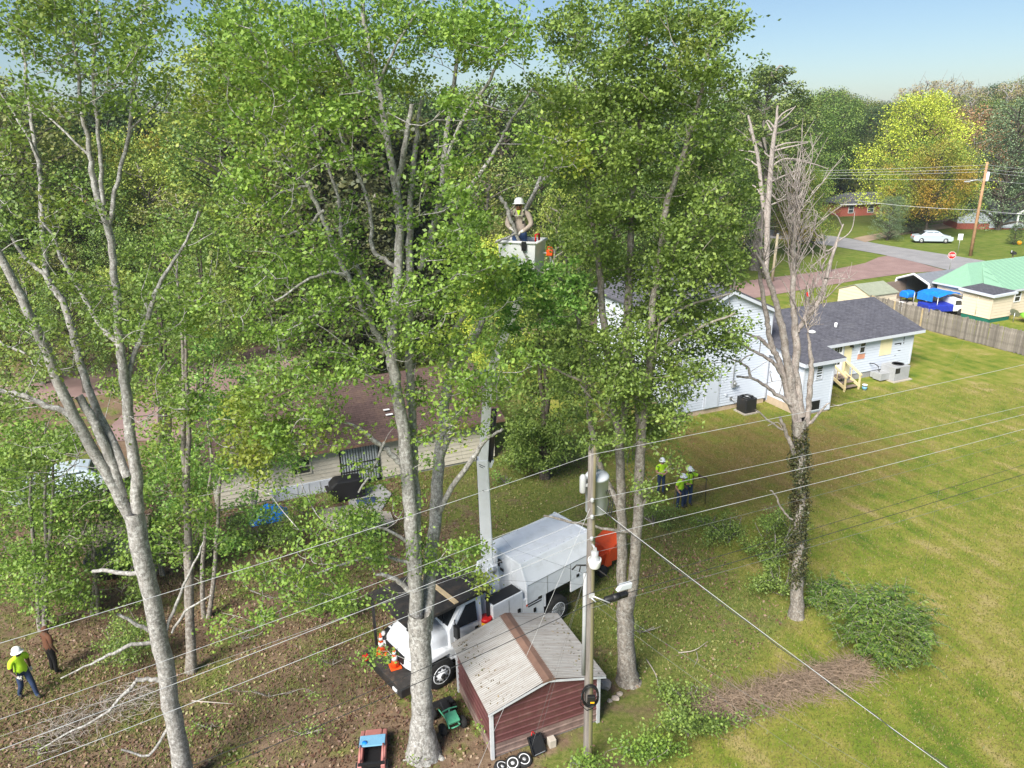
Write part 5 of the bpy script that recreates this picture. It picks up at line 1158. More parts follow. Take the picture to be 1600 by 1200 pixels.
for i in range(2):
    x0 = 5.38 + i * .88
    ld = MB().box(x0, .05, .14, x0 + .86, .068, 2.04).build('storm_door', mat('pale_door', (.42, .46, .47), .5), dr)
    mb = MB()
    for q in np.linspace(x0 + .05, x0 + .81, 7): mb.box(q - .012, .02, .16, q + .012, .04, 2.02)
    for z in (.16, .75, 1.15, 1.98): mb.box(x0, .018, z, x0 + .86, .038, z + .05)
    mb.build('security_bars', M['black_metal'], dr)
window(L, (3.05, .12, 1.05), (1, 0), .95, .85, M['old_vinyl'], label='small window partly hidden by leaves')
MB().box(3.0, .05, 1.92, 4.2, .12, 2.1).build('window_awning', M['black_metal'], L)
MB().box(2.1, -.02, .0, 4.9, .1, .62).build('white_skirting', M['vinyl'], L)
for i, q in enumerate(np.linspace(2.2, 4.8, 6)): MB().box(q - .02, -.04, .02, q + .02, -.022, .62).build('skirting_batten', M['grey_paint'], L)
MB().lathe([(.16, 0), (.16, .25), (.3, .27), (.3, .33), (.05, .42)], 14, 0, Matrix.Translation((.6, 1.9, 2.95))).build('roof_turbine', M['black'], L)
MB().cbox((4.95, 1.2, 2.86), (.4, .3, .2)).build('roof_vent', M['black'], L)
for x, y, a, b in [(8.0, 1.5, .3, .12), (8.05, 1.15, .34, .14), (3.7, .15, .35, .1)]: MB().cbox((x, y, hz + .02 + (y + .35) * .388 + .05), (a, b, .03)).build('loose_debris', M['white_plastic'], L)
# stuff along its back wall
c = thing('grill_cover', 'large black covered barbecue beside the white skirting', 'grill', lp(OL, 5.35, -1.0), AX)
MB().prism([(-.75, .05), (.75, .05), (.8, .75), (.6, 1.0), (-.5, 1.05), (-.78, .8)], -.4, .4, 'y').build('cover', M['black'], c, .08)
MB().box(-.7, -.35, 0, .7, .35, .06).build('base_frame', M['black_metal'], c)
MB().box(-.95, -.42, .6, -.79, .35, .64).build('side_shelf', M['black_metal'], c)
c = MB(); P_ = [G(x, y, .04) for x, y in [(495, 797), (540, 790), (610, 800), (617, 818), (560, 830), (505, 820)]]
c.prism([(p[0], p[1]) for p in P_], -.1, .05, 'z'); c.build('concrete_pad', M['concrete'], None, kind='structure')
c = MB(); P_ = [G(x, y, .04) for x, y in [(545, 770), (595, 757), (612, 772), (596, 798), (545, 789)]]
c.prism([(p[0], p[1]) for p in P_], -.1, .07, 'z'); c.build('door_step_slab', M['block'], None, kind='structure')
def lumpy(name, label, cat, loc, sx, sy, sz, m, seed, n=14):
    r = np.random.default_rng(seed); vs = []; nx_, ny_ = n, n
    for i in range(nx_):
        for j in range(ny_):
            u_, v_ = i / (nx_ - 1) * 2 - 1, j / (ny_ - 1) * 2 - 1
            z = sz * max(0, (1 - abs(u_) ** 3) * (1 - abs(v_) ** 3)) * r.uniform(.65, 1.05); vs.append((u_ * sx / 2 * r.uniform(.93, 1.05), v_ * sy / 2 * r.uniform(.93, 1.05), z + .012))
    fs = [(i * ny_ + j, (i + 1) * ny_ + j, (i + 1) * ny_ + j + 1, i * ny_ + j + 1) for i in range(nx_ - 1) for j in range(ny_ - 1)]
    b = MB().add(vs, fs, 0, None, True); o = b.build(name, m, None, loc=loc, rz=AX); return tag(o, label, cat)
lumpy('blue_tarp', 'crumpled blue tarp on the ground by the brown roofed house', 'tarp', G(420, 808), 1.7, 1.2, .55, M['blue_tarp'], 5)
lumpy('black_bag', 'black rubbish bag beside the crumpled blue tarp', 'bag', G(368, 815), .8, .6, .35, M['black'], 6)
lumpy('dark_mat', 'dark rumpled cloth on the slab by the barred door', 'cloth', G(573, 783, .07), .9, .6, .12, M['navy'], 8)
# brown deck, chair, black frame at far left
c = thing('wooden_deck', 'low weathered brown deck behind the leaning pale tree', 'deck', G(165, 845), AX)
for i in range(11): MB().box(-1.5, -.9 + i * .19, .25, 1.7, -.9 + i * .19 + .175, .3).build('deck_board', M['deck_wood'], c)
for x, y in ((-1.45, -.85), (1.6, -.85), (-1.45, 1.1), (1.6, 1.1)): MB().box(x - .06, y - .06, 0, x + .06, y + .06, .249).build('deck_post', M['deck_wood'], c)
MB().box(-1.5, -.93, .06, 1.7, -.9, .24).build('rim_board', M['deck_wood'], c)
c = thing('patio_chair', 'dark metal chair on the weathered brown deck', 'chair', G(172, 822, .3), AX + .3)
MB().box(-.25, -.25, .42, .25, .25, .46).build('seat', M['black_metal'], c); MB().box(-.25, .24, .5, .25, .28, .95).build('backrest', M['black_metal'], c)
for x in (-.23, .23):
    for y in (-.23, .25): MB().box(x - .02, y - .02, 0, x + .02, y + .02, .42).build('leg', M['black_metal'], c)
    MB().box(x - .02, -.25, .64, x + .02, .26, .67).build('armrest', M['black_metal'], c)
c = thing('play_pen', 'low black tub on the grass in front of the brown deck', 'tub', G(185, 885), AX)
MB().lathe([(.95, 0), (1.1, .5), (1.14, .5), (1.14, .54), (1.06, .54), (.92, .05)], 20).build('tub_wall', M['black'], c); MB().lathe([(.9, .04), (.01, .04)], 20).build('tub_floor', M['navy'], c)

# --- cars
def car(name, label, loc, rz, paint, L_=4.8, w_=1.8, group=None):
    c = thing(name, label, 'car', loc, rz, group)
    s = L_ / 4.8
    prof = [(-2.4, .42), (-2.38, .78), (-2.2, .92), (-1.55, .98), (-.95, 1.36), (-.6, 1.44), (.35, 1.44), (.6, 1.38), (1.25, .98), (2.0, .84), (2.32, .68), (2.4, .42), (2.2, .25), (-2.2, .25)]
    vs = []; n = len(prof)
    for y, k in ((-w_ / 2, 1), (-w_ / 2 + .12, 2), (w_ / 2 - .12, 2), (w_ / 2, 1)):
        for x, z in prof:
            up_ = z > .99
            yy = y * (.80 if up_ else 1) if k == 1 else y * (.82 if up_ else 1.0)
            vs.append((x * s * (1 if k == 2 else .985), yy, z if k == 2 or not up_ else z - .05))
    fs = [tuple(range(n))] + [(r * n + i, r * n + (i + 1) % n, (r + 1) * n + (i + 1) % n, (r + 1) * n + i) for r in range(3) for i in range(n)] + [tuple(range(3 * n, 4 * n))[::-1]]
    b = MB().add(vs, fs, 0).build('body', paint, c, .05); fix_normals(b)
    for sy in (-1, 1):
        y = sy * (w_ / 2 * .84)
        for a_, b_, t0, t1 in ((-1.2, -.12, -.85, -.12), (-.04, 1.0, -.04, .5)):
            mb = MB().add([(a_ * s, sy * w_ * .455, 1.0), (b_ * s, sy * w_ * .455, 1.0), (t1 * s, sy * w_ * .405, 1.34), (t0 * s, sy * w_ * .405, 1.34)], [(0, 1, 2, 3)]); g_ = mb.build('side_window', M['glass'], c)
            sm_ = g_.modifiers.new('thick', 'SOLIDIFY'); sm_.thickness = .02; sm_.offset = 0
        MB().cbox((.95 * s, sy * (w_ / 2 + .07), 1.0), (.12, .16, .12)).build('wing_mirror', paint, c, .03)
        for x in (-1.42, 1.45):
            wl_ = MB().lathe([(.2, -.1), (.31, -.1), (.33, -.06), (.33, .06), (.31, .1), (.2, .1)], 20, 0, Matrix.Translation((x * s, sy * (w_ / 2 - .09), .33)) @ Matrix.Rotation(R(90), 4, 'X')).build('tyre', M['rubber'], c)
            MB().lathe([(.01, -.03), (.08, -.06), (.2, -.04), (.2, .04), (.08, .06), (.01, .03)], 20, 0, Matrix.Translation((x * s, sy * (w_ / 2 - .035), .33)) @ Matrix.Rotation(R(90), 4, 'X')).build('rim', M['alu'], wl_)
        MB().cbox((2.28 * s, sy * .62, .68), (.12, .36, .14)).build('headlight', M['lamp_glass'], c, .03); MB().cbox((-2.36 * s, sy * .66, .8), (.08, .3, .14)).build('tail_light', M['red'], c, .02)
    for nm, pts in (('windshield', [(1.22, -.72, 1.0), (1.22, .72, 1.0), (.62, .6, 1.37), (.62, -.6, 1.37)]), ('rear_window', [(-1.54, -.7, 1.0), (-.98, -.58, 1.345), (-.98, .58, 1.345), (-1.54, .7, 1.0)])):
        g_ = MB().add([(p[0] * s + (.025 if p[0] > 0 else -.025), p[1], p[2] + .02) for p in pts], [(0, 1, 2, 3)]).build(nm, M['glass'], c)
        sm_ = g_.modifiers.new('thick', 'SOLIDIFY'); sm_.thickness = .02; sm_.offset = 0
    return c
car('parked_car', 'silver blue sedan parked on the grass beside the street', G(1455, 379), R(-14), M['silver'], 5.0).scale = (1, 1, 1.12)
car('parked_car', 'pale silver car half hidden behind the pale leaning tree at far left', G(112, 772), AX + R(180), M['silver'])
car('parked_car', 'dark car parked by the peach building far up the street', G(1180, 330), AX + R(70), M['black_metal'])

# --- wooden fence: every picket a part
FC = G(1600, 556)
c = thing('picket_fence', 'tall weathered grey wooden fence along the far side of the lawn', 'fence', FC, AX)
pk = MB().prism([(-.07, .03), (.07, .03), (.07, 1.68), (.04, 1.73), (-.04, 1.73), (-.07, 1.68)], -.012, .012, 'y')
p0 = pk.build('picket', M['fence_wood'], c); p1 = None
fr = np.random.default_rng(3); nP = 0
y = -5.0
while y < 13.6:
    if nP == 0: o = p0
    else: o = p0.copy(); COL.objects.link(o); o.parent = c
    o.location = (fr.normal(0, .006), y, fr.normal(0, .025)); o.rotation_euler = (fr.normal(0, .01), fr.normal(0, .006), R(90)); nP += 1
    if fr.random() < .045:
        if p1 is None: o.data = p0.data.copy(); o.data.materials[0] = M['fence_new']; p1 = o.data; 
        else: o.data = p1
    y += .155
for z in (.35, 1.35): MB().box(.014, -5, z, .055, 13.6, z + .09).build('rail', M['fence_wood'], c)
for i, yy in enumerate(np.arange(-4.9, 13.6, 2.4)): MB().box(.056, yy - .05, 0, .15, yy + .05, 1.78).build('fence_post', M['fence_wood'], c)
c = thing('dark_fence', 'short dark board fence with a gate between the beige shed and carport', 'fence', G(1382, 470), AX)
for i in range(16): 
    if i == 0: q0 = MB().box(-.075, -.012, .02, .075, .012, 1.75).build('picket', M['deck_wood'], c); o = q0
    else: o = q0.copy(); COL.objects.link(o); o.parent = c
    o.location = (i * .165, 0, fr.normal(0, .02))
for z in (.4, 1.4): MB().box(-.1, .014, z, 2.6, .05, z + .08).build('rail', M['deck_wood'], c)

# --- beige house with the green metal roof
OB = np.array([39.36, 58.69, 0])
B = thing('beige_house', 'beige sided house with a mint green metal roof and a flat roofed lean-to', 'house', OB, AX)
mb = MB(); lap_wall(mb, (0, 2.6), (0, 0), .35, 2.3, .25); lap_wall(mb, (0, 0), (2.5, 0), .35, 2.3, .25); mb.build('lean_to_siding', M['beige'], B)
MB().box(.02, .02, -.1, 2.5, 2.6, .348).build('green_skirting', M['green_paint'], B)
mb = MB(); mb.slab((-.3, -.3, 2.34), (2.55, -.3, 2.42), (2.55, 2.9, 2.55), (-.3, 2.9, 2.45), .16); fix_normals(mb.build('flat_roof', M['vinyl_trim'], B)); MB().slab((-.05, -.05, 2.40), (2.54, -.05, 2.48), (2.54, 2.85, 2.60), (-.05, 2.85, 2.50), .03).build('roof_membrane', M['shingle'], B)
MB().box(-.06, -.06, .345, .06, .06, 2.18).build('corner_trim', M['beige'], B)
mb = MB(); lap_wall(mb, (1.2, 6.0), (1.2, 2.7), .1, 2.25, .25); lap_wall(mb, (1.2, 2.9), (2.4, 2.9), .1, 2.25, .25); lap_wall(mb, (2.5, 0.9), (14, 0.9), .1, 2.3, .25); mb.build('siding', M['beige'], B)
MB().box(1.25, 3.0, -.1, 14, 6.0, .099).box(2.55, .95, -.1, 14, 3.0, .098).build('foundation', M['block'], B)
def hip(mb, x0, y0, x1, y1, z, h, ridge0, ridge1, yr, t=.08):
    a, b, c_, d_ = np.array([x0, y0, z]), np.array([x1, y0, z]), np.array([x1, y1, z]), np.array([x0, y1, z]); r0, r1 = np.array([ridge0, yr, h]), np.array([ridge1, yr, h])
    mb.add([a, b, c_, d_, r0, r1], [(0, 1, 5, 4), (1, 2, 5), (2, 3, 4, 5), (3, 0, 4), (3, 2, 1, 0)])
mb = MB(); hip(mb, .85, 2.5, 15, 6.3, 2.3, 4.0, 2.75, 12.5, 4.7); fix_normals(mb.build('roof', M['green_metal'], B))
mb = MB(); mb.add([(2.3, .55, 2.36), (15, .55, 2.36), (15, 4.7, 3.98), (4.6, 4.7, 3.98), (2.3, 2.55, 2.5)], [(0, 1, 2, 3), (0, 3, 4)]); rr_ = mb.build('rear_roof_slope', M['green_metal'], B); fix_normals(rr_)
if rr_.data.polygons[0].normal.z < 0: rr_.data.flip_normals()
mb = MB()
for x in np.arange(2.9, 15, .6): 
    zt = min(4.7, 2.6 + (x - 2.3) * .9); mb.add([(x - .015, .55, 2.365), (x + .015, .55, 2.365), (x + .015, zt, 2.365 + (zt - .55) * .3904), (x - .015, zt, 2.365 + (zt - .55) * .3904), (x, .55, 2.40), (x, zt, 2.40 + (zt - .55) * .3904)], [(0, 4, 5, 3), (1, 2, 5, 4), (0, 1, 4)])
mb.build('roof_rib', M['green_metal'], B)
MB().box(.85, 2.45, 2.14, .9, 6.3, 2.29).box(2.3, .5, 2.2, 15, .549, 2.35).build('fascia', M['vinyl_trim'], B)
MB().cbox((8.6, 3.0, 3.36), (.5, .5, .25)).build('roof_hatch', M['white_plastic'], B)
window(B, (4.0, .88, 1.15), (1, 0), .8, .95, M['white_plastic'])
MB().tube([(.02, 1.2, .5), (-.06, 1.2, .5), (-.06, 1.2, 2.2)], .03, 6).build('downspout', M['beige'], B)
c = thing('patio_umbrella', 'folded bright green patio umbrella and round grey dish behind the fence', 'umbrella', lp(OB, 2.9, -1.2), .4)
MB().tube([(0, 0, 0), (0, 0, .75)], .04, 8).build('pole', M['steel'], c); MB().lathe([(.75, .55), (.4, .75), (.02, .86)], 10, 0, Matrix.Rotation(.25, 4, 'X')).build('canopy', mat('lime_cloth', (.2, .55, .05), .7), c)
MB().lathe([(.42, .0), (.3, .08), (.02, .12)], 14, 0, Matrix.Translation((-.9, .5, .8)) @ Matrix.Rotation(1.0, 4, 'Y')).tube([(-.9, .5, 0), (-.9, .5, .8)], .03, 6).build('dish', M['steel'], c)
# carport
c = thing('carport', 'white edged metal carport with an open front beside the beige house', 'carport', lp(OB, .65, 6.35), AX)
arc = [(3.5, 0), (3.5, 1.85), (3.42, 2.02), (1.75, 2.68), (.08, 2.02), (0, 1.85), (0, 0)]
mb = MB()
for i in range(len(arc) - 1):
    (y0, z0), (y1, z1) = arc[i], arc[i + 1]; mb.add([(0, y0, z0), (5.5, y0, z0), (5.5, y1, z1), (0, y1, z1), (0, y0 * .97 + .05, z0 * .975), (5.5, y0 * .97 + .05, z0 * .975), (5.5, y1 * .97 + .05, z1 * .975), (0, y1 * .97 + .05, z1 * .975)], [(0, 1, 2, 3), (7, 6, 5, 4)])
mb.add([(5.5, y_, z_) for y_, z_ in arc], [tuple(range(len(arc)))])
mb.build('metal_shell', M['steel'], c)
mb = MB().tube([(-.03, y_, z_) for y_, z_ in arc], .1, 6, smooth=False); mb.build('front_trim', M['white_plastic'], c)
c = thing('covered_grill', 'blue covered machine standing inside the open carport', 'machine', lp(OB, .6, 8.4), AX)
MB().prism([(-.45, .5), (.45, .5), (.5, .85), (.3, 1.1), (-.3, 1.1), (-.5, .85)], -.5, .5, 'x').build('cover', M['blue_tarp'], c, .08)
for x in (-.35, .35):
    for yy in (-.35, .35): MB().box(x - .03, yy - .03, 0, x + .03, yy + .03, .5).build('leg', M['black_metal'], c)
c = thing('dark_machine', 'dark motorcycle like machine deep in the carport shade', 'motorbike', lp(OB, 2.3, 7.8), AX)
MB().prism([(-.8, .5), (.8, .55), (.5, .9), (0, .85), (-.6, 1.0)], -.2, .2, 'y').build('body', M['black_metal'], c, .05)
for x in (-.65, .65): MB().lathe([(.2, -.06), (.3, -.06), (.3, .06), (.2, .06)], 16, 0, Matrix.Translation((x, 0, .3)) @ Matrix.Rotation(R(90), 4, 'X')).build('wheel', M['rubber'], c)
MB().tube([(.6, -.35, 1.1), (.5, 0, 1.0), (.6, .35, 1.1)], .025, 6).build('handlebar', M['steel'], c)
# blue canopy over a covered truck
c = thing('tarp_canopy', 'bright blue tarp canopy on thin metal legs behind the wooden fence', 'canopy', lp(OB, -1.9, 3.4), AX)
r = np.random.default_rng(9); n_ = 9; vs = []
for i in range(n_):
    for j in range(n_): vs.append((i / 8 * 2.9, j / 8 * 2.3, 1.72 + .25 * math.sin(pi * i / 8) + r.uniform(-.05, .05) - .12 * (j in (0, 8))))
tp_ = MB().add(vs, [(i * 9 + j, (i + 1) * 9 + j, (i + 1) * 9 + j + 1, i * 9 + j + 1) for i in range(8) for j in range(8)], 0, None, False).build('tarp', M['blue_tarp'], c)
MB().box(-.03, .5, 1.2, .0, 2.0, 1.75).build('tarp_flap', M['blue_tarp'], c)
for x, yy in ((0, 0), (2.9, 0), (0, 2.3), (2.9, 2.3)): MB().tube([(x, yy, 0), (x, yy, 1.72)], .035, 6).build('leg', M['steel'], c)
MB().tube([(2.9, 0, .8), (2.9, 2.3, .8)], .025, 6).tube([(2.9, 0, .8), (0.1, 0, .8)], .02, 6).build('brace', M['steel'], c)
c = thing('covered_pickup', 'white pickup truck with a dark blue tarp over its bed under the canopy', 'pickup truck', lp(OB, -.6, 3.7), AX + R(-20))
MB().prism([(-1.9, .45), (.3, .45), (.3, 1.05), (-1.9, 1.0)], -.85, .85, 'y').build('covered_bed', M['navy_tarp'], c, .06)
MB().prism([(.31, .45), (1.6, .45), (1.6, .8), (1.1, .95), (.9, 1.5), (.31, 1.5)], -.85, .85, 'y').build('cab', M['car_white'], c, .06)
for x in (-1.2, 1.05):
    for sy in (-1, 1): MB().lathe([(.15, -.1), (.36, -.1), (.36, .1), (.15, .1)], 16, 0, Matrix.Translation((x, sy * .82, .36)) @ Matrix.Rotation(R(90), 4, 'X')).build('wheel', M['rubber'], c)
for sy in (-1, 1): MB().prism([(.4, 1.0), (1.0, 1.0), (.86, 1.4), (.4, 1.4)], sy * .856 - .008, sy * .856 + .008, 'y').build('side_window', M['glass'], c)
c = MB(); P_ = [lp(OB, u_, v_, 0) for u_, v_ in ((-3.2, 3.2), (1.15, 3.2), (1.15, 10.5), (-2.8, 10.5))]; c.prism([(p[0], p[1]) for p in P_], -.1, .035, 'z'); c.build('concrete_yard', M['concrete'], None, kind='structure')
# small beige shed
c = thing('garden_shed', 'small beige shed with an olive metal roof beyond the low white wing', 'shed', lp(OB, -5.68, 7.0), AX)
mb = MB(); lap_wall(mb, (0, 3.5), (0, 0), 0, 1.55, .3, top=lambda t: 1.55 + .62 * (1 - abs(2 * t - 1))); lap_wall(mb, (0, 0), (3.2, 0), 0, 1.55, .3); lap_wall(mb, (3.2, 0), (3.2, 3.5), 0, 1.55, .3, top=lambda t: 1.55 + .62 * (1 - abs(2 * t - 1))); mb.build('siding', M['beige'], c)
mb = MB(); mb.slab((-.1, -.12, 1.54), (3.35, -.12, 1.54), (3.35, 1.75, 2.24), (-.1, 1.75, 2.24), .05); mb.slab((-.1, 3.62, 1.54), (3.35, 3.62, 1.54), (3.35, 1.75, 2.24), (-.1, 1.75, 2.24), .05); fix_normals(mb.build('roof', M['olive_metal'], c))
tag(MB().cbox((0, 0, .35), (.35, .3, .7)).cbox((0, 0, .74), (.4, .34, .08)).build('white_bin', M['white_plastic'], None, .03, loc=G(1406, 485), rz=AX), 'small white bin behind the far end of the wooden fence', 'bin')

# --- far houses
c = thing('brick_house', 'red brick ranch house with a dark roof across the street', 'house', G(1312, 341), R(8))
mb = MB().box(0, 0, 0, 7.2, 6, 2.3).box(7.2, -.8, 0, 12, 6, 2.3); mb.build('brick_wall', M['brick'], c)
mb = MB(); hip(mb, -.5, -.5, 12.5, 6.5, 2.45, 4.0, 2.5, 10, 3); fix_normals(mb.build('roof', M['shingle'], c))
mb = MB(); mb.add([(6.9, -1.3, 2.46), (12.3, -1.3, 2.46), (9.6, -1.3, 3.5), (6.9, 3, 2.46), (12.3, 3, 2.46), (9.6, 3, 3.6)], [(0, 2, 5, 3), (1, 4, 5, 2), (0, 1, 2)]); fix_normals(mb.build('front_gable_roof', M['shingle'], c))
MB().box(-.5, -.53, 2.25, 6.85, -.5, 2.44).box(6.9, -1.33, 2.25, 12.3, -1.3, 2.45).build('fascia', M['white_plastic'], c)
for x, yy, ww in ((1.4, -.02, 1.0), (5.0, -.02, 1.2), (8.9, -.82, 1.6)): window(c, (x, yy, .8), (1, 0), ww, 1.3, M['white_plastic'], M['glass_sky'])
for x in (6.9, 8.4): MB().box(x - .09, -1.2, 0, x + .09, -1.02, 2.26).build('porch_post', M['white_plastic'], c)
c = thing('shaded_house', 'pale grey house with a porch half hidden under the dark trees at the right', 'house', G(1494, 358), R(-12))
mb = MB(); lap_wall(mb, (0, 0), (4.5, 0), .9, 2.6, .3, top=lambda t: 2.0 + .8 * (1 - abs(2 * t - 1))); lap_wall(mb, (4.5, 0), (14, 0), .2, 2.5, .3); mb.build('siding', M['vinyl'], c); MB().box(.02, .02, 0, 4.48, 6, .95).box(4.5, .05, 0, 14, 6, .19).build('brick_base', M['brick'], c); MB().box(.05, .06, .94, 14, 6, 2.4).build('inner_wall', M['vinyl'], c)
mb = MB(); mb.slab((4.4, -1.6, 2.5), (14.3, -1.6, 2.5), (14.3, 3, 4.0), (4.4, 3, 4.0), .1); mb.slab((-.3, -.2, 2.0), (2.25, -.2, 2.95), (2.25, 6, 2.95), (-.3, 6, 2.0), .08); mb.slab((4.8, -.2, 2.0), (2.25, -.2, 2.95), (2.25, 6, 2.95), (4.8, 6, 2.0), .08); fix_normals(mb.build('roof', M['shingle'], c))
for x in (7.6, 10.0): MB().box(x - .1, -1.5, 0, x + .1, -1.3, 2.4).build('porch_post', M['white_plastic'], c)
mb = MB().add([(7.2, -1.62, 2.5), (10.4, -1.62, 2.5), (8.8, -1.62, 3.4), (7.2, -1.2, 2.5), (10.4, -1.2, 2.5), (8.8, -1.2, 3.4)], [(0, 1, 2), (5, 4, 3), (0, 2, 5, 3), (1, 4, 5, 2)]); mb.build('porch_gable', M['white_plastic'], c)
MB().box(10.6, -.05, .2, 11.5, .0, 2.2).build('door', M['green_paint'], c)
c = thing('peach_house', 'low peach coloured house far up the street behind the dead pine', 'house', G(1168, 325), R(15))
MB().box(0, 0, 0, 9, 6, 2.8).build('wall', M['peach'], c)
mb = MB(); hip(mb, -.4, -.4, 9.4, 6.4, 2.8, 4.6, 2.5, 7, 3); fix_normals(mb.build('roof', M['pink_patch'], c)); window(c, (1.5, -.02, 1.0), (1, 0), 1.2, 1.1, M['white_plastic']); MB().box(4.5, -.06, 0, 5.5, -.01, 2.1).build('door', M['white_plastic'], c)

# ------------------------------------------------------------------ maroon metal shed in the foreground
OS = np.array([-0.73, 15.36, 0])
S = thing('metal_shed', 'maroon metal garden shed with a pale corrugated roof beside the utility pole', 'shed', OS, AX)
sw, sdp, sh, sr = 3.2, 2.75, 1.72, 2.16
MB().box(.02, .03, -.05, sw - .02, sdp, .08).build('base_frame', M['block'], S)
nb = 8; bhs = (sh - .08) / nb
def course(x0, x1, axis, z0, z1, m, top=None):
    """one ribbed sheet course with a raised lap along its lower edge"""
    prof = [(0, z0), (-.03, z0), (-.03, z0 + .035), (-.012, z0 + .055), (-.012, z1), (0, z1)]
    mb = MB()
    if axis == 'x': mb.prism([(p[0] + .012, p[1]) for p in prof], x0, x1, 'x')
    else: mb.prism([(p[0] + .012, p[1]) for p in prof], x0, x1, 'y')
    return mb.build('wall_panel', m, S)
for i in range(nb):
    z0 = .08 + i * bhs; z1 = z0 + bhs - .003
    m = M['shed_low'] if i < 2 else M['shed_red']
    course(0.05, sw - .05, 'x', z0, z1, m)                    # front
    o = course(.05, sdp - .02, 'y', z0, z1, m)                # left side
z = sh
i = 0
while z < sr - .04:
    z1 = min(z + bhs - .003, sr - .01); k = (z - sh) / (sr - sh) * sw / 2; k1 = (z1 - sh) / (sr - sh) * sw / 2
    mb = MB().add([(k + .04, -.018, z), (sw - k - .04, -.018, z), (sw - k1 - .02, 0, z1), (k1 + .02, 0, z1), (k + .04, .02, z), (sw - k - .04, .02, z)], [(0, 1, 2, 3), (0, 4, 5, 1)])
    mb.build('gable_panel', M['shed_red'], S); z += bhs
MB().box(sw - .01, .03, .08, sw, sdp, sh).box(.03, sdp - .01, .08, sw, sdp, sh).build('rear_wall', M['shed_red'], S)
for x, yy in ((0, 0), (sw, 0), (0, sdp)): MB().box(x - .045, yy - .045, -.0, x + .045, yy + .045, sh - .01).build('corner_post', M['shed_trim'], S)
# roof: ribbed sheets either side of a brown ridge strip
for sx in (-1, 1):
    y0, y1 = -.18, sdp + .12; xe = sw / 2 + sx * (sw / 2 + .14); ze = sh - .02; xr = sw / 2 + sx * .17; zr = sr + .02
    nr = 45
    for part in range(3):
        mb = MB(); pts = []
        a0, a1 = part / 3, (part + 1) / 3
        ys_ = np.linspace(y0 + (y1 - y0) * a0, y0 + (y1 - y0) * a1 - .004, nr // 3 * 4 + 1)
        vs = []
        for j, yy in enumerate(ys_):
            dz = .010 if j % 4 in (1, 2) else 0.0
            vs += [(xe, yy, ze + dz), (xr, yy, zr + dz)]
        fs = [(2 * j, 2 * j + 1, 2 * j + 3, 2 * j + 2) for j in range(len(ys_) - 1)]
        o = MB().add(vs, fs).build('roof_sheet', M['shed_roof'], S)
        sm_ = o.modifiers.new('thick', 'SOLIDIFY'); sm_.thickness = .012; sm_.offset = 0
mb = MB().add([(sw / 2 - .2, -.19, sr + .02), (sw / 2, -.19, sr + .075), (sw / 2 + .2, -.19, sr + .02), (sw / 2 - .2, sdp + .13, sr + .02), (sw / 2, sdp + .13, sr + .075), (sw / 2 + .2, sdp + .13, sr + .02), (sw / 2 - .2, -.19, sr - .02), (sw / 2 + .2, -.19, sr - .02)], [(0, 1, 4, 3), (1, 2, 5, 4), (0, 6, 7, 2, 1)])
mb.build('ridge_cap', M['ridge_brown'], S)
mb = MB()
for sx in (-1, 1):
    xe = sw / 2 + sx * (sw / 2 + .14); mb.add([(xe, -.185, sh - .04), (sw / 2, -.185, sr + .01), (sw / 2, -.185, sr - .05), (xe, -.185, sh - .10), (xe, -.16, sh - .04), (sw / 2, -.16, sr + .01), (sw / 2, -.16, sr - .05), (xe, -.16, sh - .10)], [(0, 1, 2, 3), (7, 6, 5, 4), (3, 2, 6, 7)])
mb.build('gable_trim', M['shed_trim'], S)
r = np.random.default_rng(31); cc = []
for k in range(420):
    u_ = r.uniform(0, 1); yy = r.uniform(-.1, sdp); sx = -1 if r.random() < .6 else 1
    cl = r.random() < .5
    cc.append((sw / 2 + sx * (sw / 2) * u_, yy, sr + .045 - (sr - sh) * u_))
V, F = leaf_quads(np.array(cc), r.uniform(.05, .11, len(cc)), .85)
V = V @ np.array(Matrix.Rotation(AX, 3, 'Z')).T + OS
tag(mesh_np('fallen_leaves', V, F, leaf_mat('fallen_leaf', [(.06, .09, .02), (.10, .09, .03), (.16, .12, .05), (.05, .05, .02)], None, trans=.1, gain=1.1)), kind='stuff')

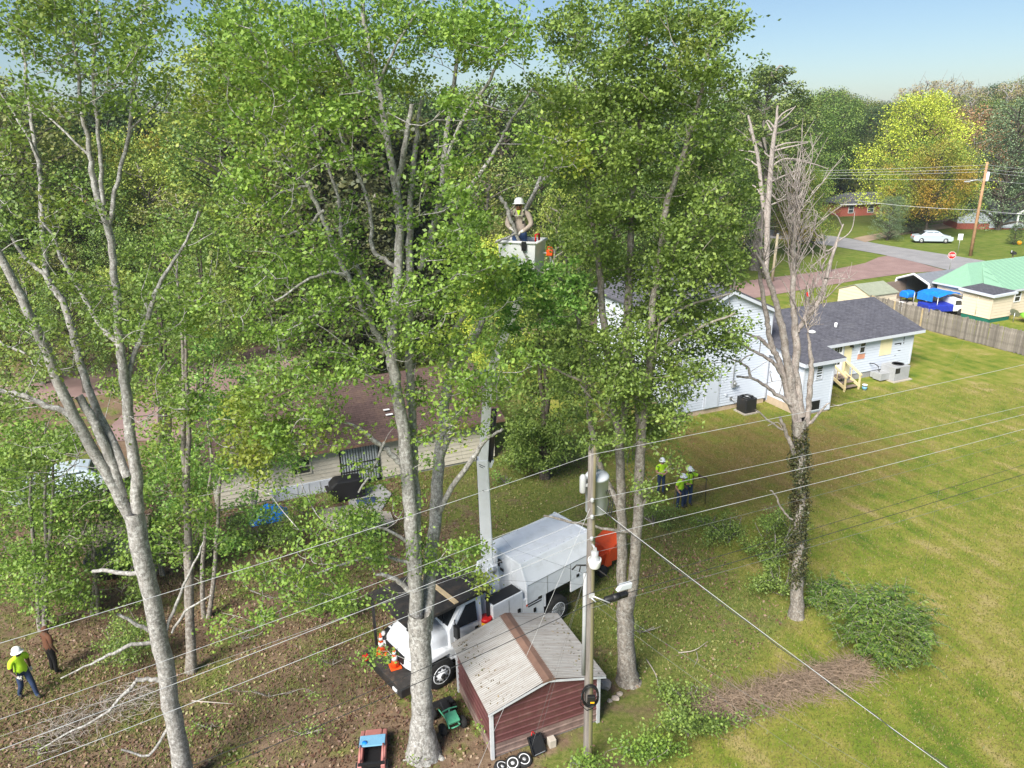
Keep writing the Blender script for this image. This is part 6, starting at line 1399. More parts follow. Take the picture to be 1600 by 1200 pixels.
# ------------------------------------------------------------------ bucket truck
TA = R(39.5); OT = np.array([-3.0, 18.91, 0])
TX = np.array([math.cos(TA), math.sin(TA), 0]); TY = np.array([-math.sin(TA), math.cos(TA), 0])
def tp(x, y, z=0): return OT + TX * x + TY * y + np.array([0, 0, z])
K = thing('bucket_truck', 'white bucket truck with raised boom and long chip box parked behind the maroon shed', 'truck', OT, TA)
def wheel(x, y, dual, r_=.5):
    wdt = .52 if dual else .28; sg = 1 if y > 0 else -1
    T_ = Matrix.Translation((x, y, r_)) @ Matrix.Rotation(R(90) * -sg, 4, 'X')      # local +z points outwards
    t_ = MB().lathe([(r_ * .58, -wdt / 2), (r_ * .93, -wdt / 2), (r_, -wdt / 2 + .04), (r_, wdt / 2 - .04), (r_ * .93, wdt / 2), (r_ * .6, wdt / 2)], 28, 0, T_)
    ty = t_.build('tyre', M['rubber'], K)
    dish = [(r_ * .62, wdt / 2 + .0), (r_ * .58, wdt / 2 + .01), (r_ * .54, wdt / 2 - .09 if dual else wdt / 2 - .02), (r_ * .3, wdt / 2 - .15 if dual else wdt / 2 + .02), (r_ * .22, wdt / 2 - .1 if dual else wdt / 2 + .06), (.01, wdt / 2 - .07 if dual else wdt / 2 + .09)]
    MB().lathe(dish, 28, 0, T_).build('rim', M['white_box'], ty)
    mb = MB()
    for k in range(10):
        a = 2 * pi * k / 10; mb.lathe([(.034, -.01), (.034, .012), (.001, .012)], 8, 0, T_ @ Matrix.Translation((math.cos(a) * r_ * .43, math.sin(a) * r_ * .43, (wdt / 2 - .115) if dual else wdt / 2 + .006)))
    mb.build('hand_hole', M['black'], ty)
    MB().lathe([(.09, 0), (.08, .05), (.001, .06)], 12, 0, T_ @ Matrix.Translation((0, 0, (wdt / 2 - .09) if dual else wdt / 2 + .05))).build('hub', M['black_metal'], ty)
for y in (-.98, .98): wheel(0, y, False)
for y in (-.9, .9): wheel(4.76, y, True)
MB().box(-.9, -.42, .5, 6.45, -.3, .75).box(-.9, .3, .5, 6.45, .42, .75).build('chassis_rail', M['black_metal'], K)
MB().box(-.06, -.9, .42, .06, .9, .58).box(4.7, -.8, .42, 4.82, .8, .58).build('axle', M['black_metal'], K)
MB().box(-1.42, -1.12, .42, -1.05, 1.12, .72).build('front_bumper', M['black_metal'], K, .03)
MB().box(-1.4, -1.1, .722, -.78, 1.1, .76).build('bumper_deck', M['deck_metal'], K)
MB().cbox((-1.46, .82, .74), (.16, .22, .12)).build('tow_hook', M['red'], K, .02)
MB().cbox((-1.43, -.78, .56), (.03, .22, .1)).build('bumper_plate', M['white_plastic'], K)
# hood: lofted sections from nose to cowl
secs = []
for x, hw, zb, zt, cr in [(-.88, .50, .85, 1.32, .10), (-.80, .66, .80, 1.48, .16), (-.55, .76, .80, 1.63, .2), (-.1, .86, .80, 1.74, .2), (.42, .95, .80, 1.84, .18)]:
    secs.append([(x, -hw, zb), (x, -hw, zt - cr * 1.3), (x, -hw + cr * .5, zt - cr * .4), (x, -hw + cr * 1.4, zt - .02), (x, 0, zt + .02), (x, hw - cr * 1.4, zt - .02), (x, hw - cr * .5, zt - cr * .4), (x, hw, zt - cr * 1.3), (x, hw, zb)])
vs = [p for s in secs for p in s]; n9 = 9
fs = [(i * n9 + j, i * n9 + j + 1, (i + 1) * n9 + j + 1, (i + 1) * n9 + j) for i in range(4) for j in range(8)] + [tuple(range(9)), tuple(range(36, 45))[::-1]]
o = MB().add(vs, fs, 0, None, True).build('hood', M['white_paint'], K); fix_normals(o)
MB().prism([(-.45, .95), (.45, .95), (.52, 1.28), (-.52, 1.28)], -.935, -.885, 'x').build('grille', M['black'], K, .02)
for sy in (-1, 1):
    pr = [(-.78, .72), (-.70, 1.05), (-.48, 1.22), (.2, 1.28), (.62, 1.2), (.8, .75), (.6, .62), (.5, .92), (.3, 1.08), (-.3, 1.08), (-.52, .85), (-.58, .66)]
    o = MB().prism(pr, sy * .72, sy * 1.12, 'y').build('fender', M['white_paint'], K, .04); fix_normals(o)
    hl = MB().prism([(-.82, .98), (-.62, 1.2), (-.30, 1.24), (-.45, 1.05)], sy * .84, sy * 1.1 + sy * .005, 'y').build('headlight', M['black'], K, .03); MB().ball((-.70, sy * 1.03, 1.1), .09, 0, 10).build('lens', M['lamp_glass'], hl)
    MB().box(.8, sy * .75, .5, 1.7, sy * 1.12, .62).build('cab_step', M['alu'], K)
# cab
cabp = [(.40, .75), (.40, 1.84), (.98, 2.50), (1.12, 2.56), (1.62, 2.56), (1.68, 2.4), (1.68, .75)]
def cab_side(x, z, hw): return hw - .10 * max(0, (z - 1.84) / .72)
vs = []
for sy in (-1, 1):
    for x, z in cabp: vs.append((x, sy * cab_side(x, z, 1.04), z))
n7 = len(cabp); fs = [tuple(range(n7)), tuple(range(n7, 2 * n7))[::-1]] + [(i, n7 + i, n7 + (i + 1) % n7, (i + 1) % n7) for i in range(n7)]
o = MB().add(vs, fs).build('cab', M['white_paint'], K, .035); fix_normals(o)
def on_wind(y, t, off=.015): x = .40 + .58 * t; z = 1.84 + .66 * t; return (x - off * .75, y, z + off * .66)
MB().add([on_wind(-.90, .08), on_wind(.90, .08), on_wind(.83, .92), on_wind(-.83, .92), on_wind(-.90, .08, .002), on_wind(.90, .08, .002), on_wind(.83, .92, .002), on_wind(-.83, .92, .002)], [(3, 2, 1, 0), (0, 1, 5, 4), (1, 2, 6, 5), (2, 3, 7, 6), (3, 0, 4, 7)]).build('windshield', M['glass'], K)
for y in (-.4, .35): MB().tube([on_wind(y - .3, .06, .03), on_wind(y + .1, .42, .04)], .012, 5).build('wiper', M['black'], K)
for sy in (-1, 1):
    def cs(x, z, e=.012): return (x, sy * (cab_side(x, z, 1.04) + e), z)
    dpoly = [(.58, .8), (1.5, .8), (1.5, 2.45), (1.06, 2.45), (.56, 1.88)]
    dr = MB().add([cs(*p, .010) for p in dpoly] + [cs(*p, -.01) for p in dpoly], [tuple(range(5)), tuple(range(5, 10))[::-1]] + [(i, (i + 1) % 5, 5 + (i + 1) % 5, 5 + i) for i in range(5)]).build('cab_door', M['white_paint'], K); fix_normals(dr)
    wp = [(.66, 1.78), (1.44, 1.72), (1.44, 2.38), (1.08, 2.38), (.68, 1.92)]
    gl_ = MB().add([cs(*p, .02) for p in wp] + [cs(*p, .0) for p in wp], [tuple(range(5)), tuple(range(5, 10))[::-1]] + [(i, (i + 1) % 5, 5 + (i + 1) % 5, 5 + i) for i in range(5)]).build('side_window', M['glass'], dr); fix_normals(gl_)
    MB().box(1.34, min(sy * 1.05, sy * 1.075), 1.45, 1.46, max(sy * 1.05, sy * 1.075), 1.52).build('door_handle', M['black'], dr)
    MB().cbox((.45, sy * 1.36, 1.95), (.1, .22, .42)).tube([(.62, sy * 1.02, 2.1), (.46, sy * 1.3, 2.1)], .02, 6).tube([(.62, sy * 1.03, 1.75), (.46, sy * 1.3, 1.78)], .02, 6).build('side_mirror', M['black'], K, .02)
# protective deck over hood and cab
MB().box(-1.04, -1.12, 2.66, 2.0, 1.12, 2.70).build('cab_guard', M['deck_metal'], K)
for y in (-1.12, 1.07): MB().box(-1.06, y, 2.60, 2.02, y + .05, 2.659).build('guard_rail', M['black_metal'], K)
for y in (-.45, .05, .5): MB().box(-1.02, y, 2.62, 1.98, y + .04, 2.659).build('guard_brace', M['black_metal'], K)
for x in (-1.0,):
    for y in (.98,): MB().box(x - .035, y - .035, .76, x + .035, y + .035, 2.62).build('guard_post', M['black_metal'], K)
for y in (-1.0, 1.0): MB().box(1.86, y - .04, .75, 1.94, y + .04, 2.62).build('guard_post', M['black_metal'], K)
MB().box(.6, -1.1, 2.705, .75, 1.0, 2.74).build('guard_lumber', M['cut_wood'], K)
# cabinets
tb = MB().box(1.98, -1.16, .78, 3.2, -.62, 2.0).build('tool_cabinet', M['white_box'], K, .015)
MB().box(2.03, -1.12, 2.004, 3.15, -.66, 2.03).build('cabinet_mat', M['black'], tb)
for x in (2.62,): MB().box(x - .008, -1.166, .85, x + .008, -1.161, 1.92).build('door_gap', M['steel'], tb)
MB().cbox((3.02, -1.175, 1.35), (.1, .03, .13)).cbox((2.35, -1.175, 1.2), (.1, .03, .13)).build('latch', M['black'], tb)
lc = MB().box(3.22, -1.15, .7, 4.12, -.62, 1.62).build('lower_cabinet', M['white_box'], K, .015)
mb = MB().box(3.42, -1.162, 1.36, 3.85, -1.153, 1.40).box(3.42, -1.162, 1.27, 4.0, -1.153, 1.31).box(3.85, -1.162, 1.36, 4.02, -1.153, 1.47); mb.build('printed_label', M['black_metal'], lc)
MB().cbox((3.7, -1.165, 1.05), (.09, .03, .15)).build('latch', M['black'], lc)
MB().box(3.34, -1.162, 1.33, 3.40, -1.153, 1.40).build('side_marker', M['orange'], lc)
MB().box(1.98, .62, .78, 4.1, 1.16, 1.7).build('far_cabinet', M['white_box'], K, .015)
MB().box(1.75, -.6, .752, 3.3, .6, 1.0).build('turret_bed', M['white_box'], K)
# chip box
xs0, xs1 = 3.34, 6.5
prof = [(-1.16, 1.42), (-1.16, 2.12), (-.86, 2.78), (.86, 2.78), (1.16, 2.12), (1.16, 1.0), (-.55, 1.0), (-.55, 1.42)]
o = MB().prism(prof, xs0, xs1, 'x').build('chip_box', M['white_box'], K, .02); fix_normals(o)
MB().box(4.14, -1.15, .95, 4.2, -.6, 1.42).box(5.36, -1.15, .95, 6.5, -1.1, 1.42).build('side_skirt', M['white_box'], K)
MB().box(4.2, -.6, .75, 6.5, .6, 1.0).build('subframe', M['black_metal'], K)
for x in (xs0 + .01, xs1 - .07):
    mb = MB().prism([(-1.175, 1.42), (-1.175, 2.13), (-.87, 2.80), (.87, 2.80), (1.175, 2.13), (1.175, 1.0), (1.13, 1.0), (1.13, 2.1), (.84, 2.76), (-.84, 2.76), (-1.13, 2.1), (-1.13, 1.42)], x, x + .06, 'x'); fix_normals(mb.build('box_rim', M['white_box'], K))
for y in (-.42, .0, .42): MB().box(xs0 - .014, y - .02, 1.05, xs0 - .002, y + .02, 2.7).build('wall_rib', M['white_box'], K)
mb = MB()
for (y, z, a, b) in ((.12, 2.45, .22, .1), (.2, 2.3, .1, .18), (.05, 2.15, .18, .1)): mb.cbox((xs0 - .02, y, z), (.03, a, b))
mb.build('hose_clip', M['black'], K, .02)
MB().box(5.6, -1.185, 1.45, 5.72, -1.165, 1.55).build('side_marker', M['black'], K)
mb = MB()
for x in (4.25, 5.3): mb.box(x, -1.172, 1.45, x + .02, -1.161, 2.1)
mb.box(3.36, -1.172, 2.09, 6.48, -1.161, 2.105); mb.build('panel_seam', M['steel'], K)
mb = MB()
for x in np.arange(3.6, 6.4, .35): mb.lathe([(.018, 0), (.016, .006), (.001, .007)], 6, 0, Matrix.Translation((x, -.80, 2.781))); mb.lathe([(.018, 0), (.016, .006), (.001, .007)], 6, 0, Matrix.Translation((x, .80, 2.781)))
mb.build('rivet', M['steel'], K)
# turntable, boom, bucket
BP = np.array([2.55, -.05, 0.0])
MB().lathe([(.48, 1.0), (.48, 1.2), (.36, 1.22), (.36, 1.75)], 20, 0, Matrix.Translation((BP[0], BP[1], 0))).build('turret', M['white_box'], K)
mb = MB().prism([(BP[0] - .32, 1.7), (BP[0] + .36, 1.7), (BP[0] + .3, 2.75), (BP[0] - .1, 2.75)], BP[1] - .3, BP[1] - .22, 'y').prism([(BP[0] - .32, 1.7), (BP[0] + .36, 1.7), (BP[0] + .3, 2.75), (BP[0] - .1, 2.75)], BP[1] + .22, BP[1] + .3, 'y'); mb.build('turret_cheek', M['white_box'], K, .02)
MB().tube([(BP[0] + .12, BP[1] - .36, 2.62), (BP[0] + .12, BP[1] + .36, 2.62)], .11, 14).build('pivot_pin', M['steel'], K)
def tl(P): d = np.asarray(P) - OT; return np.array([d @ TX, d @ TY, d[2]])
foot = tp(BP[0] + .12, BP[1], 2.45); Yb = foot[1]
def beam(a, b, w0, w1, name, m, side=None, bev=.02):
    """square hollow beam between two local points"""
    a = np.asarray(a, float); b = np.asarray(b, float); t = b - a; L_ = np.linalg.norm(t); t /= L_
    s = np.cross(t, [0, 0, 1.0]) if side is None else np.asarray(side, float); s -= t * (s @ t); s /= np.linalg.norm(s); q = np.cross(t, s); vs = []
    for p, w_ in ((a, w0), (b, w1)): vs += [p + s * w_ / 2 + q * w_ / 2, p - s * w_ / 2 + q * w_ / 2, p - s * w_ / 2 - q * w_ / 2, p + s * w_ / 2 - q * w_ / 2]
    o = MB().add(vs, [(3, 2, 1, 0), (4, 5, 6, 7), (0, 1, 5, 4), (1, 2, 6, 5), (2, 3, 7, 6), (3, 0, 4, 7)]).build(name, m, K, bev); fix_normals(o); return o
sd_ = np.array([TX[0], TY[0], 0.0])          # world X in truck axes: keeps the boom's broad face towards the yard
pA = tl(foot); pB = tl(A(754, 716, Yb)); pC = tl(A(763, 590, Yb - .1)); 
lowb = beam(pA, pB, .37, .35, 'lower_boom', M['white_paint'], sd_); midb = beam(pB - (pB - pA) / np.linalg.norm(pB - pA) * .3, pC, .29, .27, 'inner_boom', M['white_paint'], sd_)
t_ = (pC - pB) / np.linalg.norm(pC - pB)
MB().tube([pB + sd_ * .24 - t_ * .1, pB + sd_ * .25 + t_ * 1.65], .085, 10).build('lift_cylinder', M['black_metal'], K)
beam(pB + sd_ * .2 - t_ * .25, pB + sd_ * .3 - t_ * .02, .2, .14, 'cylinder_bracket', M['white_paint'], sd_)
fr_ = np.cross(t_, sd_); fr_ = fr_ / np.linalg.norm(fr_); fr_ = fr_ if (TX[1] * fr_[0] + TY[1] * fr_[1]) < 0 else -fr_
mb = MB()
for z_, w_ in ((-.22, .16), (-.16, .2), (-.75, .2), (-.70, .1), (-1.35, .18)):
    c_ = pB + t_ * z_ + fr_ * .185; q_ = [c_ + sd_ * w_ / 2 + t_ * .012, c_ - sd_ * w_ / 2 + t_ * .012, c_ - sd_ * w_ / 2 - t_ * .012, c_ + sd_ * w_ / 2 - t_ * .012]; mb.add(q_ + [p - fr_ * .02 for p in q_], [(0, 1, 2, 3), (7, 6, 5, 4), (0, 4, 5, 1), (1, 5, 6, 2), (2, 6, 7, 3), (3, 7, 4, 0)])
mb.build('boom_marking', M['black'], K)
hz_ = [pA + (pB - pA) * q + sd_ * (-.2) + fr_ * .1 for q in np.linspace(.02, 1, 12)]; MB().tube(hz_, .02, 6).build('hydraulic_hose', M['black'], K)
MB().tube([pC - np.array([0, .24, 0]), pC + np.array([0, .24, 0])], .2, 14).build('elbow_pin', M['steel'], K)
BK = A(818, 440, 18.3); pD = tl(BK + np.array([.12, .55, .0]))
beam(pC, pD, .24, .18, 'upper_boom', M['white_paint'], sd_)
r = np.random.default_rng(12)
for k, f_ in enumerate((.12, .3, .75)):
    p = pA + (pB - pA) * f_; q_ = [p + sd_ * .2 * c_ + np.array([0, 0, r.uniform(-.06, .06)]) + np.cross(sd_, [0, 0, 1]) * -.0 for c_ in (-1, 1)]
    pts = [q_[0], (q_[0] + q_[1]) / 2 + np.array([TX[1], TY[1], 0]) * -.21, q_[1]]; MB().tube(pts, .014, 6).build('hose_strap', M['black'], K)
# bucket (platform), turned a little to the right
bx = A(816, 402, 18.3)
BU = Matrix.Translation(Vector([*tl(bx)])) @ Matrix.Rotation(-TA + R(-24), 4, 'Z')
hwx, hdy, hb = .50, .36, 1.05
mb = MB(); zt_ = .42; zb_ = zt_ - hb
o4 = [(-hwx, -hdy), (hwx, -hdy), (hwx, hdy), (-hwx, hdy)]; i4 = [(x * .93, y * .9) for x, y in o4]; b4 = [(x * .84, y * .84) for x, y in o4]
vs = [(x, y, zb_) for x, y in b4] + [(x, y, zt_) for x, y in o4] + [(x, y, zt_) for x, y in i4] + [(x * .92, y * .9, zb_ + .06) for x, y in b4]
fs = [(3, 2, 1, 0)] + [(i, (i + 1) % 4, 4 + (i + 1) % 4, 4 + i) for i in range(4)] + [(4 + i, 4 + (i + 1) % 4, 8 + (i + 1) % 4, 8 + i) for i in range(4)] + [(8 + i, 8 + (i + 1) % 4, 12 + (i + 1) % 4, 12 + i) for i in range(4)] + [(12, 13, 14, 15)]
buck = MB().add(vs, fs, 0, BU).build('bucket', M['white_plastic'], K, .02); fix_normals(buck)
mb = MB()
for i in range(4):
    (x0, y0), (x1, y1) = o4[i], o4[(i + 1) % 4]; mb.tube([BU @ Vector((x0 * 1.02, y0 * 1.02, zt_)), BU @ Vector((x1 * 1.02, y1 * 1.02, zt_))], .035, 8)
mb.build('rim_lip', M['white_plastic'], buck)
mb = MB().tube([BU @ Vector((hwx - .1, -.1, zt_ - .05)), BU @ Vector((hwx - .1, -.1, zt_ + .16)), BU @ Vector((hwx - .1, .14, zt_ + .16)), BU @ Vector((hwx - .1, .14, zt_ - .05))], .025, 7); mb.build('red_guard', M['red'], buck)
MB().cbox((.22, -hdy + .0, zt_ - .08), (.12, .14, .22), 0, BU).build('control_box', M['black'], buck, .01)
mb = MB().tube([BU @ Vector((hwx + .02, .1, zt_ - .3)), BU @ Vector((hwx + .26, .08, zt_ - .3)), BU @ Vector((hwx + .3, .05, zt_ - .55)), BU @ Vector((hwx + .16, .0, zt_ - .7))], .03, 7); mb.build('tool_holder', M['white_plastic'], buck)
c = thing('chainsaw', 'small orange saw hanging on the right side of the bucket', 'saw', np.array(K.matrix_basis @ (BU @ Vector((hwx + .22, .02, zt_ - .28)))), -.4); c.scale = (.75, .75, .75)
MB().prism([(-.1, -.09), (.1, -.09), (.12, .06), (.0, .12), (-.1, .08)], -.06, .06, 'y').build('motor_housing', M['orange'], c, .015); MB().tube([(-.1, 0, .05), (-.05, 0, .2), (.08, 0, .18), (.1, 0, .06)], .016, 6).build('handle', M['orange'], c); MB().prism([(.0, -.09), (.06, -.09), (.05, -.34), (.01, -.34)], -.01, .01, 'y').build('guide_bar', M['steel'], c)

# cones on the bumper deck, drinks cooler behind the cab
def cone():
    c = thing('traffic_cone', 'orange traffic cone with two white bands on the truck bumper', 'traffic cone')
    MB().prism([(-.17, -.17), (.17, -.17), (.17, .17), (-.17, .17)], 0, .035, 'z').build('base', M['orange'], c, .01)
    rr = lambda z: .13 - .105 * z / .68
    MB().lathe([(rr(z), z + .03) for z in (0, .24, .38, .44, .52, .68)] + [(.015, .71)], 20).build('body', M['orange'], c)
    for a_, b_ in ((.24, .38), (.45, .54)): MB().lathe([(rr(a_) + .004, a_ + .03), (rr(b_) + .004, b_ + .03)], 20).build('band', M['white_plastic'], c)
    return c
c1 = cone(); c1.location = tp(-1.0, .66, .76); c1['label'] = 'orange white banded traffic cone on the left part of the truck bumper'; c1['group'] = 'traffic cones on the truck bumper'
c2 = copy_thing(c1, tp(-1.02, -.16, .76), .4, 'orange white banded traffic cone on the truck bumper nearest the tree trunk')
c = thing('drink_cooler', 'yellow water cooler with a red lid strapped behind the truck cab', 'cooler', tp(1.83, -.98, .98), 0)
MB().lathe([(.16, 0), (.19, .03), (.2, .5), (.19, .52)], 18).build('tank', M['yellow'], c); MB().lathe([(.205, .52), (.205, .6), (.17, .63), (.01, .63)], 18).build('lid', M['red'], c); MB().lathe([(.202, .24), (.207, .25), (.207, .29), (.202, .3)], 18).build('strap', M['black'], c)
MB().box(1.72, -1.2, .93, 1.97, -.75, .975).build('cooler_shelf', M['black_metal'], K)

# ------------------------------------------------------------------ orange wood chipper behind the truck
c = thing('wood_chipper', 'orange wood chipper hitched behind the truck by the paired tree trunks', 'wood chipper', tp(7.75, .2, 0), TA); c.scale = (.62, .62, .66)
MB().box(-.9, -.55, .55, .8, .55, 1.25).build('engine_housing', M['orange_paint'], c, .04)
MB().prism([(.82, .7), (.82, 1.45), (2.0, 1.95), (2.0, .55)], -.75, .75, 'y').build('infeed_hopper', M['orange_paint'], c, .03)
MB().prism([(-.85, 1.26), (-.35, 1.26), (-.4, 2.15), (-1.2, 2.3), (-1.3, 2.0), (-.75, 1.9)], -.22, .22, 'y').build('discharge_chute', M['orange_paint'], c, .02)
MB().lathe([(.45, -.2), (.5, -.2), (.5, .2), (.45, .2)], 20, 0, Matrix.Translation((.3, 0, 1.3)) @ Matrix.Rotation(R(90), 4, 'X')).build('drum_cover', M['orange_paint'], c)
for sy in (-1, 1):
    w_ = MB().lathe([(.2, -.1), (.36, -.1), (.36, .1), (.2, .1)], 20, 0, Matrix.Translation((.2, sy * .75, .36)) @ Matrix.Rotation(R(90), 4, 'X')).build('tyre', M['rubber'], c); MB().lathe([(.01, -.08), (.2, -.08), (.2, .08), (.01, .08)], 16, 0, Matrix.Translation((.2, sy * .75, .36)) @ Matrix.Rotation(R(90), 4, 'X')).build('rim', M['white_box'], w_)
MB().prism([(-2.0, .42), (-.9, .5), (-.9, .58), (-2.0, .5)], -.06, .06, 'y').build('tow_bar', M['orange_paint'], c)
MB().prism([(.25, .5), (.95, .5), (.95, .9), (.6, 1.5)], -.80, -.77, 'y').build('side_guard', M['orange_paint'], c)
MB().box(-.6, -.3, 1.25, -.2, .3, 1.6).build('radiator_screen', M['black_metal'], c)

# ------------------------------------------------------------------ things on the ground in front
c = thing('toy_car', 'faded pink ride on toy car with a pale blue seat panel on the leaf litter', 'toy car', G(584, 1184), R(96))
MB().prism([(-.62, .16), (.62, .16), (.66, .34), (.35, .44), (-.62, .36)], -.36, -.24, 'y').prism([(-.62, .16), (.62, .16), (.66, .34), (.35, .44), (-.62, .36)], .24, .36, 'y').build('side_panel', M['toy_pink'], c, .03)
MB().box(-.6, -.24, .14, .62, .24, .2).build('floor_pan', M['black'], c); MB().prism([(.3, .2), (.66, .2), (.66, .36), (.3, .46)], -.235, .235, 'y').build('hood', M['toy_pink'], c, .04)
MB().prism([(-.12, .5), (.3, .47), (.3, .5), (-.12, .54)], -.34, .34, 'y').build('seat_panel', M['toy_blue'], c, .015); MB().lathe([(.07, .525), (.07, .55), (.01, .55)], 12, 0, Matrix.Translation((.0, .2, 0))).build('cup', M['blue_tarp'], c)
for y in (-.3, .3): MB().tube([(-.5, y, .36), (-.42, y, .55), (-.1, y, .56)], .025, 6).build('roll_bar', M['toy_pink'], c)
MB().box(-.6, -.34, .3, -.52, .34, .4).build('rear_bar', M['black'], c)
for x in (-.45, .42):
    for sy in (-1, 1): MB().lathe([(.02, -.06), (.14, -.06), (.15, -.03), (.15, .03), (.14, .06), (.02, .06)], 16, 0, Matrix.Translation((x, sy * .36, .15)) @ Matrix.Rotation(R(90), 4, 'X')).build('wheel', M['rubber'], c)
c = thing('toy_quad_bike', 'small black and mint green toy quad bike between the tree trunk and the shed', 'toy quad bike', G(700, 1128), R(-62))
MB().prism([(-.42, .34), (.1, .32), (.42, .42), (.3, .5), (.05, .46), (-.3, .55)], -.12, .12, 'y').build('seat', M['black'], c, .03); MB().prism([(.15, .42), (.5, .36), (.52, .44), (.2, .54)], -.17, .17, 'y').build('front_cowl', M['mint'], c, .02)
mb = MB()
for y in (-.16, .16): mb.tube([(-.3, y, .3), (.1, y * .6, .24), (.5, y, .26)], .022, 6)
mb.tube([(.45, -.1, .22), (.56, -.1, .3), (.56, .1, .3), (.45, .1, .22)], .02, 6).tube([(.2, -.22, .62), (.12, 0, .58), (.2, .22, .62)], .02, 6).tube([(.12, 0, .58), (.25, 0, .3)], .025, 6); mb.build('frame', M['mint'], c)
for x in (-.34, .36):
    for sy in (-1, 1): MB().lathe([(.04, -.08), (.14, -.08), (.17, -.05), (.17, .05), (.14, .08), (.04, .08)], 16, 0, Matrix.Translation((x, sy * .31, .17)) @ Matrix.Rotation(R(90), 4, 'X')).build('wheel', M['rubber'], c)
MB().prism([(-.5, .36), (-.2, .42), (-.2, .46), (-.5, .42)], -.32, .32, 'y').build('rear_fender', M['black'], c, .02)
def hubcap_wheel():
    c = thing('loose_wheel', 'x', 'wheel')
    MB().lathe([(.15, 0), (.26, 0), (.30, .04), (.30, .16), (.26, .2), (.2, .19)], 24).build('tyre', M['rubber'], c)
    sp = MB()
    for k in range(5):
        a = 2 * pi * k / 5; sp.prism([(math.cos(a - .5) * .06, math.sin(a - .5) * .06), (math.cos(a - .17) * .19, math.sin(a - .17) * .19), (math.cos(a + .17) * .19, math.sin(a + .17) * .19), (math.cos(a + .5) * .06, math.sin(a + .5) * .06)], .15 + .001 * k, .185, 'z')
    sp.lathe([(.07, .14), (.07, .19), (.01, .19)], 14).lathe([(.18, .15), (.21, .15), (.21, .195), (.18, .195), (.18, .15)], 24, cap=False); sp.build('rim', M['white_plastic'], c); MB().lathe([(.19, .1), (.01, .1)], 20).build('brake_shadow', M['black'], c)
    return c
hw_ = hubcap_wheel(); hw_.name = 'plastic_hubcap'
for k, (x, y, lb) in enumerate([(802, 1196, 'white five spoke toy wheel lying in the middle at the bottom edge'), (818, 1190, 'white five spoke toy wheel lying nearest the shed at the bottom edge'), (783, 1203, 'white five spoke toy wheel cut by the bottom edge')]):
    o = hw_ if k == 0 else copy_thing(hw_); o.location = G(x, y); o['label'] = lb; o['group'] = 'toy wheels on the ground'; o.scale = (.72, .72, .72); o.rotation_euler = (R(16), R(-6), k)
c = thing('black_crate', 'black plastic crate leaning in front of the maroon shed wall', 'crate', G(842, 1178), AX + .1); c.rotation_euler[0] = R(-38)
MB().box(-.2, -.03, 0, .2, 0, .5).box(-.2, -.1, 0, -.18, -.03, .5).box(.18, -.1, 0, .2, -.03, .5).box(-.2, -.1, 0, .2, -.03, .02).box(-.2, -.1, .48, .2, -.03, .5).build('shell', M['black'], c); MB().box(-.16, -.106, .02, .16, -.1, .035).build('front_strip', M['steel'], c); MB().tube([(-.06, -.02, .5), (0, -.02, .6), (.06, -.02, .5)], .014, 6).build('handle', M['red'], c)
tag(MB().cbox((0, 0, .13), (.2, .2, .26)).build('concrete_block', M['concrete'], None, .015, loc=G(862, 1165), rz=AX), 'single concrete block supporting the front edge of the maroon shed', 'block')
r = np.random.default_rng(77)
for k, (x, y, s_, lb) in enumerate([(945, 1072, .3, 'largest pale stone just right of the utility pole behind the shed corner'), (962, 1092, .17, 'angular pale stone at the right end of the small stone group'), (953, 1096, .12, 'small pale stone in the middle of the small stone group'), (968, 1085, .13, 'upper right stone of the small stone group')]):
    bm = bmesh.new(); bmesh.ops.create_icosphere(bm, subdivisions=2, radius=s_ / 1.4)
    for v in bm.verts: v.co *= r.uniform(.75, 1.15); v.co.z *= .6
    me = bpy.data.meshes.new('stone'); bm.to_mesh(me); bm.free(); me.materials.append(M['stone']); o = bpy.data.objects.new('stone', me); COL.objects.link(o); o.location = G(x, y) + np.array([0, 0, s_ * .2]); tag(o, lb, 'stone', 'stones by the utility pole')
def stick(label, pts, name='fallen_branch', m=None, rad=.022):
    P_ = [G(x, y, z) for x, y, z in pts]; base = P_[0].copy(); mb = MB().tube(smooth_path([p - base for p in P_], 4), list(np.linspace(rad, rad * .4, (len(P_) - 1) * 4 + 1)) if len(P_) > 2 else list(np.linspace(rad, rad * .4, 5)), 6)
    o = mb.build(name, m or M['greytwig'], None, loc=base); return tag(o, label, 'branch')
stick('long curved bare branch on the grass right of the paired trunks', [(1010, 1030, .02), (1025, 1055, .06), (1032, 1085, .04), (1050, 1110, .03), (1058, 1120, .02)], rad=.02)
stick('forked pale stick on the grass right of the paired trunks', [(1060, 1020, .02), (1085, 1016, .1), (1106, 1002, .2)], rad=.02)
stick('thin pale stick beside the forked one on the grass', [(1088, 1018, .03), (1090, 1030, .04), (1084, 1042, .02)], rad=.014)
stick('pale stick on the leaf litter right of the leaning trunk', [(300, 1095, .03), (340, 1098, .08), (366, 1100, .03)])
stick('bare branch lying on the lawn below the dead tree', [(1200, 665, .02), (1215, 660, .1), (1224, 672, .02)], rad=.03)
stick('small pale branch on the grass near the white bump out corner', [(1300, 632, .02), (1312, 634, .1), (1322, 629, .03)], rad=.025)
tag(lumpy('white_scrap', 'small white scrap on the ground left of the ivy covered tree', 'scrap', G(1214, 908), .25, .2, .12, M['white_plastic'], 3, 6), None)

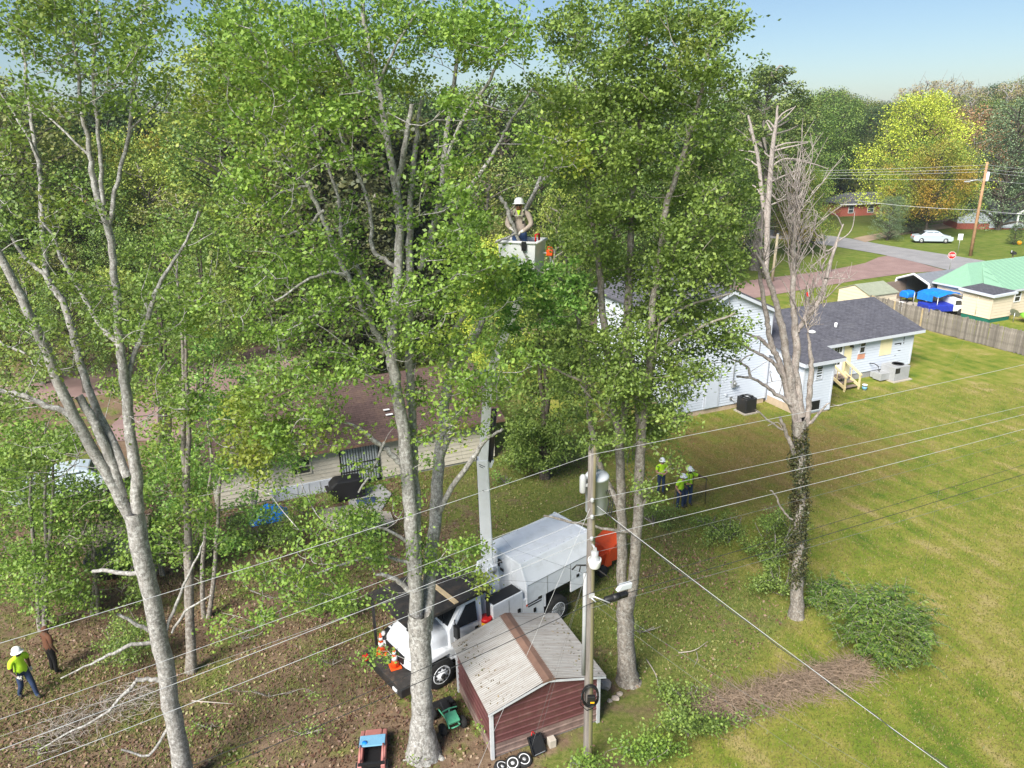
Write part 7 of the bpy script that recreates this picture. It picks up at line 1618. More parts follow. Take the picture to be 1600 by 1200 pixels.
# ------------------------------------------------------------------ people
def person(label, loc, rz, J, mats, hat=True, glasses=False, beard=False, hair=None, straps=None, harness=False, long_sleeve=False, sc=1.0):
    """one continuous body grown from a posed skeleton (facing -y), with face, hands, hard hat"""
    D = dict(pelvis=(0, 0, .97), spine=(0, .0, 1.14), chest=(0, -.01, 1.34), neck=(0, -.01, 1.49), head=(0, -.03, 1.60), crown=(0, -.03, 1.70),
             clavL=(.10, -.01, 1.43), clavR=(-.10, -.01, 1.43), shL=(.205, 0, 1.41), shR=(-.205, 0, 1.41), ulL=(.235, .0, 1.27), ulR=(-.235, .0, 1.27), elL=(.26, .02, 1.13), elR=(-.26, .02, 1.13), wrL=(.27, -.06, .90), wrR=(-.27, -.06, .90), haL=(.27, -.09, .82), haR=(-.27, -.09, .82),
             hipL=(.095, 0, .90), hipR=(-.095, 0, .90), knL=(.11, -.02, .50), knR=(-.11, -.02, .50), anL=(.12, .02, .10), anR=(-.12, .02, .10), toL=(.13, -.15, .05), toR=(-.13, -.15, .05))
    Rr = dict(pelvis=.150, spine=.142, chest=.158, neck=.058, head=.088, crown=.072, clavL=.09, clavR=.09, shL=.075, shR=.075, ulL=.066, ulR=.066, elL=.048, elR=.048, wrL=.032, wrR=.032, haL=.036, haR=.036,
              hipL=.098, hipR=.098, knL=.068, knR=.068, anL=.048, anR=.048, toL=.042, toR=.042)
    for k_, v_ in (('chest', .172), ('spine', .160), ('pelvis', .160), ('ulL', .078), ('ulR', .078), ('shL', .085), ('shR', .085), ('hipL', .105), ('hipR', .105), ('knL', .076), ('knR', .076), ('anL', .058), ('anR', .058)): Rr[k_] = v_
    for k_ in 'LR': Rr['el' + k_], Rr['wr' + k_] = (.068, .048) if long_sleeve else (.05, .036)
    D.update(J); names = list(D)
    for s in 'LR':
        if 'el' + s in J and 'ul' + s not in J: D['ul' + s] = tuple((np.array(D['sh' + s]) + np.array(D['el' + s])) / 2)
    E_ = [('pelvis', 'spine', 'shirt'), ('spine', 'chest', 'shirt'), ('chest', 'neck', 'skin'), ('neck', 'head', 'skin'), ('head', 'crown', 'skin')]
    for s in 'LR':
        E_ += [('chest', 'clav' + s, 'shirt'), ('clav' + s, 'sh' + s, 'shirt'), ('sh' + s, 'ul' + s, 'shirt'), ('ul' + s, 'el' + s, 'shirt' if long_sleeve else 'skin'), ('el' + s, 'wr' + s, 'shirt' if long_sleeve else 'skin'), ('wr' + s, 'ha' + s, 'hand'),
               ('pelvis', 'hip' + s, 'pants'), ('hip' + s, 'kn' + s, 'pants'), ('kn' + s, 'an' + s, 'pants'), ('an' + s, 'to' + s, 'boots')]
    me = bpy.data.meshes.new('p'); me.from_pydata([D[n] for n in names], [(names.index(a), names.index(b)) for a, b, _ in E_], []); ob = bpy.data.objects.new('p', me); COL.objects.link(ob)
    sk = ob.modifiers.new('s', 'SKIN'); sk.use_smooth_shade = True
    for i, n in enumerate(names):
        sv = me.skin_vertices[0].data[i]; r_ = Rr[n]; sv.radius = (r_, r_ * (.72 if n in ('chest', 'spine', 'pelvis') else 1)); sv.use_root = (n == 'pelvis')
    sb = ob.modifiers.new('u', 'SUBSURF'); sb.levels = 1; sb.render_levels = 1
    dg = bpy.context.evaluated_depsgraph_get(); dg.update(); body = bpy.data.meshes.new_from_object(ob.evaluated_get(dg)); bpy.data.objects.remove(ob)
    keys = ['shirt', 'skin', 'hand', 'pants', 'boots', 'dark']; mlist = [mats['shirt'], mats['skin'], mats.get('hand', mats['skin']), mats['pants'], M['boots'], M['black']]
    A_ = np.array([D[a] for a, b, _ in E_]); B_ = np.array([D[b] for a, b, _ in E_]); rad = np.array([(Rr[a] + Rr[b]) / 2 for a, b, _ in E_])
    bm = bmesh.new(); bm.from_mesh(body)
    for f in bm.faces:
        c = np.array(f.calc_center_median()); ab = B_ - A_; t = np.clip(np.sum((c - A_) * ab, 1) / np.sum(ab * ab, 1), 0, 1); d = np.linalg.norm(A_ + ab * t[:, None] - c, axis=1) / rad
        k = E_[int(np.argmin(d))][2]
        if k in ('shirt', 'skin') and c[2] < D['pelvis'][2] - .02 and abs(c[0]) < .2 and k == 'shirt': k = 'pants'
        if k == 'skin' and E_[int(np.argmin(d))][0] == 'chest' and c[2] < D['neck'][2] - .03: k = 'shirt'
        f.material_index = keys.index(k); f.smooth = True
    out = bpy.data.meshes.new('person'); bm.to_mesh(out); bm.free()
    mb = MB(); mb.v = [tuple(v.co) for v in out.vertices]; mb.f = [list(p.vertices) for p in out.polygons]; mb.m = [p.material_index for p in out.polygons]; mb.s = [True] * len(mb.f)
    hd = np.array(D['head'])
    for s, sg in (('L', 1), ('R', -1)):                       # hands: palm from the skeleton, five bent fingers
        w_ = np.array(D['wr' + s]); h_ = np.array(D['ha' + s]); d = (h_ - w_) / (np.linalg.norm(h_ - w_) + 1e-6); side = np.cross(d, [0, 0, 1]); side = side / np.linalg.norm(side) if np.linalg.norm(side) > .1 else np.array([0, 1.0, 0]); nrm = np.cross(side, d)
        for k in range(4):
            b = h_ + side * (.018 * (k - 1.5)); L_ = (.075, .088, .082, .062)[k]; mb.tube([b, b + d * L_ * .5 - nrm * .008, b + d * L_ * .85 - nrm * .035, b + d * L_ * .9 - nrm * .06], [.010, .0095, .0085, .006], 6, 2)
        b = h_ - d * .03 + side * .03 * sg; mb.tube([b, b + side * .035 * sg + d * .02, b + side * .035 * sg + d * .06 - nrm * .015], [.012, .011, .007], 6, 2)
        mb.ball(hd + np.array([.088 * sg, .005, -.005]), .022, 1, 8, None, (.5, 1, 1.3))                                   # ear
        mb.ball(hd + np.array([.032 * sg, -.082, .015]), .011, 5, 8)                                                     # eye
    mb.ball(hd + np.array([0, -.095, -.012]), .016, 1, 8, None, (.8, 1, 1.5)); mb.cbox(hd + np.array([0, -.086, -.048]), (.045, .012, .01), 5)
    rt = thing('person', label, 'person', loc, rz); rt.scale = (sc, sc, sc)
    mb.build('body', mlist, rt)
    if hat:
        Hm = Matrix.Translation(Vector([*(hd + np.array([0, .005, .055]))])) @ Matrix.Rotation(R(-6), 4, 'X')
        h = MB().lathe([(.118, -.01), (.119, .02), (.112, .065), (.09, .105), (.05, .13), (.001, .137)], 18, 0, Hm @ Matrix.Diagonal((1, 1.18, 1, 1)))
        h.lathe([(.115, .0), (.155, -.014), (.157, -.020), (.115, -.014)], 18, 0, Hm @ Matrix.Diagonal((1, 1.14, 1, 1)) @ Matrix.Translation((0, -.015, 0))); h.tube([Hm @ Vector((0, -.12, .06)), Hm @ Vector((0, -.06, .125)), Hm @ Vector((0, .06, .125)), Hm @ Vector((0, .12, .06))], .012, 6)
        h.build('hard_hat', M['hat'], rt)
    else: MB().ball(hd + np.array([0, .015, .045]), .098, 0, 12, None, (1, 1.1, .95)).build('hair', hair or M['black'], rt)
    if glasses: MB().cbox(hd + np.array([.036, -.096, .016]), (.055, .014, .034)).cbox(hd + np.array([-.036, -.096, .016]), (.055, .014, .034)).cbox(hd + np.array([0, -.098, .024]), (.13, .01, .008)).cbox(hd + np.array([.085, -.04, .022]), (.008, .11, .008)).cbox(hd + np.array([-.085, -.04, .022]), (.008, .11, .008)).build('sunglasses', M['black'], rt)
    if beard: MB().ball(hd + np.array([0, -.055, -.062]), .058, 0, 10, None, (1.1, .75, .8)).build('beard', M['beard'], rt)
    ch = np.array(D['chest']); pe = np.array(D['pelvis'])
    if straps is not None:
        mb = MB()
        for sg in (-1, 1):
            mb.tube([pe + [.10 * sg, -.125, .05], ch + [.10 * sg, -.145, -.05], ch + [.095 * sg, -.12, .11], ch + [.085 * sg, .0, .165], ch + [.05 * sg, .125, .05], pe + [.04 * sg, .125, .06]], .016, 6)
        mb.tube([pe + [math.cos(a) * .165, math.sin(a) * .125, .03] for a in np.linspace(0, 2 * pi, 17)], .02, 6); mb.build('suspenders', straps, rt)
    if harness:
        mb = MB(); gr = mat('harness_web', (.42, .44, .30), .8)
        for sg in (-1, 1):
            mb.tube([ch + [.115 * sg, -.10, .13], ch + [.13 * sg, -.15, .0], ch + [.115 * sg, -.155, -.14]], .026, 6)
            mb.tube([ch + [.115 * sg, -.10, .13], ch + [.09 * sg, .05, .18]], .026, 6)
        mb.tube([ch + [-.12, -.155, .03], ch + [.12, -.155, .03]], .018, 6); mb.build('harness', gr, rt)
        mb = MB()
        for sg in (-1, 1): mb.cbox(ch + np.array([.115 * sg, -.175, -.12]), (.05, .03, .07)).cbox(ch + np.array([.125 * sg, -.175, .02]), (.05, .03, .04))
        mb.build('buckle', M['black_metal'], rt)
        MB().prism([(-.045, .15), (.045, .15), (.0, .02)], ch[1] - .135, ch[1] - .11, 'y', 0, Matrix.Translation((0, 0, ch[2]))).build('undershirt_collar', M['hivis'], rt)
    return rt
HV = dict(shirt=M['hivis'], skin=M['skin'], pants=M['navy'])
# man in the bucket
fl = np.array(K.matrix_basis @ (BU @ Vector((-.06, .0, zt_ - .80))))
MB().cbox((-.06, 0, zt_ - .87), (.6, .5, .12), 0, BU).build('inner_step', M['black'], buck)
person('man in taupe long sleeves and harness standing in the raised bucket', fl, R(-8), dict(elL=(.30, -.04, 1.15), wrL=(.13, -.24, 1.03), haL=(.05, -.28, 1.00), elR=(-.29, -.05, 1.17), wrR=(-.20, -.27, 1.10), haR=(-.14, -.32, 1.08), head=(0, -.05, 1.59), crown=(0, -.05, 1.69)), dict(shirt=M['tan_shirt'], skin=M['skin'], pants=M['denim'], hand=M['glove']), glasses=True, beard=True, harness=True, long_sleeve=True, sc=1.03)
# three ground workers at the right of the paired trunks
person('shorter lime shirted worker leaning in front of the taller one with suspenders', G(1061, 794), R(35), dict(elL=(.28, -.12, 1.16), wrL=(.22, -.30, 1.22), haL=(.20, -.36, 1.28), elR=(-.28, .0, 1.12), wrR=(-.25, -.16, .95), haR=(-.24, -.22, .9), spine=(0, -.02, 1.12), chest=(0, -.07, 1.31), neck=(0, -.10, 1.45), head=(0, -.14, 1.55), crown=(0, -.15, 1.65), clavL=(.10, -.07, 1.40), clavR=(-.10, -.07, 1.40), shL=(.205, -.06, 1.38), shR=(-.205, -.06, 1.38), knL=(.12, -.10, .5), anL=(.14, -.05, .1), toL=(.15, -.2, .05)), HV, sc=1.0)
pc = person('taller worker in lime shirt with black suspenders and one arm stretched out to a stick', G(1074, 790), R(20), dict(elL=(.44, -.08, 1.30), wrL=(.64, -.14, 1.22), haL=(.71, -.16, 1.19), elR=(-.29, .02, 1.14), wrR=(-.24, -.14, .98), haR=(-.22, -.2, .94)), dict(shirt=M['hivis'], skin=M['skin_dark'], pants=M['navy']), straps=M['black'], sc=1.08)
person('worker in lime shirt and dark glasses behind the leaves beside the paired trunks', G(1032, 772), R(12), dict(elL=(.27, -.06, 1.14), wrL=(.10, -.22, 1.10), haL=(.03, -.24, 1.10), elR=(-.27, -.06, 1.14), wrR=(-.10, -.22, 1.12), haR=(-.03, -.24, 1.12)), HV, glasses=True, sc=1.03)
b_ = G(1056, 792); o = MB().tube([(0, 0, 0), (.08, .05, 1.0), (.17, .08, 2.0)], .022, 6).build('tool_pole', M['deck_wood'], None, loc=b_ + np.array([-.08, .12, 0])); tag(o, 'upright wooden pole saw handle beside the leaning lime shirted worker', 'pole')
hp = np.array(pc.matrix_basis @ Vector((.71, -.17, 1.19))); o = MB().tube([(0, 0, 0), (-.02, 0, hp[2])], .016, 6).build('walking_stick', M['black_metal'], None, loc=(hp[0] + .02, hp[1], 0)); tag(o, 'dark stick under the outstretched hand of the worker with suspenders', 'stick')
# two people at the far left
person('man in lime shirt and white hard hat walking on leaf litter at left', G(46, 1091), R(62), dict(knL=(.11, -.16, .52), anL=(.12, -.22, .12), toL=(.12, -.38, .09), knR=(-.10, .02, .50), anR=(-.10, .26, .14), toR=(-.10, .14, .05), elL=(.26, .10, 1.14), wrL=(.26, .06, .92), haL=(.26, .03, .84), elR=(-.27, -.02, 1.13), wrR=(-.24, -.24, 1.02), haR=(-.22, -.31, 1.0), head=(0, -.05, 1.59), crown=(0, -.05, 1.69)), dict(shirt=M['hivis'], skin=M['skin_dark'], pants=M['navy'], hand=M['glove']), sc=1.06)
person('person in rust brown top and black trousers with dark hair behind the walking man', G(87, 1051), R(150), dict(elL=(.27, -.06, 1.14), wrL=(.18, -.22, 1.0), haL=(.14, -.27, .98)), dict(shirt=M['brown_shirt'], skin=M['skin_dark'], pants=M['black']), hat=False, hair=M['beard'], sc=1.0)

# ------------------------------------------------------------------ utility pole in the foreground
m_, n_, p_ = _new('weathered_pole'); co_ = objco(n_); mp_ = N(n_, 'ShaderNodeMapping'); mp_.inputs['Scale'].default_value = (1, 1, .06); n_.links.new(co_, mp_.inputs[0])
r_ = ramp(n_, [(.3, (.10, .085, .078)), (.55, (.185, .165, .15)), (.75, (.25, .23, .205))]); n_.links.new(noise(n_, 22, 6, .7, mp_.outputs[0]), r_.inputs[0])
sx_ = N(n_, 'ShaderNodeSeparateXYZ'); n_.links.new(co_, sx_.inputs[0]); al = maprange(n_, sx_.outputs[0], -.01, .03, 0, .75)
n_.links.new(mixc(n_, al, r_.outputs[0], (.25, .22, .10)), p_.inputs['Base Color']); p_.inputs['Roughness'].default_value = .9; M['pole_wood'] = m_
PB = G(918, 1195); PY = PB[1]; PTp = A(925.5, 706, PY + .05); lean = (PTp - PB)
U = thing('utility_pole', 'weathered wooden utility pole with grey transformer and lamp in the foreground', 'utility pole', PB)
mb = MB(); pts = [lean * t for t in np.linspace(-.02, 1, 14)]; mb.tube(pts, list(np.linspace(.122, .092, 14)), 14)
mb.build('pole', M['pole_wood'], U)
mb = MB()
for a in np.linspace(0, 2 * pi, 9)[:-1]: mb.prism([(-.022, 0), (.022, 0), (.016, .10 + .05 * math.sin(a * 3)), (-.012, .12 + .05 * math.sin(a * 3))], -.006, .006, 'y', 0, Matrix.Translation(Vector([*(lean + np.array([math.cos(a) * .077, math.sin(a) * .077, -.02]))])) @ Matrix.Rotation(a + pi / 2, 4, 'Z'))
mb.build('split_top', M['pole_wood'], U)
def onpole(py, dY=0.0):
    """point on the pole's axis at picture height py"""
    ts = np.linspace(0, 1, 400); P_ = [PB + lean * t for t in ts]; ys_ = [600 - FOC * ((q - cam_pos) @ cam_up) / depth(q) for q in P_]; return P_[int(np.argmin(np.abs(np.array(ys_) - py)))] + np.array([0, dY, 0])
tc = onpole(752) - PB; tb_ = onpole(802) - PB; hT = 1.0
T_ = Matrix.Translation(Vector((tc[0] + .17, tc[1] + .40, tc[2] - hT)))
MB().lathe([(.24, 0), (.27, .03), (.27, hT - .12), (.285, hT - .12), (.285, hT - .07), (.25, hT - .02), (.12, hT + .03), (.001, hT + .04)], 24, 0, T_).build('transformer', M['grey_paint'], U)
MB().lathe([(.05, 0), (.06, .02), (.045, .05), (.06, .08), (.045, .11), (.06, .14), (.03, .2), (.02, .26)], 12, 0, T_ @ Matrix.Translation((-.05, 0, hT + .02))).build('bushing', M['steel'], U)
MB().lathe([(.07, 0), (.08, .03), (.08, .4), (.05, .45), (.001, .47)], 12, 0, Matrix.Translation((tc[0] - .19, tc[1] + .12, tc[2] - .35))).cbox((tc[0] - .1, tc[1] + .1, tc[2] - .15), (.12, .06, .06)).build('lightning_arrester', M['alu'], U)
MB().box(tc[0] - .02, tc[1] + .08, tc[2] - .3, tc[0] + .1, tc[1] + .2, tc[2] - .18).box(tc[0] - .02, tc[1] + .08, tc[2] - .85, tc[0] + .1, tc[1] + .2, tc[2] - .73).build('mount_bracket', M['steel'], U)
mb = MB()
for k in range(3): mb.tube([np.array([tc[0] + .35 + .04 * k, tc[1] + .22, tc[2] - .35]), np.array([tc[0] + .42 + .05 * k, tc[1] + .12, tc[2] - .6]), np.array([tc[0] + .36 + .05 * k, tc[1] + .05, tc[2] - .95])], .014, 6)
mb.build('secondary_lead', M['wire_black'], U)
lc_ = onpole(872) - PB
LM = Matrix.Translation(Vector((lc_[0] + .06, lc_[1] - .28, lc_[2])))
lampb = MB().lathe([(.05, .36), (.09, .34), (.085, .24), (.12, .17), (.15, .14)], 18, 0, LM).tube([(lc_[0] + .0, lc_[1] - .02, lc_[2] + .42), (lc_[0] + .05, lc_[1] - .2, lc_[2] + .42), (lc_[0] + .06, lc_[1] - .28, lc_[2] + .34)], .028, 8).cbox((lc_[0] + .06, lc_[1] - .28, lc_[2] + .39), (.08, .08, .08)).build('lamp_head', M['alu'], U)
MB().lathe([(.155, .15), (.16, .11), (.13, -.05), (.11, -.08), (.001, -.09)], 20, 0, LM).build('lamp_bowl', M['lamp_glass'], lampb)
c0, c1_ = onpole(893) - PB, onpole(1052) - PB
MB().tube([c0 + np.array([-.13, -.05, 0]), c1_ + np.array([-.145, -.05, 0])], .05, 10).build('conduit_guard', M['unit_grey'], U)
cc_ = onpole(1079) - PB; mb = MB(); rr_ = np.random.default_rng(4)
for k in range(9):
    a0 = rr_.uniform(.19, .225); mb.tube([cc_ + np.array([math.cos(t) * a0 * .95 + .02, -.16 - .012 * k * .7, math.sin(t) * a0 * 1.5]) for t in np.linspace(0, 2 * pi, 25)], .013, 5, cap=False)
mb.tube([cc_ + np.array([-.2 + .0, -.2, .1]), cc_ + np.array([-.22, -.22, -.25]), cc_ + np.array([-.06, -.22, -.43]), cc_ + np.array([.1, -.2, -.38])], .012, 6); mb.build('cable_coil', M['black'], U)
MB().cbox(cc_ + np.array([.04, -.26, -.06]), (.2, .1, .26)).build('splice_box', M['black'], U, .02); MB().cbox(cc_ + np.array([.06, -.317, -.1]), (.1, .012, .035)).build('yellow_tag', M['yellow'], U)
for py_ in (776, 803, 836): q = onpole(py_) - PB; MB().lathe([(.025, -.05), (.05, -.03), (.035, 0), (.05, .03), (.025, .05)], 10, 0, Matrix.Translation((q[0] - .0, q[1] - .15, q[2]))).build('spool_insulator', M['alu'], U)
q = onpole(880) - PB; MB().tube([q + np.array([-.12, -.1, 0]), q + np.array([-.35, -.12, .02]), q + np.array([-.45, -.12, -.1])], .02, 6).tube([q + np.array([-.25, -.12, 0]), q + np.array([-.28, -.14, -.14])], .016, 6).tube([q + np.array([.1, -.12, -.06]), q + np.array([.42, -.2, -.28])], .018, 6).build('cable_clamp', M['black_metal'], U)
q = onpole(925) - PB; MB().cbox(q + np.array([.02, -.14, 0]), (.14, .06, .1)).tube([q + np.array([.0, -.15, .02]), q + np.array([.45, -.22, -.16])], .018, 6).tube([q + np.array([.0, -.15, -.05]), q + np.array([.12, -.2, -.14])], .018, 6).build('standoff_bracket', M['alu'], U)

# ------------------------------------------------------------------ wires
def wire(label, left, py_pole, right, m, rad, zl=-.35, zr=-.35, sag=.12, name='power_line', group=None, dx=0.0, ext=1.0, hard=None):
    rad *= .45
    """a cable from a sighted point left of the pole, past the pole, to one on the right (either may be missing)"""
    pp = onpole(py_pole) + np.array([dx, -.13, 0]); segs = []
    def seg(a, b, s, reach):
        b = a + (b - a) * reach; out = []
        for t in np.linspace(0, 1, 17): p = a + (b - a) * t; p = p - np.array([0, 0, 1]) * 4 * s * t * (1 - t); out.append(p)
        return out
    pts = []
    if left is not None:
        e = G(left[0], left[1], pp[2] + zl); pts = seg(pp, e, sag, 1.0 + .25 * ext)[::-1]
    if right is not None:
        e = G(right[0], right[1], pp[2] + zr); q_ = seg(pp, e, sag, 1.0 + .5 * ext); pts = pts + (q_[1:] if pts else q_)
    b = pts[0].copy(); o = MB().tube([p - b for p in pts], rad, 6).build(name, m, None, loc=b); return tag(o, label, 'power line', group)
M['wire_bright'] = mat('bright_wire', (.46, .47, .48), .45, var=.25, scale=1.5)  # bright aluminium, the wires' own colour
M['wire_dull'] = mat('dull_wire', (.16, .165, .165), .6, var=.3, scale=2)
wire('topmost bright wire running over the top of the wooden pole', (0, 998), 704, (1600, 565), M['wire_bright'], .011)
wire('second bright wire from the top passing the pole below its tip', (0, 1117), 776, (1600, 630), M['wire_bright'], .009)
wire('third bright wire from the top passing the transformer', (0, 1165), 803, (1600, 643), M['wire_bright'], .012)
wire('fourth bright wire from the top passing just above the pole lamp', (23, 1200), 836, (1600, 666), M['wire_bright'], .012)
wire('thin glinting wire between the third and fourth bright wires', (0, 1148), 822, None, M['wire_bright'], .005, sag=.05)
wire('thin dull wire crossing the lawn below the fourth bright wire', None, 860, (1600, 682), M['wire_dull'], .008)
wire('upper dark cable running from the foot of the lamp to the bottom left', (290, 1195), 922, (1600, 722), M['wire_black'], .015)
wire('lower dark cable running from the pole to the bottom left', (330, 1200), 938, (1600, 737), M['wire_black'], .019)
wire('thin dark cable below the two thick dark cables on the lawn side', None, 945, (1600, 753), M['wire_dull'], .010)
def free(label, pts, m, rad, name='power_line', cat='power line', sag=0.0):
    rad *= .452
    P_ = [np.asarray(p, float) for p in pts]; b = P_[0].copy(); Q = []
    for i in range(len(P_) - 1):
        for t in np.linspace(0, 1, 13)[(1 if i else 0):]: p = P_[i] * (1 - t) + P_[i + 1] * t; Q.append(p - b - np.array([0, 0, 4 * sag * t * (1 - t)]))
    o = MB().tube(Q, rad, 6).build(name, m, None, loc=b); return tag(o, label, cat)
pp = onpole(788) + np.array([.12, -.1, 0]); e1 = G(1487, 1200, 4.6); free('bright twisted service cable running from the transformer to the bottom right', [pp, pp + (e1 - pp) * 1.35], M['wire_bright'], .012, 'service_cable', sag=.1)
e1 = G(1487, 1203, 4.55); P_ = [pp + (e1 - pp) * t + np.array([.02 * math.cos(40 * t), 0, .02 * math.sin(40 * t) - .4 * t * (1 - t) - .01]) for t in np.linspace(0, 1.35, 90)]; b = P_[0].copy(); tag(MB().tube([q - b for q in P_], .009, 5).build('service_cable', M['wire_black'], None, loc=b), 'black strand twisted round the bright service cable to the bottom right', 'power line')
pp = onpole(790) + np.array([-.05, -.13, 0]); e1 = G(747, 1200, .5); free('bright guy wire slanting from the transformer down across the shed to the lower left', [pp, e1, e1 + (e1 - pp) * .07], M['wire_bright'], .008, 'guy_wire', 'guy wire')
pp = onpole(885) + np.array([-.1, -.13, 0]); 
for k, (x, y, lb) in enumerate([(843, 1150, 'thin grey guy wire in front of the shed gable nearer the pole'), (829, 1172, 'thin grey guy wire in front of the shed gable farther from the pole')]):
    e1 = G(x, y, .35 - .2 * k); free(lb, [pp, e1], M['wire_dull'], .006, 'guy_wire', 'guy wire')
for k, (xr, yr, py_, lb) in enumerate([(1360, 1197, 930, 'thin dark wire descending over the brush heap to the bottom right'), (1290, 1200, 942, 'lower thin dark wire descending to the bottom right')]):
    pp = onpole(py_) + np.array([.12, -.1, 0]); e1 = G(xr, yr, 3.6); free(lb, [pp, pp + (e1 - pp) * 1.2], M['wire_dull'], .006, sag=.1)
for k, (py_, e, lb) in enumerate([(895, (800, 857, 3.4), 'thin black cable from the pole clamp to the brown roofed house over the chip box'), (912, (760, 905, 3.2), 'lower thin black cable from the pole over the chip box')]):
    pp = onpole(py_) + np.array([-.12, -.05, 0]); e1 = G(*e); free(lb, [pp, e1, lp(OL, 9 + 2 * k, -.3, 2.2)], M['wire_black'], .006)
a = G(1160, 562, 3.0); free('pale cable from the white gable wall sagging over the lawn to the right', [lp(OW, -2.5, -.05, 3.4), G(1297, 675, 1.2), G(1490, 568, 2.5), lp(OB, -6.2, -3, 1.75)], M['wire_dull'], .006)
# splice case, terminal on the cables
q0 = onpole(938) + np.array([0, -.13, 0]); q1 = G(1600, 737, q0[2] - .35); d_ = (q1 - q0) / np.linalg.norm(q1 - q0); sc_ = q0 + d_ * .72 - np.array([0, 0, .035])
o = MB().tube([-d_ * .36, -d_ * .3, d_ * .3, d_ * .36], [.025, .085, .085, .025], 14).tube([-d_ * .1, d_ * .1], .09, 14).build('splice_case', M['black'], None, loc=sc_); tag(o, 'black cylindrical splice case hung on the lower dark cable beside the pole', 'splice case')
q0 = onpole(922) + np.array([0, -.13, 0]); q1 = G(1600, 722, q0[2] - .35); d_ = (q1 - q0) / np.linalg.norm(q1 - q0); sc_ = q0 + d_ * .95 - np.array([0, 0, .10])
o = MB().prism([(-.22, -.06), (.2, -.09), (.22, .07), (-.1, .09)], -.06, .06, 'y').build('cable_terminal', M['grey_paint'], None, .02, loc=sc_, rz=math.atan2(d_[1], d_[0])); tag(o, 'pale grey cable terminal hung on the upper dark cable in front of the trunks', 'cable terminal')
a = G(1467, 765, 5.8); b_ = np.array([a[0], a[1] - .5, 0]); free('thin dark vertical wire hanging down to the lawn by the feathery bush', [a, G(1437, 925, 0)], M['wire_dull'], .007, 'guy_wire', 'guy wire')

# ------------------------------------------------------------------ far pole, signs and street bits
FB = G(1516, 400); FT = A(1543, 253, FB[1])
c = thing('utility_pole', 'brown wooden utility pole leaning slightly beside the far street', 'utility pole', FB); d_ = FT - FB
MB().tube([d_ * -.02, d_ * .5, d_], [.2, .17, .14], 10).build('pole', mat('brown_pole', (.36, .21, .11), .85, var=.3, scale=2), c)
MB().lathe([(.25, 0), (.28, .05), (.28, 1.0), (.2, 1.08)], 14, 0, Matrix.Translation((d_[0] + .35, d_[1] + .2, d_[2] * .80))).build('transformer', M['white_box'], c)
MB().tube([d_ * .80, d_ * .80 + np.array([-1.0, -.2, .2]), d_ * .80 + np.array([-1.9, -.3, .1])], .05, 6).prism([(-2.5, -.05), (-1.9, -.08), (-1.9, .1), (-2.4, .06)], -.15, .15, 'y', 0, Matrix.Translation(Vector((d_[0] * .8, d_[1] * .8 - .3, d_[2] * .80 + .05)))).build('street_lamp', M['alu'], c)
def fpt(t, dy=0): return FB + d_ * t + np.array([0, -.15, 0])
for k, (t, lx, ly, rx, ry, lb) in enumerate([(.97, 1330, 262, 1640, 262, 'topmost thin wire at the far utility pole'), (.93, 1330, 266, 1640, 268, 'second thin wire at the far utility pole'), (.90, 1330, 270, 1640, 274, 'third thin wire at the far utility pole'), (.82, 1345, 276, 1640, 285, 'fourth thin wire at the far utility pole')]):
    p_ = fpt(t); dl = A(lx, ly, p_[1] + 8) - p_; dr_ = A(rx, ry, p_[1] - 10) - p_; free(lb, [p_ + dl * 2.6, p_, p_ + dr_ * 2.0], M['wire_bright'], .03, sag=.3)
p_ = fpt(.50); free('thick bright lower cable at the far utility pole', [A(1335, 313, p_[1] + 8), p_, p_ + (A(1620, 333, p_[1] - 8) - p_) * 1.6], M['wire_bright'], .05, sag=.2)
SB = G(1482, 430)
c = thing('stop_sign', 'red octagonal stop sign at the corner behind the green roofed house', 'stop sign', SB, R(-14))
MB().tube([(0, .03, 0), (0, .03, 2.5)], .035, 6).build('post', M['steel'], c)
o8 = lambda r_: [(r_ * math.cos(pi / 8 + k * pi / 4), 2.15 + r_ * math.sin(pi / 8 + k * pi / 4)) for k in range(8)]
pl = MB().prism(o8(.41), -.012, .0, 'y').build('sign_border', M['white_plastic'], c); MB().prism(o8(.38), -.018, -.0125, 'y').build('sign_face', M['red'], pl)
mb = MB()
def st(x, z, w_, h): mb.box(x, -.024, z, x + w_, -.0185, z + h)
x0 = -.29
for q in [(0, 0, .12, .03), (0, .1, .12, .03), (0, .2, .12, .03), (0, .12, .03, .1), (.09, .02, .03, .1)]: st(x0 + q[0], 2.04 + q[1], q[2], q[3])
for q in [(.155, .2, .13, .03), (.205, 0, .03, .2)]: st(x0 + q[0], 2.04 + q[1], q[2], q[3])
for q in [(.315, 0, .12, .03), (.315, .2, .12, .03), (.315, .03, .03, .17), (.405, .03, .03, .17)]: st(x0 + q[0], 2.04 + q[1], q[2], q[3])
for q in [(.47, 0, .03, .23), (.50, .2, .08, .03), (.50, .09, .08, .03), (.555, .12, .03, .08)]: st(x0 + q[0], 2.04 + q[1], q[2], q[3])
mb.build('stop_lettering', M['white_plastic'], pl)
c = thing('yard_sign', 'plain white yard sign on a thin stake between the silver car and the far pole', 'sign', G(1496, 397), R(-12))
MB().tube([(0, 0, 0), (0, 0, 2.2)], .03, 6).build('stake', M['steel'], c); MB().box(-.28, -.03, 1.75, .28, -.005, 2.5).build('panel', M['white_plastic'], c)
c = thing('mailbox', 'dark mailbox on a post at the far right beside the street', 'mailbox', G(1580, 412), R(-12))
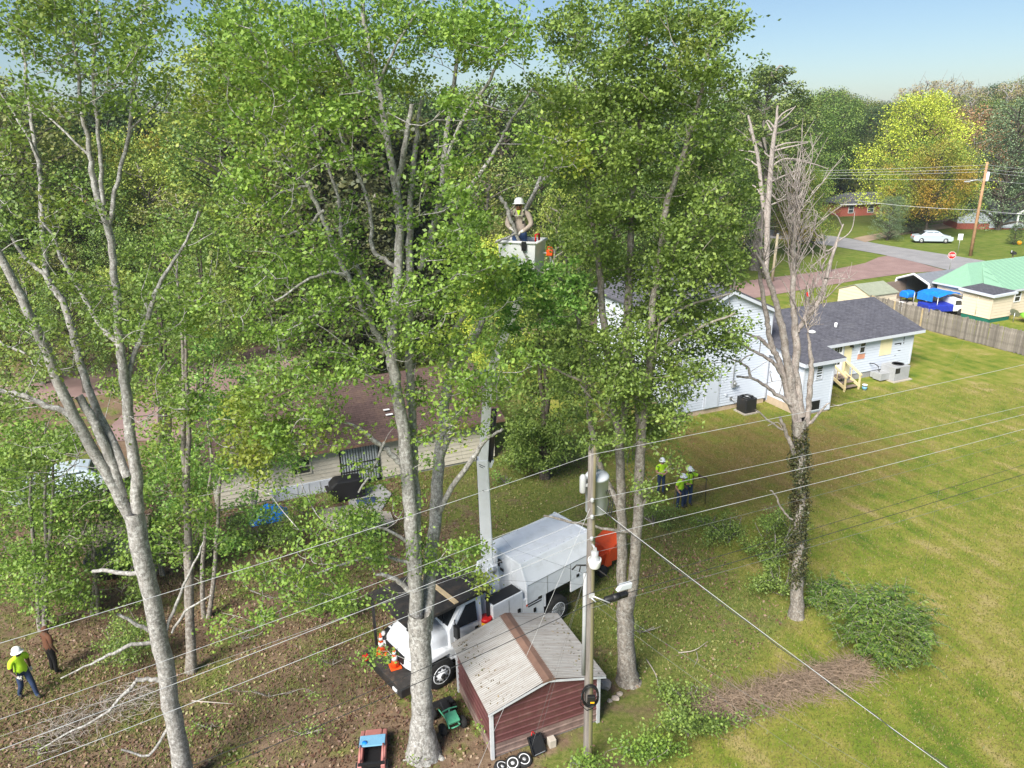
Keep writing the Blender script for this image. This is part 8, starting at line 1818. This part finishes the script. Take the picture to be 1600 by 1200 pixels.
MB().box(-.05, -.05, 0, .05, .05, 1.1).build('post', M['deck_wood'], c); MB().prism([(-.2, 1.1), (.2, 1.1), (.2, 1.32), (.1, 1.42), (-.1, 1.42), (-.2, 1.32)], -.4, .3, 'y').build('box', M['black_metal'], c); MB().box(-.23, -.1, 1.3, -.205, .05, 1.55).build('flag', M['white_plastic'], c)
c = thing('yellow_ball', 'round yellow ball lying in the shade at the far right', 'ball', G(1592, 383)); MB().ball((0, 0, .3), .3, 0, 14).build('shell', M['yellow'], c); MB().lathe([(.301, .27), (.304, .28), (.304, .32), (.301, .33)], 16).build('seam', M['orange'], c)
c = thing('wooden_post', 'pale wooden stub pole in front of the dead pine behind the white house', 'post', G(1206, 440)); MB().tube([(0, 0, -.1), (.15, 0, 5.0)], [.16, .13], 10).build('shaft', mat('pale_post', (.42, .36, .25), .85, var=.2), c); MB().lathe([(.14, 4.98), (.15, 5.0), (.1, 5.06)], 10, 0, Matrix.Translation((.15, 0, 0))).build('cap', M['steel'], c)
c = thing('marker_flag', 'small red marker on a stake beyond the dark roof of the low wing', 'marker', G(1261, 473)); MB().tube([(0, 0, 0), (0, 0, .9)], .03, 6).build('stake', M['steel'], c); MB().box(-.16, -.03, .55, .16, -.005, 1.0).build('panel', M['red'], c)

# ------------------------------------------------------------------ leaf litter and grass (countless)
def scatter(n, x0, x1, y0, y1, test):
    out = []
    while len(out) < n:
        x = rng.uniform(x0, x1, n); y = x * 0 + rng.uniform(y0, y1, n); ok = test(x, y); out += list(zip(x[ok], y[ok]))
    return np.array(out[:n])
def sv(x, y): return x * EU[0] + y * EU[1], x * EV[0] + y * EV[1]
def in_lawn(x, y):
    s, t = sv(x, y); return np.maximum(s - 17.0, (13.0 + (s - 10) * .43) - t) > 0.0
def inview(x, y):
    return (np.abs(x) < 3 + y * .9) & (y > 11)
def off_houses(x, y):
    ok = np.ones(len(x), bool)
    for O_, u0, u1, v0, v1 in ((OW, -6.3, 13, 0, 9.5), (OW, .2, 2.5, -2.8, 1), (OL, -.5, 13.2, 0, 8.8), (OS, 0, 3.3, 0, 3.5)):
        u_ = (x - O_[0]) * EU[0] + (y - O_[1]) * EU[1]; v_ = (x - O_[0]) * EV[0] + (y - O_[1]) * EV[1]; ok &= ~((u_ > u0) & (u_ < u1) & (v_ > v0) & (v_ < v1))
    return ok
def patchy(x, y, k, seed):
    a = np.zeros(len(x)); r = np.random.default_rng(seed)
    for _ in range(9): f = r.normal(0, k, 2); a += np.sin(f[0] * x + f[1] * y + r.uniform(0, 6.28))
    return a / 3
P = scatter(38000, -26, 16, 11, 34, lambda x, y: inview(x, y) & ~in_lawn(x, y) & off_houses(x, y) & (patchy(x, y, .9, 1) + rng.normal(0, .7, len(x)) > np.where(sv(x, y)[0] > 6, .35, -.45)))
V, F = leaf_quads(np.column_stack([P, rng.uniform(.015, .05, len(P))]), rng.uniform(.06, .13, len(P)), .8)
tag(mesh_np('leaf_litter', V, F, leaf_mat('dry_leaf', [(.06, .032, .018), (.12, .065, .036), (.17, .115, .062), (.23, .18, .105)], None, trans=.05, gain=1.05)), kind='stuff')
P = scatter(2600, -10, 18, 12, 32, lambda x, y: inview(x, y) & ~in_lawn(x, y) & off_houses(x, y) & (patchy(x, y, .7, 5) > .2))
V, F = leaf_quads(np.column_stack([P, rng.uniform(.03, .07, len(P))]), rng.uniform(.07, .13, len(P)), .8)
tag(mesh_np('fresh_fallen_leaves', V, F, leaf_mat('fresh_fallen_leaf', [(.10, .15, .03), (.17, .22, .05), (.26, .28, .09), (.24, .20, .07)], None, trans=.1, gain=1.0)), kind='stuff')
def blades(name, P, h0, h1, wd, m):
    n = len(P); a = rng.uniform(0, 2 * pi, n); h = rng.uniform(h0, h1, n); d = np.column_stack([np.cos(a), np.sin(a)]); ln = rng.normal(0, .35, (n, 2)) * h[:, None]
    z = np.zeros(n); b0 = np.column_stack([P - d * wd, z]); b1 = np.column_stack([P + d * wd, z]); tp_ = np.column_stack([P + ln, h])
    V = np.stack([b0, b1, tp_], 1).reshape(-1, 3); return tag(mesh_np(name, V, np.arange(n * 3).reshape(-1, 3), m), kind='stuff')
GM = leaf_mat('grass_blades', [(.06, .10, .016), (.11, .145, .024), (.18, .175, .045), (.26, .22, .09)], (.22, .185, .07), .75, .5, trans=.25, lo=.44, hi=.64, gain=1.2)
GY = leaf_mat('yard_grass_blades', [(.04, .075, .014), (.07, .11, .02), (.11, .14, .03), (.17, .15, .055)], None, trans=.25, gain=1.9)
P = scatter(150000, 3, 36, 11, 44, lambda x, y: inview(x, y) & in_lawn(x, y) & off_houses(x, y) & (rng.uniform(0, 1, len(x)) < 18 / y))
blades('lawn_grass', P, .03, .085, .016, GM)
P = scatter(90000, -24, 18, 11, 34, lambda x, y: inview(x, y) & ~in_lawn(x, y) & off_houses(x, y) & (patchy(x, y, .8, 2) + rng.normal(0, .5, len(x)) > np.where(sv(x, y)[0] > 6, -.4, .25)))
blades('yard_grass', P, .03, .12, .014, GY)

# ------------------------------------------------------------------ a little autumn haze
hm = bpy.data.materials.new('haze'); hm.use_nodes = True; n_ = hm.node_tree
for q in list(n_.nodes):
    if q.type != 'OUTPUT_MATERIAL': n_.nodes.remove(q)
pv = N(n_, 'ShaderNodeVolumePrincipled'); pv.inputs['Color'].default_value = (.86, .92, 1.0, 1); pv.inputs['Density'].default_value = .0003; pv.inputs['Anisotropy'].default_value = .2
n_.links.new(pv.outputs[0], n_.nodes['Material Output'].inputs['Volume'])
tag(MB().box(-950, -200, -3, 950, 1050, 34).build('haze', hm), kind='stuff')
